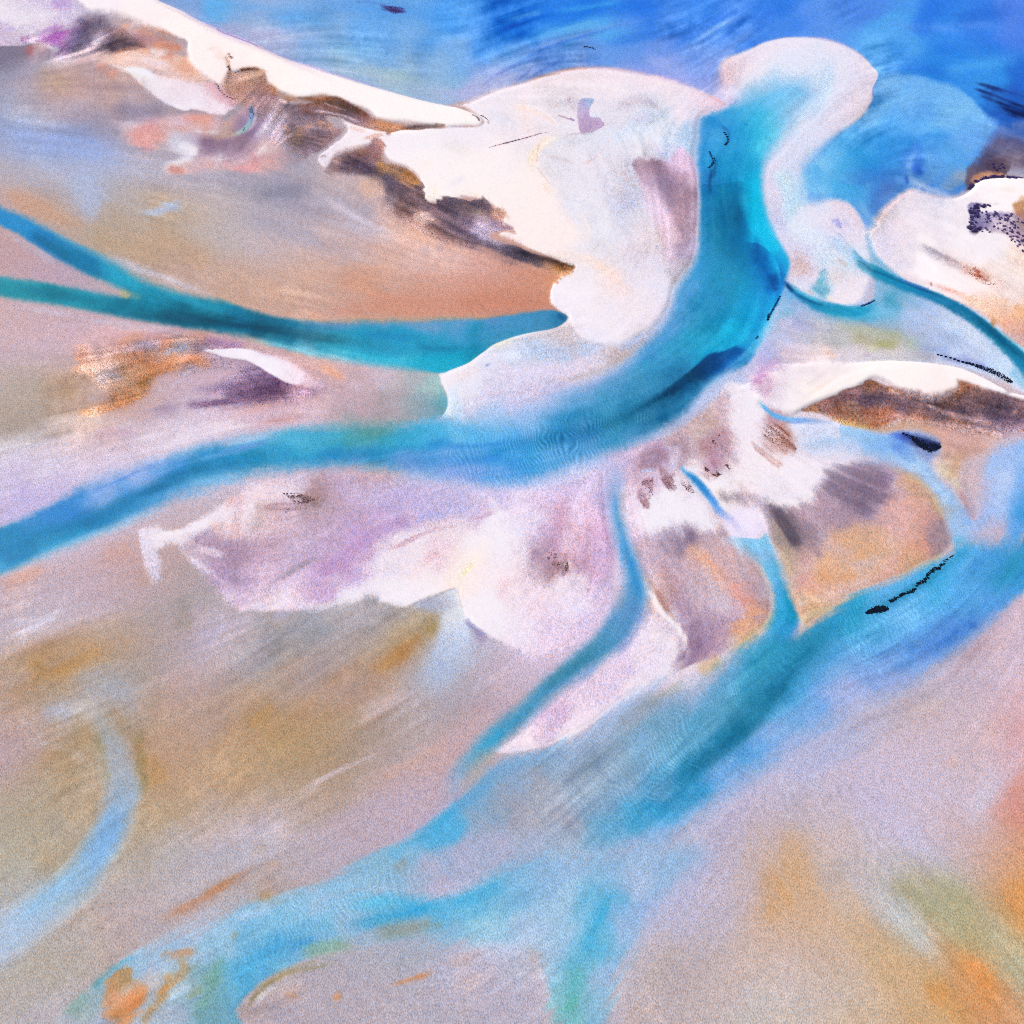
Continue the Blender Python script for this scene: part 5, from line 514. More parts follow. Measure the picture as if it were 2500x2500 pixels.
# ================= main channel =================
w = dict(k='w', body='main')
P('', """1738,276,12 1716,290,14 1707,344,14 1702,391,12 1707,435,8 1709,500,8 1707,560,9 1704,610,12 1690,650,14 1655,705,16 1640,755,16 1612,800,16 1565,850,18 1510,895,22 1440,930,28 1380,960,34 1300,1010,40 1200,1030,40 1100,1024,20 1060,1022,20 980,1040,20 900,1045,24 800,1040,20 700,1048,14 600,1065,20 500,1090,24 400,1120,24 300,1150,24 217,1180,20 109,1240,14 0,1288,12 -300,1400,14 -300,1520,20
 0,1402,12 91,1363,16 181,1325,18 290,1280,20 362,1248,22 430,1215,24 507,1188,26 600,1155,26 700,1145,26 780,1135,24 860,1135,24 962,1145,26 1080,1165,28 1200,1185,28 1309,1170,26 1417,1130,24 1526,1092,20 1599,1056,16 1671,1009,14 1707,966,12 1765,916,12 1815,890,10 1846,850,9 1872,790,6 1903,730,6 1915,690,8 1928,640,5 1908,600,8 1884,560,8 1866,500,10 1860,440,12 1868,396,22 1895,345,38 1940,290,44 1985,240,44 1960,212,34 1900,202,36 1850,214,34 1810,240,24 1780,262,8 1760,272,10""", h=-3.5, eps=30, sm=12, **w,
  fill="""1725,285,58a8e0 1740,290,2a94d8 1716,330,6cb4ec 1716,380,6cb0ec 1740,320,1c88d0 1770,280,40b4e8 1800,270,60c0ec 1860,240,74c4f2 1900,225,70c0f2 1950,235,7cc4f2 1930,260,80c8f4 1980,240,98ccf4 1900,280,60c8ee 1850,300,40bce6 1830,320,2ab4e2 1800,310,28a8dc 1780,300,24a0dc 1760,340,3aa4e0 1790,360,1a98d0 1850,340,4cc8ec 1860,370,58d0f2 1840,380,28b8e4 1820,400,1c98cc 1780,420,148cc8 1740,380,1080cc 1720,440,2c8cd8 1730,480,1c80c8 1760,500,1488b8 1800,480,1480b8 1845,440,1cc8f0 1850,480,18d0f6 1830,450,18a8dc 1840,540,18c0ee 1860,560,1cc8f2 1870,580,18c4f2 1900,640,1cb8ee 1890,600,20c4f4 1915,640,28bcf0 1800,560,1070a8 1750,560,187ca8 1720,540,2484c0 1720,600,3494cc 1760,620,1c84a8 1800,620,187cb0 1840,600,0c60a8 1850,640,0c58a8 1860,660,1470c0 1880,680,1048a0 1890,700,1070d0 1870,640,14a0e4 1870,720,18b0ec 1880,740,14a4e0 1840,700,1890d4 1800,700,1c94bc 1750,700,2494b8 1700,660,3c9cd8 1720,700,2890c4 1670,700,5ca4dc 1680,740,48a0d8 1650,760,6ca8e0 1700,770,2c94c0 1750,780,1f94bc 1800,760,1c98c4 1840,760,10a0dc 1850,800,1498d4 1800,800,1cbcea 1770,830,18b4e6 1830,830,28a0d8 1790,870,1070bc 1740,820,20a4d0 1700,820,249cc4 1640,810,58a0dc 1650,850,309cc8 1600,860,4494d0 1600,900,389ccc 1550,880,74a8dc 1560,930,4498c4 1500,920,7ca4d8 1500,960,5098c8 1440,950,9cb0e0 1430,990,68a8d8 1480,1010,3c98c4 1540,1000,2080ac 1600,1000,206c98 1650,980,1c70a0 1700,940,186ca0 1740,940,4ca4d8 1680,980,4c9ccc 1620,1030,54a4d4 1560,1060,64a8dc 1500,1060,3c94c0 1450,1050,2484b0 1400,1060,2080b4 1350,1010,7cb0e4 1300,1030,7cb4ea 1350,1060,2890c8 1300,1080,2c94d4 1250,1050,50a8e4 1200,1040,68b8ee 1200,1080,38a0e4 1250,1110,3898e0 1200,1120,4ca4ea 1150,1100,4898dc 1150,1050,58b4e8 1100,1040,74c4ee 1050,1060,50b8e4 1050,1100,2890d4 1000,1060,3cacd4 1000,1090,2c9cd0 1100,1120,5c9ce0 1250,1150,74a8ea 1350,1130,64a8e4 1400,1100,58a0dc 1450,1090,6ca4e0 1100,1150,8ca4e8 1000,1130,6c98dc 950,1060,3ca8c4 950,1100,2490c8 900,1055,58a4a8 850,1060,4ca4b0 900,1090,2898c8 900,1120,5494d4 800,1060,44a8c4 800,1090,2494c0 800,1110,2488c4 750,1060,48acd0 700,1060,58b8dc 700,1080,3cacd0 700,1110,1c8cbc 750,1120,1c90cc 650,1070,7cc0e0 650,1100,3098c4 620,1130,1684b4 700,1135,3c9cd8 600,1080,90c4e8 550,1080,a8c4ee 580,1110,2c98d0 550,1130,1278ac 560,1160,2498d0 500,1100,98bcf0 500,1130,2c98d8 480,1150,1078a8 500,1175,48a8e0 430,1150,288cd4 420,1180,1074a8 400,1130,a4bcf4 350,1150,a8bcf4 300,1150,b8c0f0 300,1170,a4bcf2 380,1170,3c94dc 350,1200,127cb4 300,1200,3c90dc 250,1190,a8bcf4 260,1220,2488c4 300,1240,1078b0 240,1260,1480b8 360,1225,54a4dc 420,1205,6cb0e8 300,1265,54ace4 200,1230,3c8cd8 150,1250,3484d4 180,1270,1480bc 180,1300,28a0d4 100,1270,3c88d4 100,1300,1484b8 60,1330,107cb0 50,1290,4090d4 100,1340,38a8dc 0,1320,1c88bc 0,1360,107cb4 0,1390,50b0e0 -100,1370,1880b8""")
C_ = """0a4068 """
P('', "1803,845,6 1790,846,6 1755,856,5 1725,866,5 1695,895,4 1665,920,4 1630,945,5 1590,970,8 1550,995,14 1500,1020,22 1440,1050,30 1500,1040,30 1570,1010,26 1640,980,22 1700,945,18 1750,915,16 1800,895,12 1830,870,12", k='t', a=.92, eps=14, q=1.5, fill="1790,855,0c4890 1760,865,0a3c80 1740,880,0a3870 1770,890,0c50a0 1720,890,0a3460 1690,910,08365c 1650,940,083c60 1600,970,0c4c74 1620,970,0c4468 1680,940,0a4878 1560,1000,125c84 1500,1030,1c7098 1790,880,1068c0 1440,1050,2080ac")
for c, p, ww, ss, a in [('10d0f8',"1845,400 1838,440 1842,500 1860,560 1885,610 1905,645",13,14,.55),('62dcf8',"1900,300 1870,345 1850,390",10,18,.5),('0850a0',"1832,560 1848,600 1860,640 1880,680 1892,720",8,10,.55),('063c88',"1878,665 1886,685 1894,705",7,7,.6),('084890',"1836,600 1840,630 1850,650",8,10,.4),('0c5c90',"1790,420 1785,520 1790,600 1795,680",12,24,.35),('107098',"1755,440 1750,540 1760,620",10,20,.3),('1460a8',"1722,400 1730,440 1736,490",10,16,.45),('18c4f0',"1800,770 1790,800 1770,830 1740,845",14,20,.45),('20b8e8',"1840,740 1850,780 1840,810",12,18,.45),('0e64a8',"1750,690 1760,740 1740,790",16,30,.25),('2c70b8',"1870,700 1860,760 1840,800",4,10,.35),
   ('5cc4ee',"1765,912 1830,860 1870,800 1900,740",5,9,.55),('b0c8f0',"1700,975 1760,925 1820,890",6,12,.5),('0c5c98',"1495,1040 1420,1060 1350,1070 1290,1085",10,18,.4),('0a6cac',"1320,1060 1240,1090 1170,1110",8,14,.35),('0a6c9c',"700,1110 620,1125 540,1140 460,1160 380,1190 300,1230 220,1265 120,1310 0,1360",12,18,.45),('0a5c8c',"560,1125 480,1145 400,1175 320,1220",8,14,.35),('1c78c0',"950,1095 850,1105 760,1112",8,14,.35),('b8d8f4',"0,1398 90,1362 180,1326 290,1284 360,1252 430,1222",5,10,.4),('a0c8f0',"430,1200 520,1172 600,1150",10,18,.5),
   ('4a94a0',"830,1040 900,1050 980,1045",10,16,.45),('5c9888',"860,1045 920,1060 960,1050",6,12,.35),('d0d8f4',"520,1092 600,1075 680,1058",3,6,.5),('6c98e4',"260,1175 340,1150 430,1125 520,1105",2,4,.4),('80a4ec',"300,1190 380,1160 470,1125",2,4,.4),('3878d8',"205,1205 280,1178 350,1145",2,5,.4),('7cacec',"420,1145 500,1118 580,1095 660,1075",3,6,.4),('5c88d8',"560,1100 640,1078 700,1060",1.5,4,.4),
   ('84b4ee',"1000,1115 1080,1105 1160,1100 1230,1090",5,9,.4),('2078d0',"1060,1080 1130,1090 1200,1085 1280,1070",5,9,.4),('2c80d8',"1080,1130 1160,1125 1240,1118",4,8,.4),('a0b0ec',"1000,1150 1100,1145 1200,1150 1300,1145",6,12,.4)]:
    S(c, p, a=a, w=ww, s=ss, q=2.5, k='t')
P('', "1708,296,10 1730,282,6 1748,284,6 1760,300,5 1776,316,4 1782,345,4 1772,355,5 1760,352,6 1745,345,12 1730,380,14 1712,370,16", k='t', a=.65, eps=10, fill="1735,300,1c88d0 1720,330,3898dc 1750,330,48a8e0 1765,335,58b8ea 1775,330,0c58a8 1740,350,2890d8")
for c, p, ww, ss, a in [('06285c',"1768,325 1776,335 1776,350 1770,354",1.4,2,.85),('0a3c80',"1758,308 1776,318 1781,345",2,4,.6),('062c68',"1732,370 1738,385 1742,400 1730,410",1.6,2.2,.75),('0a3470',"1740,378 1748,395 1745,415 1736,440",3,6,.6),('08305c',"1733,400 1736,425 1732,450 1736,480",1.8,4,.5),('184888',"1815,295 1820,305 1826,303",1.2,2,.5),('062050',"1904,724 1893,745 1882,765 1874,782",1,1.4,.9),('06183c',"1876,768 1874,781",1.4,1.2,.9),('06204c',"1850,822 1846,826",1.6,1.5,.85),('08306c',"1890,700 1896,712",3,4,.5),('204878',"1616,377 1620,378",1,1,.6)]:
    S(c, p, a=a, w=ww, s=ss, q=.6, k='t')
# ================= east creek: two dark threads =================
w = dict(k='w', body='east_creek')
S('', "1918,690,3 1930,702,6 1948,718,8 1970,732,9 2000,748,11 2040,756,13 2080,760,13 2110,758,11 2135,742,8,.5 2150,730,6,0", cols='0c4c90 1470b0 1c88b8 2098c0 2ca4d0 60b4dc', s=7, h=-.8, **w)
for c, p, ww, ss, a in [('06245c',"1917,692 1928,703 1940,714",2.5,2.5,.85),('08305c',"1940,716 1965,728 1990,740 2020,748",2,3,.6),('061c4c',"2100,748 2118,742 2136,733",1.6,1.8,.8),('2c3c98',"2105,745 2125,738",1.2,1.5,.7),('40d0ec',"1925,690 1945,708 1970,724 2010,738",3,4,.6)]:
    S(c, p, a=a, w=ww, s=ss, k='t')
S('', "2075,605,3,.3 2090,625,7,.8 2105,645,11 2130,660,13 2160,675,13 2200,695,12 2250,712,12 2300,733,12 2350,760,13 2400,795,14 2440,830,15 2480,865,17 2520,905,18 2700,1080,22", cols='68b8e4 2c98c4 1c8cb0 1c84b4 1c80b4 1878a8 1c80a8 1c80a8 1c7fa8', s=7, sl_=4, sr=8, h=-1, **w)
for c, p, ww, ss, a in [('06386c',"2088,632 2105,648 2130,660 2160,672 2200,688 2260,710 2320,735",2.2,3,.65),('08406c',"2350,755 2400,790 2440,825 2480,860 2520,900",4,7,.5),('052850',"2092,635 2110,645 2125,655",1.2,1.2,.7),('4c70c8',"2180,675 2230,695 2280,712",2,2.5,.6),('18a0c8',"2120,655 2180,685 2260,720",4,8,.4),('b08048',"2418,794 2428,790",6,6,.85),('3cc4dc',"2430,800 2470,832 2510,866",2,3,.5),('6cb8e0',"2080,612 2096,640",2,3,.5),('2870c0',"2085,610 2100,630 2120,648",1.5,2,.5)]:
    S(c, p, a=a, w=ww, s=ss, k='t')
S('6cc0e8', "2475,910 2490,930 2510,950", w=8, s=10, a=.6, k='w', body='east_creek'); S('1c88b8', "2480,880 2500,910 2520,935", w=9, s=8, a=.7, k='w', body='east_creek')
# ================= small creeks and pools =================
w = dict(k='w', body='pool')
S('', "1857,985,2 1868,996,4 1884,1010,6 1905,1020,6 1930,1025,6 1960,1028,6 2000,1030,5,.7 2040,1038,5,.5 2052,1040,4,.3", cols='48b8f0 3898e0 48a8f0 6cb4f4 5c98f0 a8c8f8 c0d4f8', s=6, h=-.5, **w)
P('', "1920,1040,12 1980,1030,12 2050,1038,3 2055,1068,2 2020,1070,10 1960,1066,14", k='b', a=.85, fill="1940,1050,d8dcf4 2000,1050,c8d4f8 2040,1050,d4dcf6")
S('4470d8', "2051,1034 2054,1050 2053,1070", w=1, s=1.4, a=.7, k='t'); S('3c70d8', "1912,1028 1940,1032 1965,1030", w=1.5, s=2.5, a=.5, k='t')
w = dict(k='w', body='lagoon')
P('', "2050,1040,3 2110,1048,10 2160,1058,12 2210,1052,12 2250,1056,10 2290,1072,10 2295,1100,10 2275,1130,12 2290,1165,14 2325,1200,12 2345,1230,10 2365,1265,10 2385,1265,10 2400,1200,30 2400,1140,20 2430,1100,20 2500,1070,16 2700,1020 2700,1300 2520,1290,14 2480,1340,20 2440,1280,40 2400,1300,30 2340,1340,14 2320,1300,12 2300,1240,14 2260,1185,16 2210,1150,18 2150,1125,24 2060,1105,30 1960,1090,30 2000,1070,20 2050,1068,4", h=-.8, eps=18, sm=12, **w,
  fill="2060,1050,9cc8f0 2100,1060,98c4f0 2060,1090,c0d0f4 2120,1090,8cbcf0 2150,1075,88b8f0 2200,1080,6c9ce8 2180,1110,a0c8f4 2230,1130,94c0f2 2260,1130,b0d0f4 2280,1090,90a0d0 2270,1160,98c4f4 2300,1190,a0c8f4 2260,1170,a0b4d0 2320,1230,a4c8f2 2330,1280,a0c4f0 2310,1250,a8b0b8 2350,1290,a4c4ec 2330,1330,60b4dc 2380,1290,a8c0ee 2390,1250,b0c4f0 2400,1200,b4c4f0 2430,1150,a8c4f4 2450,1120,a8c0f0 2480,1080,b4c4f0 2490,1120,98c0f4 2450,1200,b8ccf6 2490,1200,90b8f2 2500,1260,3898dc 2480,1250,7cb4f0 2440,1260,a8c4f4 2420,1300,a8bcec 2480,1300,68a8ec 2400,1260,b0bcec")
for c, p, ww, ss, a in [('6ca8ec',"2350,1230 2362,1265 2350,1290",4,10,.4),('74b0ee',"2500,1120 2490,1200 2495,1260",8,16,.5),('c0d4f8',"2420,1260 2440,1200 2470,1130",9,18,.5),('c8d8f6',"2160,1100 2230,1140 2290,1190 2330,1240",4,9,.4),('a8a8c0',"2362,1180 2370,1230 2372,1265",5,7,.5),('9c8c90',"2352,1170 2362,1210",4,6,.4),('d8d8c8',"2290,1125 2310,1150 2335,1180",5,8,.5)]:
    S(c, p, a=a, w=ww, s=ss, k='t', q=2)
P('', "2175,1060,10 2200,1052,10 2240,1062,8 2285,1075,7 2297,1088,4 2296,1095,3 2280,1105,5 2255,1100,6 2225,1085,12", k='t', a=.85, q=2, eps=8, fill="2190,1062,4c70d8 2220,1070,2c4098 2250,1075,1c2c70 2280,1085,1c2860 2240,1085,141f50 2260,1095,0c1440 2280,1097,14204c")
S('1c2c8c', "2285,868 2330,878 2380,890 2430,910 2462,928", w=4, s=6, a=.55, q=1, k='t'); S('7080d0', "2330,862 2380,880 2420,900", w=6, s=10, a=.5, q=3, k='t')
w = dict(k='w', body='small_creek')
S('', "1666,1142,2 1672,1152,5 1690,1165,8 1710,1185,9 1730,1210,9 1750,1238,9 1765,1255,9,.8 1790,1275,8,.5 1815,1300,8,.1", cols='50a8f0 3c9ce4 3898dc 48a0e8 5ca0ea 7ca8f0 b8b8f0 d8d0f4', s=6, h=-.6, **w)
S('1c70c0', "1672,1152 1700,1175 1735,1215 1755,1245", w=3, s=6, a=.45, k='t')
w = dict(k='w', body='narrow')
S('', "1495,1130,22,.2 1500,1165,18,.6 1500,1200,14,.9 1502,1240,13 1510,1280,14 1522,1320,16 1538,1370,18 1548,1410,22 1550,1450,28 1538,1490,34 1505,1540,36 1465,1580,28 1410,1625,24 1340,1680,22 1280,1740,22 1230,1780,22 1190,1815,22 1150,1860,22,.9 1120,1900,22,.6 1100,1950,24,.35 1080,2000,26,0", cols='98b0e4 7ca8dc 5c9cd0 549cd4 58a4dc 54a0dc 58a0d8 5c9cd0 6098cc 5494c4 4890b8 4890b8 4894bc 4898c4 50a4cc 58a8d4 6cacdc 98b0dc b0b4d4', s=22, q=2, h=-1.2, sm=12, **w)
for c, p, ww, ss, a in [('2890d4',"1510,1290 1530,1350 1550,1400 1560,1450 1562,1490",7,10,.6),('3498dc',"1500,1200 1505,1260 1520,1310",5,9,.5),('7c8cdc',"1570,1470 1565,1520 1530,1570 1490,1610",6,12,.5),('2c7c94',"1470,1570 1430,1605 1370,1650 1310,1700",9,14,.45),('8c98b0',"1520,1420 1510,1460 1500,1500",8,14,.35),('28a0cc',"1240,1775 1200,1810 1160,1850",9,14,.4),('6c9ce0',"1330,1690 1400,1660 1480,1610",6,12,.4),('a88c80',"1518,1190 1520,1230 1510,1280",4,8,.35)]:
    S(c, p, a=a, w=ww, s=ss, k='t', q=2)
# creek behind the round shoal joining the broad channel
w = dict(k='w', body='bend')
P('', "1770,1315,16 1800,1312,4 1855,1315,3 1868,1300,6 1880,1320,8 1900,1370,12 1915,1420,14 1935,1470,10 1948,1500,7 1948,1530,8 1930,1560,14 1900,1600,24 1840,1640,30 1820,1600,30 1860,1560,24 1885,1515,18 1892,1480,14 1885,1440,14 1865,1400,14 1845,1370,16 1810,1345,18", h=-1, eps=16, **w, fill="1790,1325,b8ccec 1830,1325,a4d0f0 1850,1330,88c8f0 1870,1330,80c4ee 1860,1370,88b8e0 1890,1400,5cb4e0 1880,1430,78b0dc 1910,1440,38a0d8 1900,1480,38a4d8 1930,1480,1490bc 1940,1510,1c94c4 1910,1530,2ca0d0 1930,1540,3098d4 1890,1560,4ca4d8 1870,1600,3c9cd0")
S('7c98dc', "1946,1500 1950,1530 1935,1555 1910,1580", w=5, s=9, a=.5, k='t'); S('4c8cac', "1808,1318 1825,1340 1850,1370", w=3, s=7, a=.4, k='t')
# ================= broad south-east channel =================
w = dict(k='w', body='broad')
P('', """2560,1260,14 2510,1290,16 2480,1320,30 2420,1330,30 2370,1325,26 2345,1335,14 2300,1365,16 2240,1390,16 2180,1420,14 2100,1455,12 2040,1485,14 1980,1530,16 1930,1560,20 1870,1570,24 1800,1600,30 1730,1650,36 1680,1680,40 1560,1700,24 1480,1745,14 1400,1800,10 1300,1835,14 1230,1860,24 1170,1900,24 1120,1950,20 1050,2010,16 980,2055,12 900,2085,16 830,2130,20 780,2180,30 1000,2190,40 1120,2170,40 1250,2140,50 1400,2100,40 1450,2090,30 1500,2080,30 1600,2050,40 1700,1990,40 1780,1930,40 1850,1880,40 1930,1820,40 2000,1770,40 2100,1720,40 2200,1680,40 2280,1620,36 2350,1580,30 2420,1520,24 2480,1460,20 2530,1420,16 2800,1200 2800,1000""", h=-2, eps=34, sm=12, a=.97, q=3, **w,
  fill="""2500,1290,4ca0e4 2500,1350,3c98cc 2480,1400,2c94c0 2440,1300,80b4f0 2390,1310,88b8f0 2380,1330,3ca0d8 2400,1360,48a0e8 2440,1400,4098d8 2480,1440,4c98e0 2500,1420,2c90d4 2340,1350,3ca4dc 2370,1370,5cacec 2300,1380,58b4ec 2320,1420,50b4f0 2280,1420,38a8dc 2350,1450,58a8ee 2400,1480,4894d8 2420,1500,5c9ce4 2440,1510,6ca4e8 2380,1530,5490e0 2330,1550,5c98e4 2300,1580,88a8e8 2250,1500,68b8f4 2200,1450,58b4ec 2150,1450,6cb0e8 2100,1490,209cc8 2150,1500,48a8dc 2200,1540,64b4f4 2250,1560,5894e0 2200,1600,5c94dc 2280,1530,50a0ec 2150,1560,60b4f4 2050,1520,2c98c8 2000,1550,2c94bc 2050,1580,54a8e4 2100,1620,6cacec 2150,1640,88a8e8 2200,1650,98a8dc 2000,1640,58a4dc 1960,1600,1c80a8 1900,1620,2c98c0 1950,1680,4ca8e0 2000,1700,74a8ea 2050,1710,9cb0e4 2100,1700,a8b4e4 1900,1680,2484b0 1880,1720,2088b4 1920,1740,54a8e0 1970,1760,84b0ea 1850,1660,3ca0cc 1830,1700,4ca0c8 1800,1640,64a8d8 1850,1760,1c7ca4 1800,1780,208cb8 1830,1830,4c9cdc 1870,1820,78b0ee 1900,1800,a0b8ec 1780,1700,54a4cc 1750,1740,60a4c8 1730,1690,74acd4 1700,1680,98b0d8 1650,1700,8ca4c4 1620,1720,88a4c4 1600,1770,6ca0bc 1650,1760,6ca4c8 1700,1790,60a4d0 1750,1800,3c98c8 1720,1850,1c80ac 1680,1870,1c88bc 1700,1890,188cbc 1740,1880,4ca0e0 1780,1870,80b0ec 1640,1830,74b0d8 1600,1830,84b0d8 1550,1750,a0acc4 1550,1800,8ca8c4 1500,1780,a8bcdc 1450,1780,b0c4e8 1500,1840,8ca4c0 1550,1870,8ca4b8 1400,1820,94b4d8 1350,1840,8cb0d8 1400,1870,90a8c4 1300,1860,88b0d8 1260,1880,80acd8 1450,1900,94a4bc 1300,1900,a0b0c8 1350,1930,a4a8b8 1250,1920,90a8c8 1200,1900,78a8d4 1160,1930,68a8d8 1200,1950,98a4b8 1250,1980,a8a4b4 1300,2000,a8a8b8 1120,1970,5ca8d8 1080,2010,54b0e0 1150,2010,a4a8bc 1050,2030,4cb0e0 1000,2060,58b0dc 960,2080,6cb8e0 920,2110,8cb8d4 880,2150,8cb8d8 1000,2110,b0b0c8 1100,2080,b4b0cc 1200,2080,b0b0cc 1050,2160,b8b0cc 1400,1990,a8a8bc 1400,2050,a8b4cc 1300,2080,a8b4d0 1450,2030,74acd0 1500,2000,58a4d0 1500,2060,80b4d8 1550,1970,38a0d0 1600,1940,1c90c4 1620,1960,2c98cc 1650,1910,1c84b4 1580,2000,3ca4d4 1640,1980,48a8e0 1700,1920,48a0e0 1750,1920,80b0ec 1700,1960,90b8e8 1600,2030,88b0e0 1550,2040,94bce0 1650,2000,94b8e8 1550,1920,90b0d4 1600,1900,78a8d4 1500,1950,8cb0d4""")
for c, p, ww, ss, a in [('0c6c94',"2090,1495 2020,1545 1970,1590 1930,1640 1880,1700 1830,1760 1780,1810 1720,1855 1670,1890 1620,1930 1560,1970",14,22,.5),('0a5c80',"1990,1570 1950,1620 1900,1690 1850,1745",9,14,.35),('0a5c84',"1830,1770 1760,1830 1700,1875 1650,1915",9,14,.4),('7cc0f4',"2300,1440 2220,1500 2130,1560 2050,1620 1980,1700",14,26,.4),('2c70d0',"2420,1500 2360,1530 2280,1580 2200,1610",8,18,.4),('3c80d0',"2200,1590 2260,1570 2300,1530",8,18,.35),('2060b8',"2360,1535 2390,1525",5,10,.4),('3888d8',"2480,1460 2420,1480 2360,1500",8,16,.35),('2898b8',"2500,1340 2460,1400 2400,1450",12,20,.35),('2ca0d4',"2385,1310 2350,1345 2300,1385 2240,1420",9,14,.45),('5ca4cc',"1780,1690 1700,1760 1600,1840 1480,1900",14,28,.35),('4898bc',"1740,1720 1670,1790 1600,1850",12,24,.3),('9c98a0',"1640,1690 1560,1740 1500,1800",10,20,.35),('b0c8f0',"1680,1640 1600,1670 1520,1720 1440,1780",8,12,.5),('b0a898',"1560,1720 1640,1680 1690,1660",5,12,.4),('68a4d4',"1390,1840 1300,1860 1220,1890 1150,1940 1090,2000",9,14,.4),('34a8dc',"1130,1960 1080,2005 1030,2040 980,2062",6,9,.6),('b0a090',"1130,1900 1180,1850 1220,1840",9,18,.5),('c0a498',"1180,1870 1150,1900 1120,1940",9,16,.4),('a08c7c',"960,2130 1000,2100",8,14,.45)]:
    S(c, p, a=a, w=ww, s=ss, k='t', q=3)
# ================= south-west drain and the lower creek =================
w = dict(k='w', body='lower')
P('', """1500,2070,40 1420,2085,40 1300,2090,30 1220,2120,30 1150,2170,26 1080,2190,20 1000,2195,20 920,2200,24 850,2190,30 780,2170,30 720,2170,24 660,2200,24 600,2210,24 560,2240,24 480,2270,24 400,2300,20 320,2330,14 270,2365,10 230,2400,10 190,2440,12 140,2500,14 100,2600 260,2700 640,2700
 590,2500,10 600,2440,8 640,2400,10 700,2360,14 760,2330,16 850,2300,24 950,2290,26 1050,2290,30 1150,2290,30 1210,2310,30 1300,2330,24 1335,2400,16 1345,2460,20 1350,2520,20 1350,2700 1490,2700 1480,2500,24 1490,2420,24 1520,2350,24 1560,2280,30 1620,2190,40 1700,2080,50""", h=-.8, eps=30, a=.85, q=5, sm=12, **w,
  fill="""1450,2100,88b8dc 1400,2130,98bce0 1500,2130,98c0e4 1550,2150,a8c0e4 1350,2140,88b4dc 1250,2140,74b0d8 1200,2160,68b4dc 1150,2190,5cb8e0 1100,2200,50b4e0 1050,2210,48b0e0 1000,2230,48b4e0 950,2240,44b4e0 900,2250,4cb0dc 850,2230,88c4ec 800,2220,90c4ea 750,2200,9cc4e4 700,2220,88c8ec 650,2240,80c4ec 700,2260,58b0e0 750,2270,68b8e4 800,2260,60b8e0 650,2290,3ca4dc 700,2300,48a4d4 750,2300,80b0d8 600,2280,68b8e4 600,2320,3ca8d8 560,2340,48a8d8 640,2330,48a8e0 600,2370,40a8dc 560,2400,4ca8d4 580,2440,58a8d4 540,2420,64a8bc 520,2470,64a0b0 560,2480,68a8c0 500,2330,74a8b8 520,2380,6ca0a8 460,2440,88b0c8 480,2400,a8bcd0 540,2270,94c4e4 480,2290,a8c4e8 400,2320,98c0e8 330,2345,88bce4 280,2370,74b0d8 240,2400,7ca0b0 200,2450,8ca4a8 160,2490,a0a8b8 300,2400,b8a898 350,2360,b8b4c0 400,2380,b8b0b4 350,2430,b0a8b8 280,2450,a8a8c0 250,2480,a0b0d0 420,2480,a4b4d0 850,2280,94b8d8 900,2290,a0b0c4 1000,2270,8cb4d0 1100,2250,80b8dc 1150,2240,88c4dc 1200,2230,80c4dc 1250,2220,70bce4 1200,2260,98c8e0 1250,2180,74b4dc 1300,2200,80b8e0 1300,2250,b0cce8 1350,2230,a8cce8 1400,2200,a4cce8 1350,2300,b4d0ee 1300,2300,b8ccec 1350,2350,a8d0ec 1370,2400,88c8e4 1380,2450,7cc4d4 1400,2480,78b8bc 1430,2440,74b8c8 1440,2350,50b4dc 1460,2260,48b0dc 1450,2220,58b8e0 1490,2190,50b0dc 1420,2300,68bce0 1430,2400,6cb8c8 1460,2480,80b8dc 1480,2400,98b8e0 1500,2280,a0bce4 1540,2220,98b4e0""")
for c, p, ww, ss, a in [('2ca4dc',"1100,2200 1040,2215 980,2232 900,2250 820,2265",9,12,.6),('1c9cd8',"1060,2210 1000,2228 950,2240",6,9,.4),('38a4d8',"1250,2150 1200,2175 1140,2198 1080,2205",9,16,.45),('2c9cd4',"720,2285 670,2310 620,2340 590,2380 580,2410",14,18,.5),('2890d0',"780,2285 740,2300 700,2310",6,10,.45),('34a8d8',"1500,2180 1470,2220 1450,2270 1435,2320 1425,2350",13,12,.65),('50b0b8',"1420,2340 1405,2400 1395,2460 1390,2520",14,16,.55),('5cb49c',"1400,2420 1390,2480",9,14,.4),('88a880',"720,2330 780,2320 840,2310 880,2305",9,12,.55),('8c8048',"605,2470 615,2440 650,2405 700,2378 760,2362 840,2352",7,7,.75),('7c6c34',"600,2480 612,2445 645,2410 690,2385",4,5,.6),('e0e4f4',"612,2475 630,2440 670,2405 720,2385",4,7,.6),('9c8464',"900,2280 980,2270 1060,2268",10,16,.45),('a0947c',"1020,2260 1060,2258 1090,2270",7,12,.4),('2c8c9c',"215,2420 240,2395 270,2368 300,2352",7,7,.65),('4cb0d0',"260,2372 300,2350 340,2338",4,6,.5),('6c988c',"160,2490 190,2450 220,2420",9,12,.5),('84bce4',"300,2352 380,2325 460,2300",6,12,.4),('6ca088',"470,2500 500,2440 520,2390 540,2340 570,2300",9,14,.5),('8c9868',"450,2440 480,2420 500,2410",5,7,.5),('8c8464',"570,2300 575,2270",5,9,.4),('b8d4f0',"400,2450 440,2420 470,2400",5,9,.5),('d8d4ec',"560,2250 620,2230 680,2210",6,12,.4)]:
    S(c, p, a=a, w=ww, s=ss, k='t', q=3)
P('', "265,2395,6 290,2365,5 320,2360,6 340,2400,10 360,2430,10 330,2470,10 300,2500,12 260,2500,14 255,2450,12", k='t', a=.85, q=5, r=3, eps=12, fill="285,2385,b87840 300,2375,a88048 320,2400,bca490 290,2410,bc7c58 310,2430,d09064 340,2430,d8844c 280,2460,b48c80 300,2480,cc8850 260,2480,b8885c")
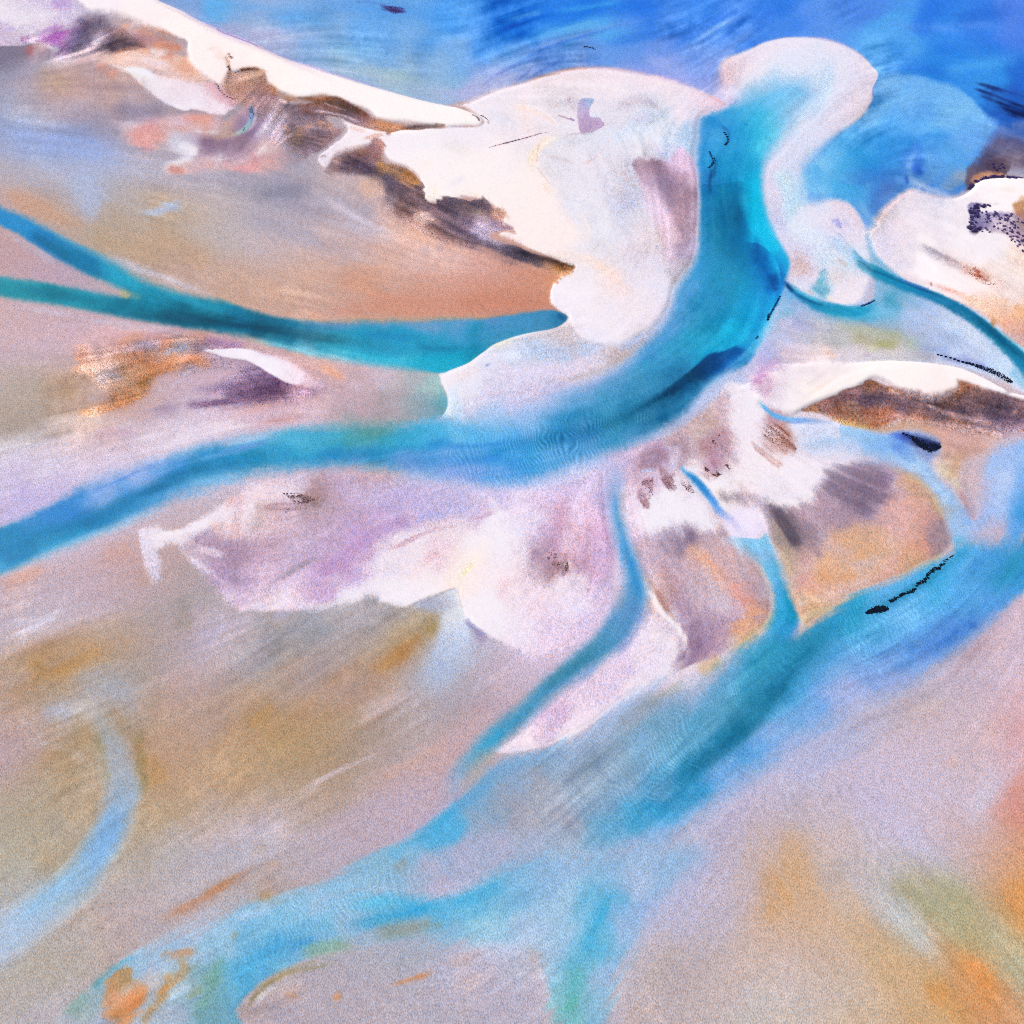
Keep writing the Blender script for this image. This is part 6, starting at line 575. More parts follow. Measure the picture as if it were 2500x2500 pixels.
for c, p, ww, ss, a in [('c88450',"380,2340 430,2325 490,2325",7,8,.7),('bc8448',"410,2350 440,2345 450,2370 415,2400 390,2440 360,2480",8,9,.7),('c88844',"420,2370 405,2405 380,2440",6,8,.6),('d07c38',"360,2420 330,2455 290,2480",7,9,.6),('d89850',"250,2480 300,2470 330,2480",6,8,.5),('b07c34',"340,2500 360,2480 380,2450",5,7,.5),('98906c',"440,2370 470,2360 490,2350",5,6,.6),('c07c54',"370,2265 420,2235 480,2205 540,2165 600,2130 650,2105",10,11,.6),('b87c50',"480,2200 550,2155 610,2125",7,9,.5),('c49474',"640,2110 690,2105",8,12,.4),('b09060',"625,2195 650,2185 670,2180",7,9,.55),('d08450',"945,2410 990,2395 1040,2380 1070,2365",4,5,.65),('d07838',"1010,2390 1045,2378",4,4,.5),('d49058',"810,2440 835,2425",6,6,.65),('c08868',"690,2432 730,2432",5,6,.6),('c4a4a0',"1080,2360 1140,2340 1180,2330",4,9,.4),('c09c94',"1290,2330 1310,2335 1320,2350",9,14,.35),('d8ccdc',"1300,2330 1320,2380 1335,2440",4,9,.4),('d4d4ec',"1150,2310 1250,2320 1320,2325",8,16,.4)]:
    S(c, p, a=a, w=ww, s=ss, k='t', q=3, brk=.15)
w = dict(k='w', body='drain')
S('', "180,1735,10,.2 230,1745,22,.5 260,1790,26,.6 278,1830,34,.65 290,1880,38,.7 300,1930,38,.8 285,1985,38,.9 260,2040,36,1 225,2100,38,1 180,2160,42,.9 110,2215,44,.8 30,2270,46,.7 -60,2310,50,.6 -300,2420,60,.5", cols='a4acc0 a0b0cc 9cb4d4 94b0d8 8cb0d8 80aee0 70aae4 74b0e4 84b8e8 90bce4 98bce0 9cb8dc a0b8dc', s=26, q=3, h=-.5, a=.8, sm=12, **w)
for c, p, ww, ss, a in [('5c9ce4',"300,1950 285,1990 262,2040 235,2085 200,2120",12,22,.35),('6cb4e8',"200,2110 150,2160 90,2210 20,2260",14,24,.4),('8cb4e4',"320,1960 335,1930 332,1890",6,10,.4),('a8b8e0',"90,1745 140,1735 190,1760",12,20,.5),('a8b0c8',"150,1680 230,1660 300,1690 320,1740 300,1790",22,34,.5)]:
    S(c, p, a=a, w=ww, s=ss, k='t', q=3)
for c, p, ww, ss, a in [('8c7c4c',"215,1780 240,1810 255,1870 258,1930",5,12,.5),('887848',"350,1760 340,1810 345,1870 350,1930 345,1970",6,12,.5),('b4844c',"360,1830 380,1880 400,1930",12,22,.4),('7c7c50',"245,2165 170,2195 100,2230",5,12,.25),('b8803c',"50,1655 120,1635 220,1600 290,1580",14,24,.5),('a87830',"70,1650 120,1625",10,16,.4),('b48444',"600,1780 640,1740 680,1710",14,26,.45),('b07838',"1010,1570 960,1610 900,1650",9,16,.45),('a87444',"960,1615 1000,1575 1035,1540",8,12,.5),('a87c58',"740,1680 830,1640 920,1590",9,16,.4),('9c8048',"1040,1500 1055,1530 1030,1550",10,14,.5),('8c8478',"440,1440 450,1500 440,1560",9,20,.4),('c4a0a0',"410,1700 430,1660 480,1620",9,20,.35),('dcd8ec',"30,1580 60,1545 110,1510 180,1470",7,14,.6),('c4b8dc',"450,1590 500,1550 570,1520 640,1500",10,22,.45),('d4c4dc',"720,1960 800,1900 880,1860 960,1820",5,10,.5),('c8a090',"880,1920 960,1880 1040,1840 1120,1800",8,16,.45),('c8bcd8',"860,1760 960,1720 1060,1690",10,24,.3),('7c8490',"730,1570 780,1545 820,1530",10,18,.4),('b0a4b4',"900,1780 980,1750 1060,1740",8,20,.3),('dca494',"-10,1440 40,1415 90,1395 130,1385",7,12,.55),('d09888',"240,1370 300,1345 330,1340",12,20,.4),('c49888',"340,1380 350,1420 360,1440",7,14,.4),('c8c8d4',"60,1810 160,1830 220,1870",4,14,.25),('bcb0c0',"420,2140 520,2070 620,2020 720,2000",16,30,.4),('d0c4d8',"560,2060 640,2030 720,2010",10,20,.4),('b49478',"600,2080 660,2060",10,18,.35),('9c8870',"320,2020 350,2100 320,2140",10,24,.25),('b0a49c',"100,2360 200,2330 300,2280",14,24,.4),('a89c90',"170,2420 210,2380 240,2340",12,24,.3)]:
    S(c, p, a=a, w=ww, s=ss, k='b', q=4)
# lower right flats
for c, p, ww, ss, a in [('d49c64',"1880,2190 1920,2140 1950,2060 1960,2000",26,40,.4),('d89c5c',"1870,2260 1910,2200 1940,2160",18,30,.35),('c08c58',"1865,2110 1880,2200 1850,2270",14,24,.4),('9c9468',"2160,2140 2220,2180 2270,2230 2300,2260",14,22,.5),('a4a078',"2250,2150 2320,2170 2380,2250",12,24,.4),('a8b4a8',"2270,2260 2320,2280 2380,2290",10,18,.4),('c8d0dc',"2170,2200 2230,2260 2270,2310 2280,2350",18,28,.5),('d88848',"2340,2345 2380,2360 2410,2400 2420,2440",14,20,.6),('d48c4c',"2250,2430 2290,2420 2330,2440",14,20,.5),('d89050',"2460,2130 2490,2200 2520,2290",14,24,.5),('d4884c',"2400,2430 2420,2470",10,16,.5),('9cac9c',"2440,2330 2480,2380 2500,2440",12,20,.5),('d48c84',"2450,1900 2480,1960 2500,2040",14,26,.5),('d8a4a8',"2480,1750 2500,1830",14,26,.5),('ccc8e0',"2380,1860 2420,1900 2400,1960 2330,1990",22,30,.5),('dca890',"2310,1850 2340,1870",10,16,.4),('c8a488',"2080,2250 2120,2280 2150,2290",16,26,.4),('a89c98',"2000,2180 2060,2120 2120,2130",12,26,.35),('b8b0d4',"2000,1960 2100,1940 2200,1990",16,30,.35),('c4b0b4',"1560,2380 1600,2320 1640,2260",20,36,.35),('b4a498',"1560,2420 1620,2350 1680,2300",20,36,.3),('ccb4b0',"2180,1750 2260,1720 2330,1720",12,26,.35),('b4a0b4',"2440,1500 2380,1570 2300,1640",12,22,.35)]:
    S(c, p, a=a, w=ww, s=ss, k='b', q=5)
# row of weed in the broad channel: dark stain on the bed
S('1478a0', "2090,1505 2150,1485 2210,1450 2270,1415 2310,1380 2340,1350", w=7, s=10, a=.5, k='t', q=3)
# ================= finish the colour and relief fields =================
LIGHT = np.array([1.262, 1.276, 1.325], f4)      # what a white horizontal sheet sends back under this sun and sky
def post():
    global C, B
    white = np.clip((C.min(-1)-0.78)/0.14, 0, 1); water = np.clip(WA*1.2, 0, 1)
    inreg = lambda *ks: blur(np.isin(REG, [REGIONS.index(k) for k in ks]).astype(f4), 3.0)
    grey = C.mean(-1, keepdims=True); dry = (1-water)[..., None]
    C += (grey-C)*0.05*dry+0.022*dry*(1-white)[..., None]                      # pale, salty sand
    C += ((hexc('f2e8f4')-C)*(0.24*inreg('pinkshoal')+0.14*inreg('shoal')+0.22*inreg('delta', 'hook')+0.1*inreg('lobe'))[..., None])
    # drawn-out streaks of lighter, warmer and cooler sand, stronger in some places than in others
    mats = inreg('mat1', 'mat2', 'mat3', 'mat4', 'mat5', 'mat6'); sea = blur(((BODY == BODIES.index('sea')) & (WA > .1)).astype(f4), 2.0)
    k = (1-0.8*white)*np.clip(0.55+0.5*norm(blur(LN['b'], 10)), 0.1, 1.4)*(1+1.6*sea)
    st = 0.010*LN['s1']+0.012*LN['s2']+0.016*LN['f']
    hue = norm(blur(LN['s3']*0.5+LN['b']*0.9, 3))
    C += (st*k)[..., None]*np.array([1.0, 0.95, 0.9], f4)
    C += (mats*(0.045*LN['f']+0.035*LN['s1']+0.02*LN['s2']))[..., None]*np.array([1.0, 0.8, 0.75], f4)
    C += (0.012*hue*k*(1-0.6*water))[..., None]*np.array([1.0, 0.1, -1.0], f4)
    # ripple marks seen through the water
    def ripples(u, v, ru, rv, ang, lam, am):
        a = math.radians(ang); m = np.exp(-(((UU-u)*math.cos(a)+(VV-v)*math.sin(a))/ru)**2-((-(UU-u)*math.sin(a)+(VV-v)*math.cos(a))/rv)**2)
        th = a+0.10*LN['b']; ph = ((UU-u)*np.cos(a)+(VV-v)*math.sin(a)+13*LN['b']+3.0*LN['s3'])/lam
        return am*m*np.sin(ph*2*math.pi)*np.clip(0.6+0.5*LN['f'], 0.1, 1.3)
    rp = ripples(1270, 1110, 330, 85, -14, 9.0, .055)+ripples(1480, 1040, 200, 60, -30, 9.0, .035)+ripples(2050, 1580, 480, 110, -36, 10.0, .03)+ripples(1620, 1880, 330, 120, -42, 11.0, .035)+ripples(1450, 1500, 200, 110, -60, 9.0, .025)+ripples(750, 2250, 420, 90, -22, 11.0, .03)
    C += rp[..., None]*np.array([0.8, 1.0, 1.0], f4)
    C += (np.clip((C.min(-1)-0.80)/0.12, 0, 1)*0.022)[..., None]
    np.clip(C, 0.0, 1.0, out=C)
def to_albedo(c):
    lin = np.where(c < 0.04045, c/12.92, ((c+0.055)/1.055)**2.4)
    return np.clip(lin/LIGHT, 0.003, 0.84).astype(f4)
post()
_t = math.tan(math.radians(FOV/2)); _cp = math.cos(math.radians(PITCH)); _sp = math.sin(math.radians(PITCH))
def ground(u, v):
    """survey coordinates to metres on the ground"""
    a = (np.asarray(u, f4)-1250)/1250*_t; b = (1250-np.asarray(v, f4))/1250*_t
    dx = a; dy = _cp+b*_sp; dz = -_sp+b*_cp
    k = ALT/-dz; return dx*k, dy*k
def scale_at(v):
    x0, y0 = ground(1250, v); x1, y1 = ground(1251, v); return float(x1-x0)
GX, GY = ground(UU, VV)
relief = blur(HT, 1.2)+blur(LN['f'], 2.0)*0.05
wet = WA > 0.10
shore = np.clip((blur((~wet).astype(f4), 3.0)-0.55)/0.4, 0, 1)
GZ = np.where(wet, 0.02, 0.02+(np.maximum(relief, 0.0)+0.04)*shore).astype(f4)       # dry sand meets the water level
GBED = np.minimum(np.minimum(relief, -0.05)-0.10, -0.12).astype(f4).reshape(-1)

col_ = bpy.context.scene.collection
def nd(m, t, **kw):
    n = m.node_tree.nodes.new(t)
    for k, v in kw.items(): setattr(n, k, v)
    return n
def grain_material(name, rough, spec, amp, bump, small, big):
    """the thing's own colour is carried by the mesh; ripple marks and grains are added here in metres"""
    m = bpy.data.materials.new(name); m.use_nodes = True; N = m.node_tree; L = N.links; p = N.nodes['Principled BSDF']
    at = nd(m, 'ShaderNodeAttribute', attribute_name='tone'); gr = nd(m, 'ShaderNodeAttribute', attribute_name='grain')
    tc = nd(m, 'ShaderNodeNewGeometry'); mp = nd(m, 'ShaderNodeMapping'); mp.inputs['Rotation'].default_value = (0, 0, 0.55); mp.inputs['Scale'].default_value = (1.0, 0.55, 1.0)
    L.new(tc.outputs['Position'], mp.inputs['Vector'])
    n1 = nd(m, 'ShaderNodeTexNoise'); n1.inputs['Scale'].default_value = small; n1.inputs['Detail'].default_value = 2.0; n1.inputs['Roughness'].default_value = 0.6; L.new(mp.outputs[0], n1.inputs['Vector'])
    n2 = nd(m, 'ShaderNodeTexNoise'); n2.inputs['Scale'].default_value = big; n2.inputs['Detail'].default_value = 4.0; n2.inputs['Roughness'].default_value = 0.65; L.new(mp.outputs[0], n2.inputs['Vector'])
    n3 = nd(m, 'ShaderNodeTexNoise'); n3.inputs['Scale'].default_value = small*0.8; n3.inputs['Detail'].default_value = 1.0; L.new(tc.outputs['Position'], n3.inputs['Vector'])
    # brightness of the grain
    a = nd(m, 'ShaderNodeMapRange', clamp=False); a.inputs[1].default_value = 0.5; a.inputs[2].default_value = 0.75; a.inputs[3].default_value = 0; a.inputs[4].default_value = 1.0; L.new(n1.outputs[0], a.inputs[0])
    b = nd(m, 'ShaderNodeMapRange', clamp=False); b.inputs[1].default_value = 0.5; b.inputs[2].default_value = 0.75; b.inputs[3].default_value = 0; b.inputs[4].default_value = 0.35; L.new(n2.outputs[0], b.inputs[0])
    s = nd(m, 'ShaderNodeMath', operation='ADD'); L.new(a.outputs[0], s.inputs[0]); L.new(b.outputs[0], s.inputs[1])
    g = nd(m, 'ShaderNodeMath', operation='MULTIPLY'); L.new(s.outputs[0], g.inputs[0]); L.new(gr.outputs['Fac'], g.inputs[1])
    k = nd(m, 'ShaderNodeMath', operation='MULTIPLY_ADD'); L.new(g.outputs[0], k.inputs[0]); k.inputs[1].default_value = amp; k.inputs[2].default_value = 1.0
    # warm crests, cool troughs
    h = nd(m, 'ShaderNodeMapRange', clamp=False); h.inputs[1].default_value = 0.5; h.inputs[2].default_value = 0.75; h.inputs[3].default_value = 0; h.inputs[4].default_value = amp*0.55; L.new(n3.outputs[0], h.inputs[0])
    hg = nd(m, 'ShaderNodeMath', operation='MULTIPLY'); L.new(h.outputs[0], hg.inputs[0]); L.new(gr.outputs['Fac'], hg.inputs[1])
    cr = nd(m, 'ShaderNodeMath', operation='ADD'); L.new(k.outputs[0], cr.inputs[0]); L.new(hg.outputs[0], cr.inputs[1])
    cb = nd(m, 'ShaderNodeMath', operation='SUBTRACT'); L.new(k.outputs[0], cb.inputs[0]); L.new(hg.outputs[0], cb.inputs[1])
    cc = nd(m, 'ShaderNodeCombineXYZ'); L.new(cr.outputs[0], cc.inputs[0]); L.new(k.outputs[0], cc.inputs[1]); L.new(cb.outputs[0], cc.inputs[2])
    mu = nd(m, 'ShaderNodeVectorMath', operation='MULTIPLY'); L.new(at.outputs['Color'], mu.inputs[0]); L.new(cc.outputs[0], mu.inputs[1])
    L.new(mu.outputs[0], p.inputs['Base Color'])
    bp = nd(m, 'ShaderNodeBump'); bp.inputs['Distance'].default_value = bump; bp.inputs['Strength'].default_value = 1.0; L.new(g.outputs[0], bp.inputs['Height']); L.new(bp.outputs[0], p.inputs['Normal'])
    p.inputs['Roughness'].default_value = rough; p.inputs['Specular IOR Level'].default_value = spec
    return m
M_sand = grain_material('tidal_sand', 0.95, 0.0, 0.42, 0.03, 1.3, 0.28)
M_water = grain_material('shallow_water', 0.35, 0.12, 0.42, 0.02, 1.25, 0.26)
M_mat = grain_material('algae_crust', 0.95, 0.0, 0.75, 0.04, 1.1, 0.28)

ALB = to_albedo(C).reshape(-1, 3)
white = np.clip((C.min(-1)-0.80)/0.14, 0, 1)
GR = ((1-0.82*white)*(0.95+0.05*np.clip((VV-300)/1800, 0, 1))).astype(f4).reshape(-1)
FX, FY = GX.reshape(-1), GY.reshape(-1); FZ = GZ.reshape(-1)
idx = np.arange(H*W, dtype=np.int32).reshape(H, W)
QUAD = np.stack([idx[1:, :-1], idx[1:, 1:], idx[:-1, 1:], idx[:-1, :-1]], -1)      # facing up
def sheet_mesh(name, mask, mat, z=None, kind='structure', label=None, group=None):
    """one mesh of the survey cells where mask is set"""
    q = QUAD[mask].reshape(-1, 4)
    if len(q) < 8: return None
    used, inv = np.unique(q.reshape(-1), return_inverse=True); n = len(used); f = len(q)
    co = np.empty((n, 3), f4); co[:, 0] = FX[used]; co[:, 1] = FY[used]; co[:, 2] = FZ[used] if z is None else z[used]
    me = bpy.data.meshes.new(name); me.vertices.add(n); me.vertices.foreach_set('co', co.reshape(-1))
    me.loops.add(f*4); me.loops.foreach_set('vertex_index', inv.astype(np.int32).reshape(-1))
    me.polygons.add(f); me.polygons.foreach_set('loop_start', np.arange(0, f*4, 4, dtype=np.int32))
    me.update(calc_edges=True)
    me.polygons.foreach_set('use_smooth', np.ones(f, bool))
    a = me.attributes.new('tone', 'FLOAT_COLOR', 'POINT'); c4 = np.ones((n, 4), f4); c4[:, :3] = ALB[used]; a.data.foreach_set('color', c4.reshape(-1))
    g = me.attributes.new('grain', 'FLOAT', 'POINT'); g.data.foreach_set('value', GR[used])
    me.materials.append(mat); o = bpy.data.objects.new(name, me); col_.objects.link(o)
    o['kind'] = kind
    if label: o['label'] = label
    if group: o['group'] = group
    return o
cell = lambda a: a[:-1, :-1]
wetc = cell(wet); regc = cell(REG); bodc = cell(BODY)
LAND = {  # region -> (name, kind, label)
 'spit': ('sand_spit', 'structure', 'long white sand spit tapering along the blue sea'),
 'delta': ('sandbank', 'structure', 'large creamy white sandbank between the spit and the turquoise channel'),
 'hook': ('sandbank', 'structure', 'pale lilac hook-shaped sandbank curling round the mouth of the channel'),
 'lobe': ('sandbank', 'structure', 'pale sand lobe with a sharp white lip between the two western channels'),
 'sliver': ('sandbank', 'structure', 'small white sliver of sand lying on purple mud'),
 'bar': ('sandbank', 'structure', 'narrow white and pink sand bar below the long spit'),
 'lilac': ('mudflat', 'structure', 'pale lilac mudflat behind the head of the spit'),
 'island': ('dune', 'structure', 'white dune island dotted with dark purple shrubs'),
 'ridge': ('dune', 'structure', 'curved cream dune ridge over brown marsh'),
 'shoal': ('shoal', 'structure', 'mottled white, mauve and orange shoals between small creeks'),
 'pinkshoal': ('shoal', 'structure', 'wide pink and white shoal south of the main channel'),
 'mat1': ('algae_mat', 'stuff', 'dark charcoal algae tongue along the edge of the white sandbank'),
 'mat2': ('algae_mat', 'stuff', 'brown and mauve algae mat under the tip of the long spit'),
 'mat3': ('algae_mat', 'stuff', 'purple and grey algae mat beside the head of the spit'),
 'mat4': ('marsh', 'stuff', 'brown salt marsh in the hollow of the curved dune ridge'),
 'mat5': ('algae_mat', 'stuff', 'dark plum algae mat under the white sliver of sand'),
 'mat6': ('algae_mat', 'stuff', 'orange mottled algae mat on the western flat')}
WATER = {'sea': ('sea', 'deep blue streaked sea beyond the sand spit'), 'north_west': ('tidal_channel', 'dark teal forked channel on the left'), 'main': ('tidal_channel', 'wide turquoise main channel bending from the hook to the left edge'),
 'east_creek': ('creek', 'thin dark teal creek under the dune island'), 'pool': ('pool', 'small bright blue pool at the tip of the dune ridge'), 'lagoon': ('lagoon', 'pale blue lagoon below the brown marsh'), 'small_creek': ('creek', 'short blue creek running into a round white shoal'),
 'narrow': ('creek', 'narrow blue creek between the pink and white shoals'), 'bend': ('creek', 'blue creek bending round the orange shoal'), 'broad': ('tidal_channel', 'broad blue channel sweeping down from the right edge'), 'lower': ('tidal_channel', 'shallow light blue channel across the lower flats'), 'drain': ('creek', 'faint pale blue drain on the lower left flat'), 'creek': ('creek', 'tiny curved creek on the pink flat')}
left = ~wetc
for key, (nm, kd, lb) in LAND.items():
    if key not in REGIONS: continue
    m = (~wetc) & (regc == REGIONS.index(key)); left &= ~m
    sheet_mesh(nm, m, M_mat if kd == 'stuff' else M_sand, kind=kd, label=lb)
sheet_mesh('tidal_flat', left, M_sand, label='tan and grey tidal flats')
# the bed runs on beneath the water
wide = blur(wet.astype(f4), 1.5) > 0.02
_keep = ALB; ALB = to_albedo(np.clip(B, 0, 1)).reshape(-1, 3)
sheet_mesh('channel_bed', wetc, M_sand, z=GBED)
ALB = _keep
SURF = np.zeros(H*W, f4)+0.02
anyw = np.zeros_like(wetc)
for key, (nm, lb) in WATER.items():
    if key not in BODIES: continue
    m = wetc & (bodc == BODIES.index(key)); anyw |= m
    sheet_mesh(nm, m, M_water, z=SURF, label=lb)
rest = wetc & ~anyw
sheet_mesh('shallows', rest, M_water, z=SURF, label='thin water over the flats')
# open coast far beyond the survey
me = bpy.data.meshes.new('far_shore'); R_ = 40000.0
me.from_pydata([(-R_, -R_, -9), (R_, -R_, -9), (R_, R_, -9), (-R_, R_, -9)], [], [(0, 1, 2, 3)])
mm = bpy.data.materials.new('far_shore'); mm.use_nodes = True; _p = mm.node_tree.nodes['Principled BSDF']; _nz = nd(mm, 'ShaderNodeTexNoise'); _nz.inputs['Scale'].default_value = 0.0016; _nz.inputs['Detail'].default_value = 6
_rp = nd(mm, 'ShaderNodeValToRGB'); _rp.color_ramp.elements[0].color = (0.03, 0.2, 0.55, 1); _rp.color_ramp.elements[1].color = (0.42, 0.36, 0.38, 1); _rp.color_ramp.elements[0].position = .4; _rp.color_ramp.elements[1].position = .6
_g = nd(mm, 'ShaderNodeNewGeometry'); mm.node_tree.links.new(_g.outputs['Position'], _nz.inputs['Vector']); mm.node_tree.links.new(_nz.outputs[0], _rp.inputs[0]); mm.node_tree.links.new(_rp.outputs[0], _p.inputs['Base Color']); _p.inputs['Roughness'].default_value = .9
me.materials.append(mm); _o = bpy.data.objects.new('far_shore', me); col_.objects.link(_o); _o['kind'] = 'structure'

# ================= weed, shrubs and scrub =================
def plain(name, c, rough=0.9):
    m = bpy.data.materials.new(name); m.use_nodes = True; p = m.node_tree.nodes['Principled BSDF']; L = m.node_tree.links
    g = nd(m, 'ShaderNodeNewGeometry'); n = nd(m, 'ShaderNodeTexNoise'); n.inputs['Scale'].default_value = 1.3; n.inputs['Detail'].default_value = 3; L.new(g.outputs['Position'], n.inputs['Vector'])
    r = nd(m, 'ShaderNodeValToRGB'); r.color_ramp.elements[0].position = .3; r.color_ramp.elements[1].position = .7
    r.color_ramp.elements[0].color = (c[0]*.55, c[1]*.55, c[2]*.6, 1); r.color_ramp.elements[1].color = (c[0]*1.5, c[1]*1.45, c[2]*1.3, 1)
    L.new(n.outputs[0], r.inputs[0]); L.new(r.outputs[0], p.inputs['Base Color']); p.inputs['Roughness'].default_value = rough; p.inputs['Specular IOR Level'].default_value = .1
    return m
M_weed = plain('wet_seaweed', (.004, .008, .022)); M_wrack = plain('dry_wrack', (.035, .018, .022)); M_shrub = plain('shrub_leaves', (.085, .060, .20)); M_shrub2 = plain('shrub_leaves_dark', (.045, .032, .12)); M_twig = plain('shrub_wood', (.06, .04, .05))
M_scrub = plain('red_scrub', (.20, .075, .06)); M_scrub2 = plain('brown_scrub', (.12, .05, .06)); M_scrub3 = plain('mauve_scrub', (.16, .07, .12))
rg = random.Random(5)
def leaf_quads(spots):
    """small bent leaves: (x, y, z, size) -> vertices and faces"""
    vs = []; fs = []
    for (x, y, z, s) in spots:
        a = rg.uniform(0, 6.283); l = s*rg.uniform(.8, 1.5); w_ = s*rg.uniform(.35, .7); t1 = rg.uniform(-.35, .5)*s; t2 = rg.uniform(-.1, .3)*s
        ca, sa = math.cos(a), math.sin(a); b = len(vs)
        for (p, q, e) in ((-l, 0, 0), (0, -w_, t2), (l, 0, t1), (0, w_, t2)): vs.append((x+p*ca-q*sa, y+p*sa+q*ca, z+e))
        fs.append((b, b+1, b+2, b+3))
    return vs, fs
def mesh_obj(name, vs, fs, mat, parent=None, loc=None):
    me = bpy.data.meshes.new(name); me.from_pydata(vs, [], fs); me.materials.append(mat); o = bpy.data.objects.new(name, me); col_.objects.link(o)
    if parent: o.parent = parent
    if loc: o.location = loc
    return o
def surface(u, v):
    i = int((u-U0)/STEP); j = int((v-V0)/STEP); i = min(max(i, 0), W-1); j = min(max(j, 0), H-1)
    return 0.03 if wet[j, i] else float(GZ[j, i])
def weed(name, cat, label, pts, n, leaf, mat, height=.5, group=None, jag=.4):
    """a ragged heap of weed along a line of (u, v, half-width) survey points"""
    P_ = [tuple(float(q) for q in t.split(',')) for t in pts.split()]
    d = catmull([list(p) for p in P_], False, 14) if len(P_) > 1 else np.array([list(P_[0])])
    u0 = float(d[:, 0].mean()); v0 = float(d[:, 1].mean()); x0, y0 = [float(q) for q in ground(u0, v0)]; z0 = surface(u0, v0); sc_ = scale_at(v0)
    spots = []
    for _ in range(n):
        p = d[rg.randrange(len(d))]; r = p[2]*math.sqrt(rg.random())*(1+jag*rg.gauss(0, .5)); a = rg.uniform(0, 6.283)
        u = p[0]+r*math.cos(a)+rg.gauss(0, 1.0); v = p[1]+r*math.sin(a)*.75
        x, y = ground(u, v); k = max(0, 1-(r/(p[2]+.01))**2); z = surface(u, v)-z0
        spots.append((float(x)-x0, float(y)-y0, z+.05+height*k*rg.random(), leaf*sc_*rg.uniform(.6, 1.4)))
    vs, fs = leaf_quads(spots); o = mesh_obj(name, vs, fs, mat, loc=(x0, y0, z0))
    o['label'] = label; o['category'] = cat
    if group: o['group'] = group
    return o
CH = 'weed clumps along the broad channel'
weed('seaweed_clump', 'seaweed', 'largest black weed clump, at the lower left end of the row in the channel', "2117,1496,4 2128,1492,8 2140,1487,10 2152,1484,10 2162,1487,7 2150,1490,8 2138,1492,8", 620, 2.0, M_weed, group=CH)
weed('seaweed_clump', 'seaweed', 'small black weed clump next to the largest clump, second in the row', "2174,1468,3 2182,1464,6 2190,1460,5", 110, 1.8, M_weed, group=CH)
weed('seaweed_clump', 'seaweed', 'round little black weed clump, third of the row in the channel', "2199,1454,4 2206,1450,5", 70, 1.8, M_weed, group=CH)
weed('seaweed_clump', 'seaweed', 'oval black weed clump in the middle of the row, fourth from the largest', "2217,1447,4 2226,1443,6 2233,1438,3", 110, 1.8, M_weed, group=CH)
weed('seaweed_clump', 'seaweed', 'blocky black weed clump with a thin tail, right of the middle of the row', "2240,1424,2 2250,1422,7 2258,1417,7 2264,1410,3 2238,1430,2", 170, 1.8, M_weed, group=CH)
weed('seaweed_clump', 'seaweed', 'long thin black weed clump lying along the upper end of the row', "2264,1404,3 2274,1395,5 2284,1388,7 2293,1387,5", 170, 1.8, M_weed, group=CH)
weed('seaweed_clump', 'seaweed', 'tiny jagged weed clump near the upper end of the row', "2296,1381,3 2304,1377,3", 60, 1.6, M_weed, group=CH)
weed('seaweed_clump', 'seaweed', 'thin wispy weed strands at the uppermost end of the row', "2306,1370,2.5 2318,1361,2 2326,1356,1.5", 45, 1.5, M_weed, group=CH)
weed('seaweed_bed', 'seaweed', 'big blue black weed bed in the pale lagoon below the brown marsh', "2205,1058,2 2222,1066,5 2238,1075,8 2255,1086,10 2270,1090,11 2285,1088,7 2293,1092,4 2272,1100,5 2250,1088,6 2230,1072,4", 620, 2.0, M_weed, height=.3, jag=.8)
weed('seaweed_drift', 'seaweed', 'long tapering black weed drift on the pale bar by the dune ridge', "2290,866,.8 2320,874,1.6 2350,884,2.4 2375,890,4 2400,899,6 2425,908,7 2445,918,8 2460,927,7 2468,932,3", 900, 1.7, M_weed, height=.3)
weed('seaweed_drift', 'seaweed', 'curved dark weed patch at the top of the turquoise channel, right of the bank', "1768,324,1.5 1776,334,2 1777,346,2.4 1771,353,2", 90, 1.5, M_weed, height=.2)
weed('seaweed_drift', 'seaweed', 'broken dark weed patch on the left edge of the turquoise channel', "1733,371,1.5 1739,381,2.5 1744,392,3.5 1738,402,3 1731,408,2", 90, 1.5, M_weed, height=.2, jag=.9)
weed('seaweed_line', 'seaweed', 'straight thin black weed line on the right bank of the channel bend', "1904,724,.6 1893,745,.8 1882,766,1 1875,780,1.3", 90, 1.3, M_weed, height=.2)
weed('seaweed_line', 'seaweed', 'dark weed line hugging the tip of the small pale bar', "2105,747,.6 2116,744,1 2126,738,1 2136,733,.6", 60, 1.2, M_weed, height=.2)
weed('seaweed_clump', 'seaweed', 'small dark weed specks in the open blue sea', "1428,114,2 1438,115,2.4 1446,117,2 1453,121,1.2", 40, 1.5, M_weed, height=.2)
weed('wrack_line', 'wrack', 'thin black wrack line at the rounded tip of the long spit', "1176,284,.8 1184,289,1.4 1190,296,1.3 1193,303,.6", 60, 1.1, M_wrack, height=.3)
weed('wrack_line', 'wrack', 'winding black wrack line on the pink swash below the spit', "524,205,.6 533,213,.7 537,223,.8 547,232,.9 561,239,.8 571,242,.5", 90, 1.0, M_wrack, height=.3)
weed('wrack_line', 'wrack', 'dark brown wrack along the scarp in the middle of the spit', "575,178,.5 590,174,.8 605,172,1 616,171,.9 630,173,.6", 60, 1.0, M_wrack, height=.3)
weed('wrack_line', 'wrack', 'short dark wrack knots on the white sand left of the scarp', "557,168,.8 560,174,1.0 562,146,.8 567,145,.8", 40, 1.0, M_wrack, height=.3)
weed('wrack_line', 'wrack', 'thin dark wrack line slanting across the white sandbank', "1195,362,.4 1220,356,.6 1250,348,.8 1285,338,.5 1320,328,.4", 110, .9, M_wrack, height=.2)
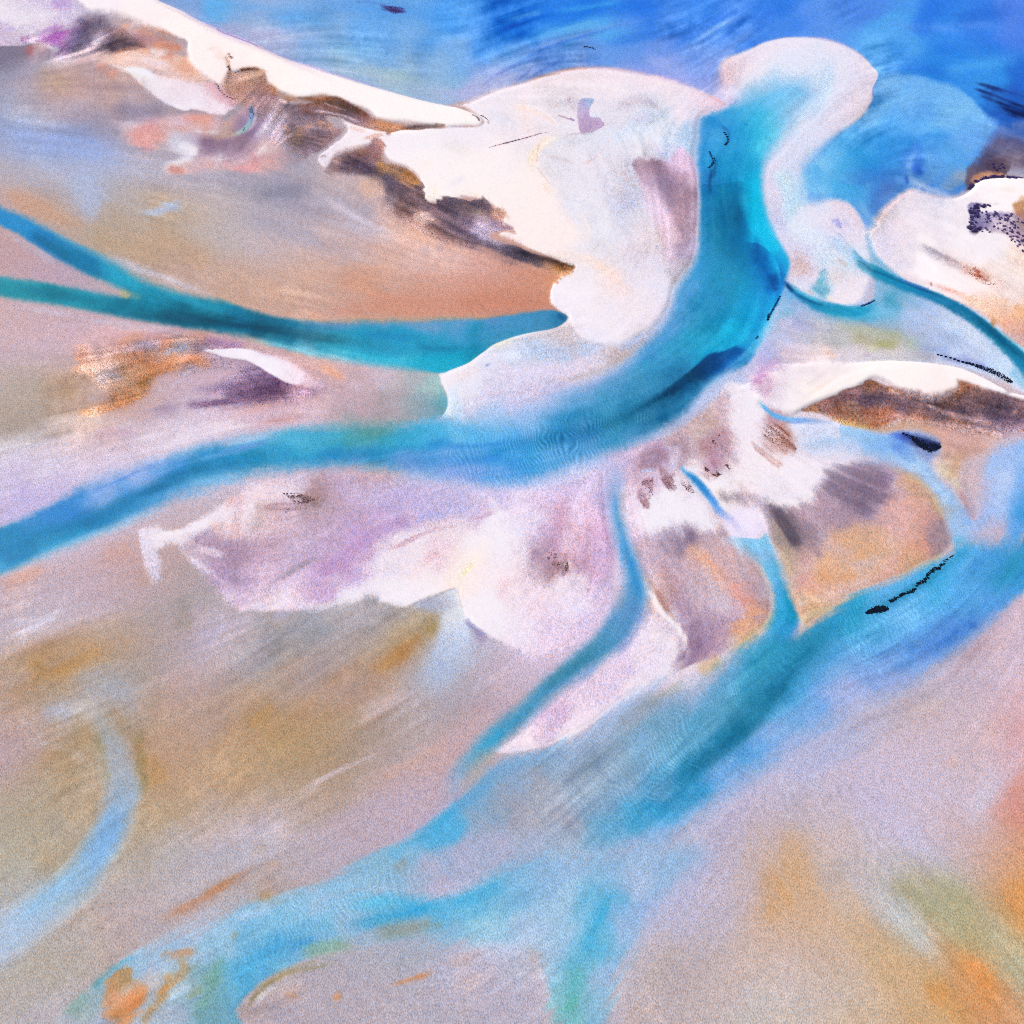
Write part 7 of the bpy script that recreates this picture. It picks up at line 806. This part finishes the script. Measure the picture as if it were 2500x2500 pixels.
# shrubs on the dune island: one of each kind, then copies
def in_poly(x, y, P_):
    c = False; n = len(P_)
    for i in range(n):
        x1, y1 = P_[i]; x2, y2 = P_[(i+1) % n]
        if (y1 > y) != (y2 > y) and x < (x2-x1)*(y-y1)/(y2-y1)+x1: c = not c
    return c
def make_shrub(mat, n):
    t = bpy.data.objects.new('shrub', None); col_.objects.link(t)
    vs, fs = leaf_quads([(rg.gauss(0, .62), rg.gauss(0, .62), abs(rg.gauss(.55, .3)), .30) for _ in range(n)])
    mesh_obj('crown', vs, fs, mat, t)
    tv = []; tf = []
    for k in range(6):
        a = k*1.05; x, y = math.cos(a)*.5, math.sin(a)*.5; b = len(tv); r = .05
        tv += [(-r, 0, 0), (r, 0, 0), (0, r, 0), (x, y, .75)]; tf += [(b, b+1, b+3), (b+1, b+2, b+3), (b+2, b, b+3)]
    mesh_obj('stem', tv, tf, M_twig, t)
    return t
protos = [make_shrub(M_shrub, 80), make_shrub(M_shrub2, 110), make_shrub(M_shrub, 60)]
fresh = list(protos)
ZONES = [("2366,506 2380,499 2415,502 2425,505 2390,512 2392,522 2385,545 2395,560 2388,572 2372,570 2361,565 2366,540", 62, 1, 3.3), ("2395,520 2440,522 2470,526 2500,545 2500,600 2478,585 2440,568 2415,575 2395,572 2400,560", 75, 0, 2.6),
         ("2366,462 2370,450 2382,440 2405,433 2440,429 2470,431 2502,436 2500,440 2440,436 2400,441 2380,449", 60, 1, 3.0), ("2440,570 2475,586 2502,606 2502,622 2470,598", 14, 0, 2.4), ("2418,398 2440,396 2455,404 2450,418 2428,416", 10, 1, 2.6)]
for zi, (zp, zn, kind_, size) in enumerate(ZONES):
    zp = [tuple(float(q) for q in t.split(',')) for t in zp.split()]; xs = [p[0] for p in zp]; ys = [p[1] for p in zp]; k = 0; tries = 0
    while k < zn and tries < 4000:
        tries += 1; u = rg.uniform(min(xs), max(xs)); v = rg.uniform(min(ys), max(ys))
        if u > 2512 or not in_poly(u, v, zp): continue
        pr = protos[kind_ if rg.random() < .7 else 2]
        if pr in fresh: o = pr; fresh.remove(pr)
        else:
            o = pr.copy(); col_.objects.link(o)
            for ch in pr.children:
                c = ch.copy(); col_.objects.link(c); c.parent = o
        x, y = ground(u, v); s = size*scale_at(v)*rg.uniform(.6, 1.25); o.location = (float(x), float(y), surface(u, v)); o.scale = (s, s*1.05, s*.8); o.rotation_euler = (0, 0, rg.uniform(0, 6.28))
        o['category'] = 'shrub'; o['group'] = ['shrubs in the dense clump', 'shrubs scattered on the dune', 'shrubs along the shore', 'shrubs on the lower slope', 'shrubs in the shallows'][zi]
        o['label'] = ['purple shrub packed in the dense dark clump on the white dune', 'purple shrub scattered on sand right of the dense dark clump', 'dark shrub in the row along the island shore beside the blue sea', 'small purple shrub straggling down the lower slope of the white dune', 'dark shrub on the brown shallows beyond the island shore'][zi]
        k += 1
for p in fresh:
    for ch in list(p.children): bpy.data.objects.remove(ch)
    bpy.data.objects.remove(p)
# low scrub that nobody could count
def scrub(label, poly, n, leaf, mat, thr=.2):
    zp = [tuple(float(q) for q in t.split(',')) for t in poly.split()]; xs = [p[0] for p in zp]; ys = [p[1] for p in zp]; spots = []; tries = 0
    while len(spots) < n and tries < n*60:
        tries += 1; u = rg.uniform(min(xs), max(xs)); v = rg.uniform(min(ys), max(ys))
        i = int((u-U0)/STEP); j = int((v-V0)/STEP)
        if not in_poly(u, v, zp) or LN['f'][j, i]*.7+LN['s1'][j, i]*.6 < thr+rg.gauss(0, .35): continue
        x, y = ground(u, v); spots.append((float(x), float(y), surface(u, v)+rg.uniform(.02, .3), leaf*scale_at(v)*rg.uniform(.5, 1.3)))
    vs, fs = leaf_quads(spots); o = mesh_obj('salt_scrub', vs, fs, mat); o['kind'] = 'stuff'; o['label'] = label
scrub('rust red scrub flecks on the white shoal below the dune ridge', "1865,1040 1900,1035 1930,1070 1948,1098 1915,1105 1890,1085 1866,1066", 420, 1.2, M_scrub)
scrub('mauve brown scrub on the white shoal by the channel bank', "1735,1080 1755,1060 1775,1100 1785,1145 1750,1165 1722,1152 1712,1110", 480, 1.1, M_scrub2, .5)
scrub('dark scrub specks in the middle of the pink shoal', "1330,1345 1362,1340 1385,1365 1390,1395 1365,1395 1340,1372", 240, 1.1, M_scrub2)
scrub('brown scrub streaks on the left of the pink shoal', "690,1205 745,1205 775,1222 805,1240 780,1252 735,1245 690,1255 720,1228", 420, 1.2, M_scrub2, .4)
scrub('mauve scrub flecks beside the narrow creek', "1612,1135 1640,1155 1655,1195 1640,1205 1612,1172", 130, 1.1, M_scrub3)
scrub('dark scrub flecks beside the short blue creek', "1660,1170 1682,1175 1700,1200 1690,1207 1665,1192", 110, 1.1, M_scrub2, 0)
scrub('mauve scrub streaks on the white fan below the channel', "1566,1178 1594,1165 1594,1205 1580,1245 1562,1225", 170, 1.1, M_scrub3, .3)
scrub('red scrub on the slope of the dune island', "2340,645 2380,652 2425,685 2430,700 2400,700 2365,675", 190, 1.2, M_scrub, .2)
scrub('dark weed specks in the open sea near the top', "880,0 940,6 985,20 978,34 925,34 915,16", 160, 1.3, M_shrub2, .4)
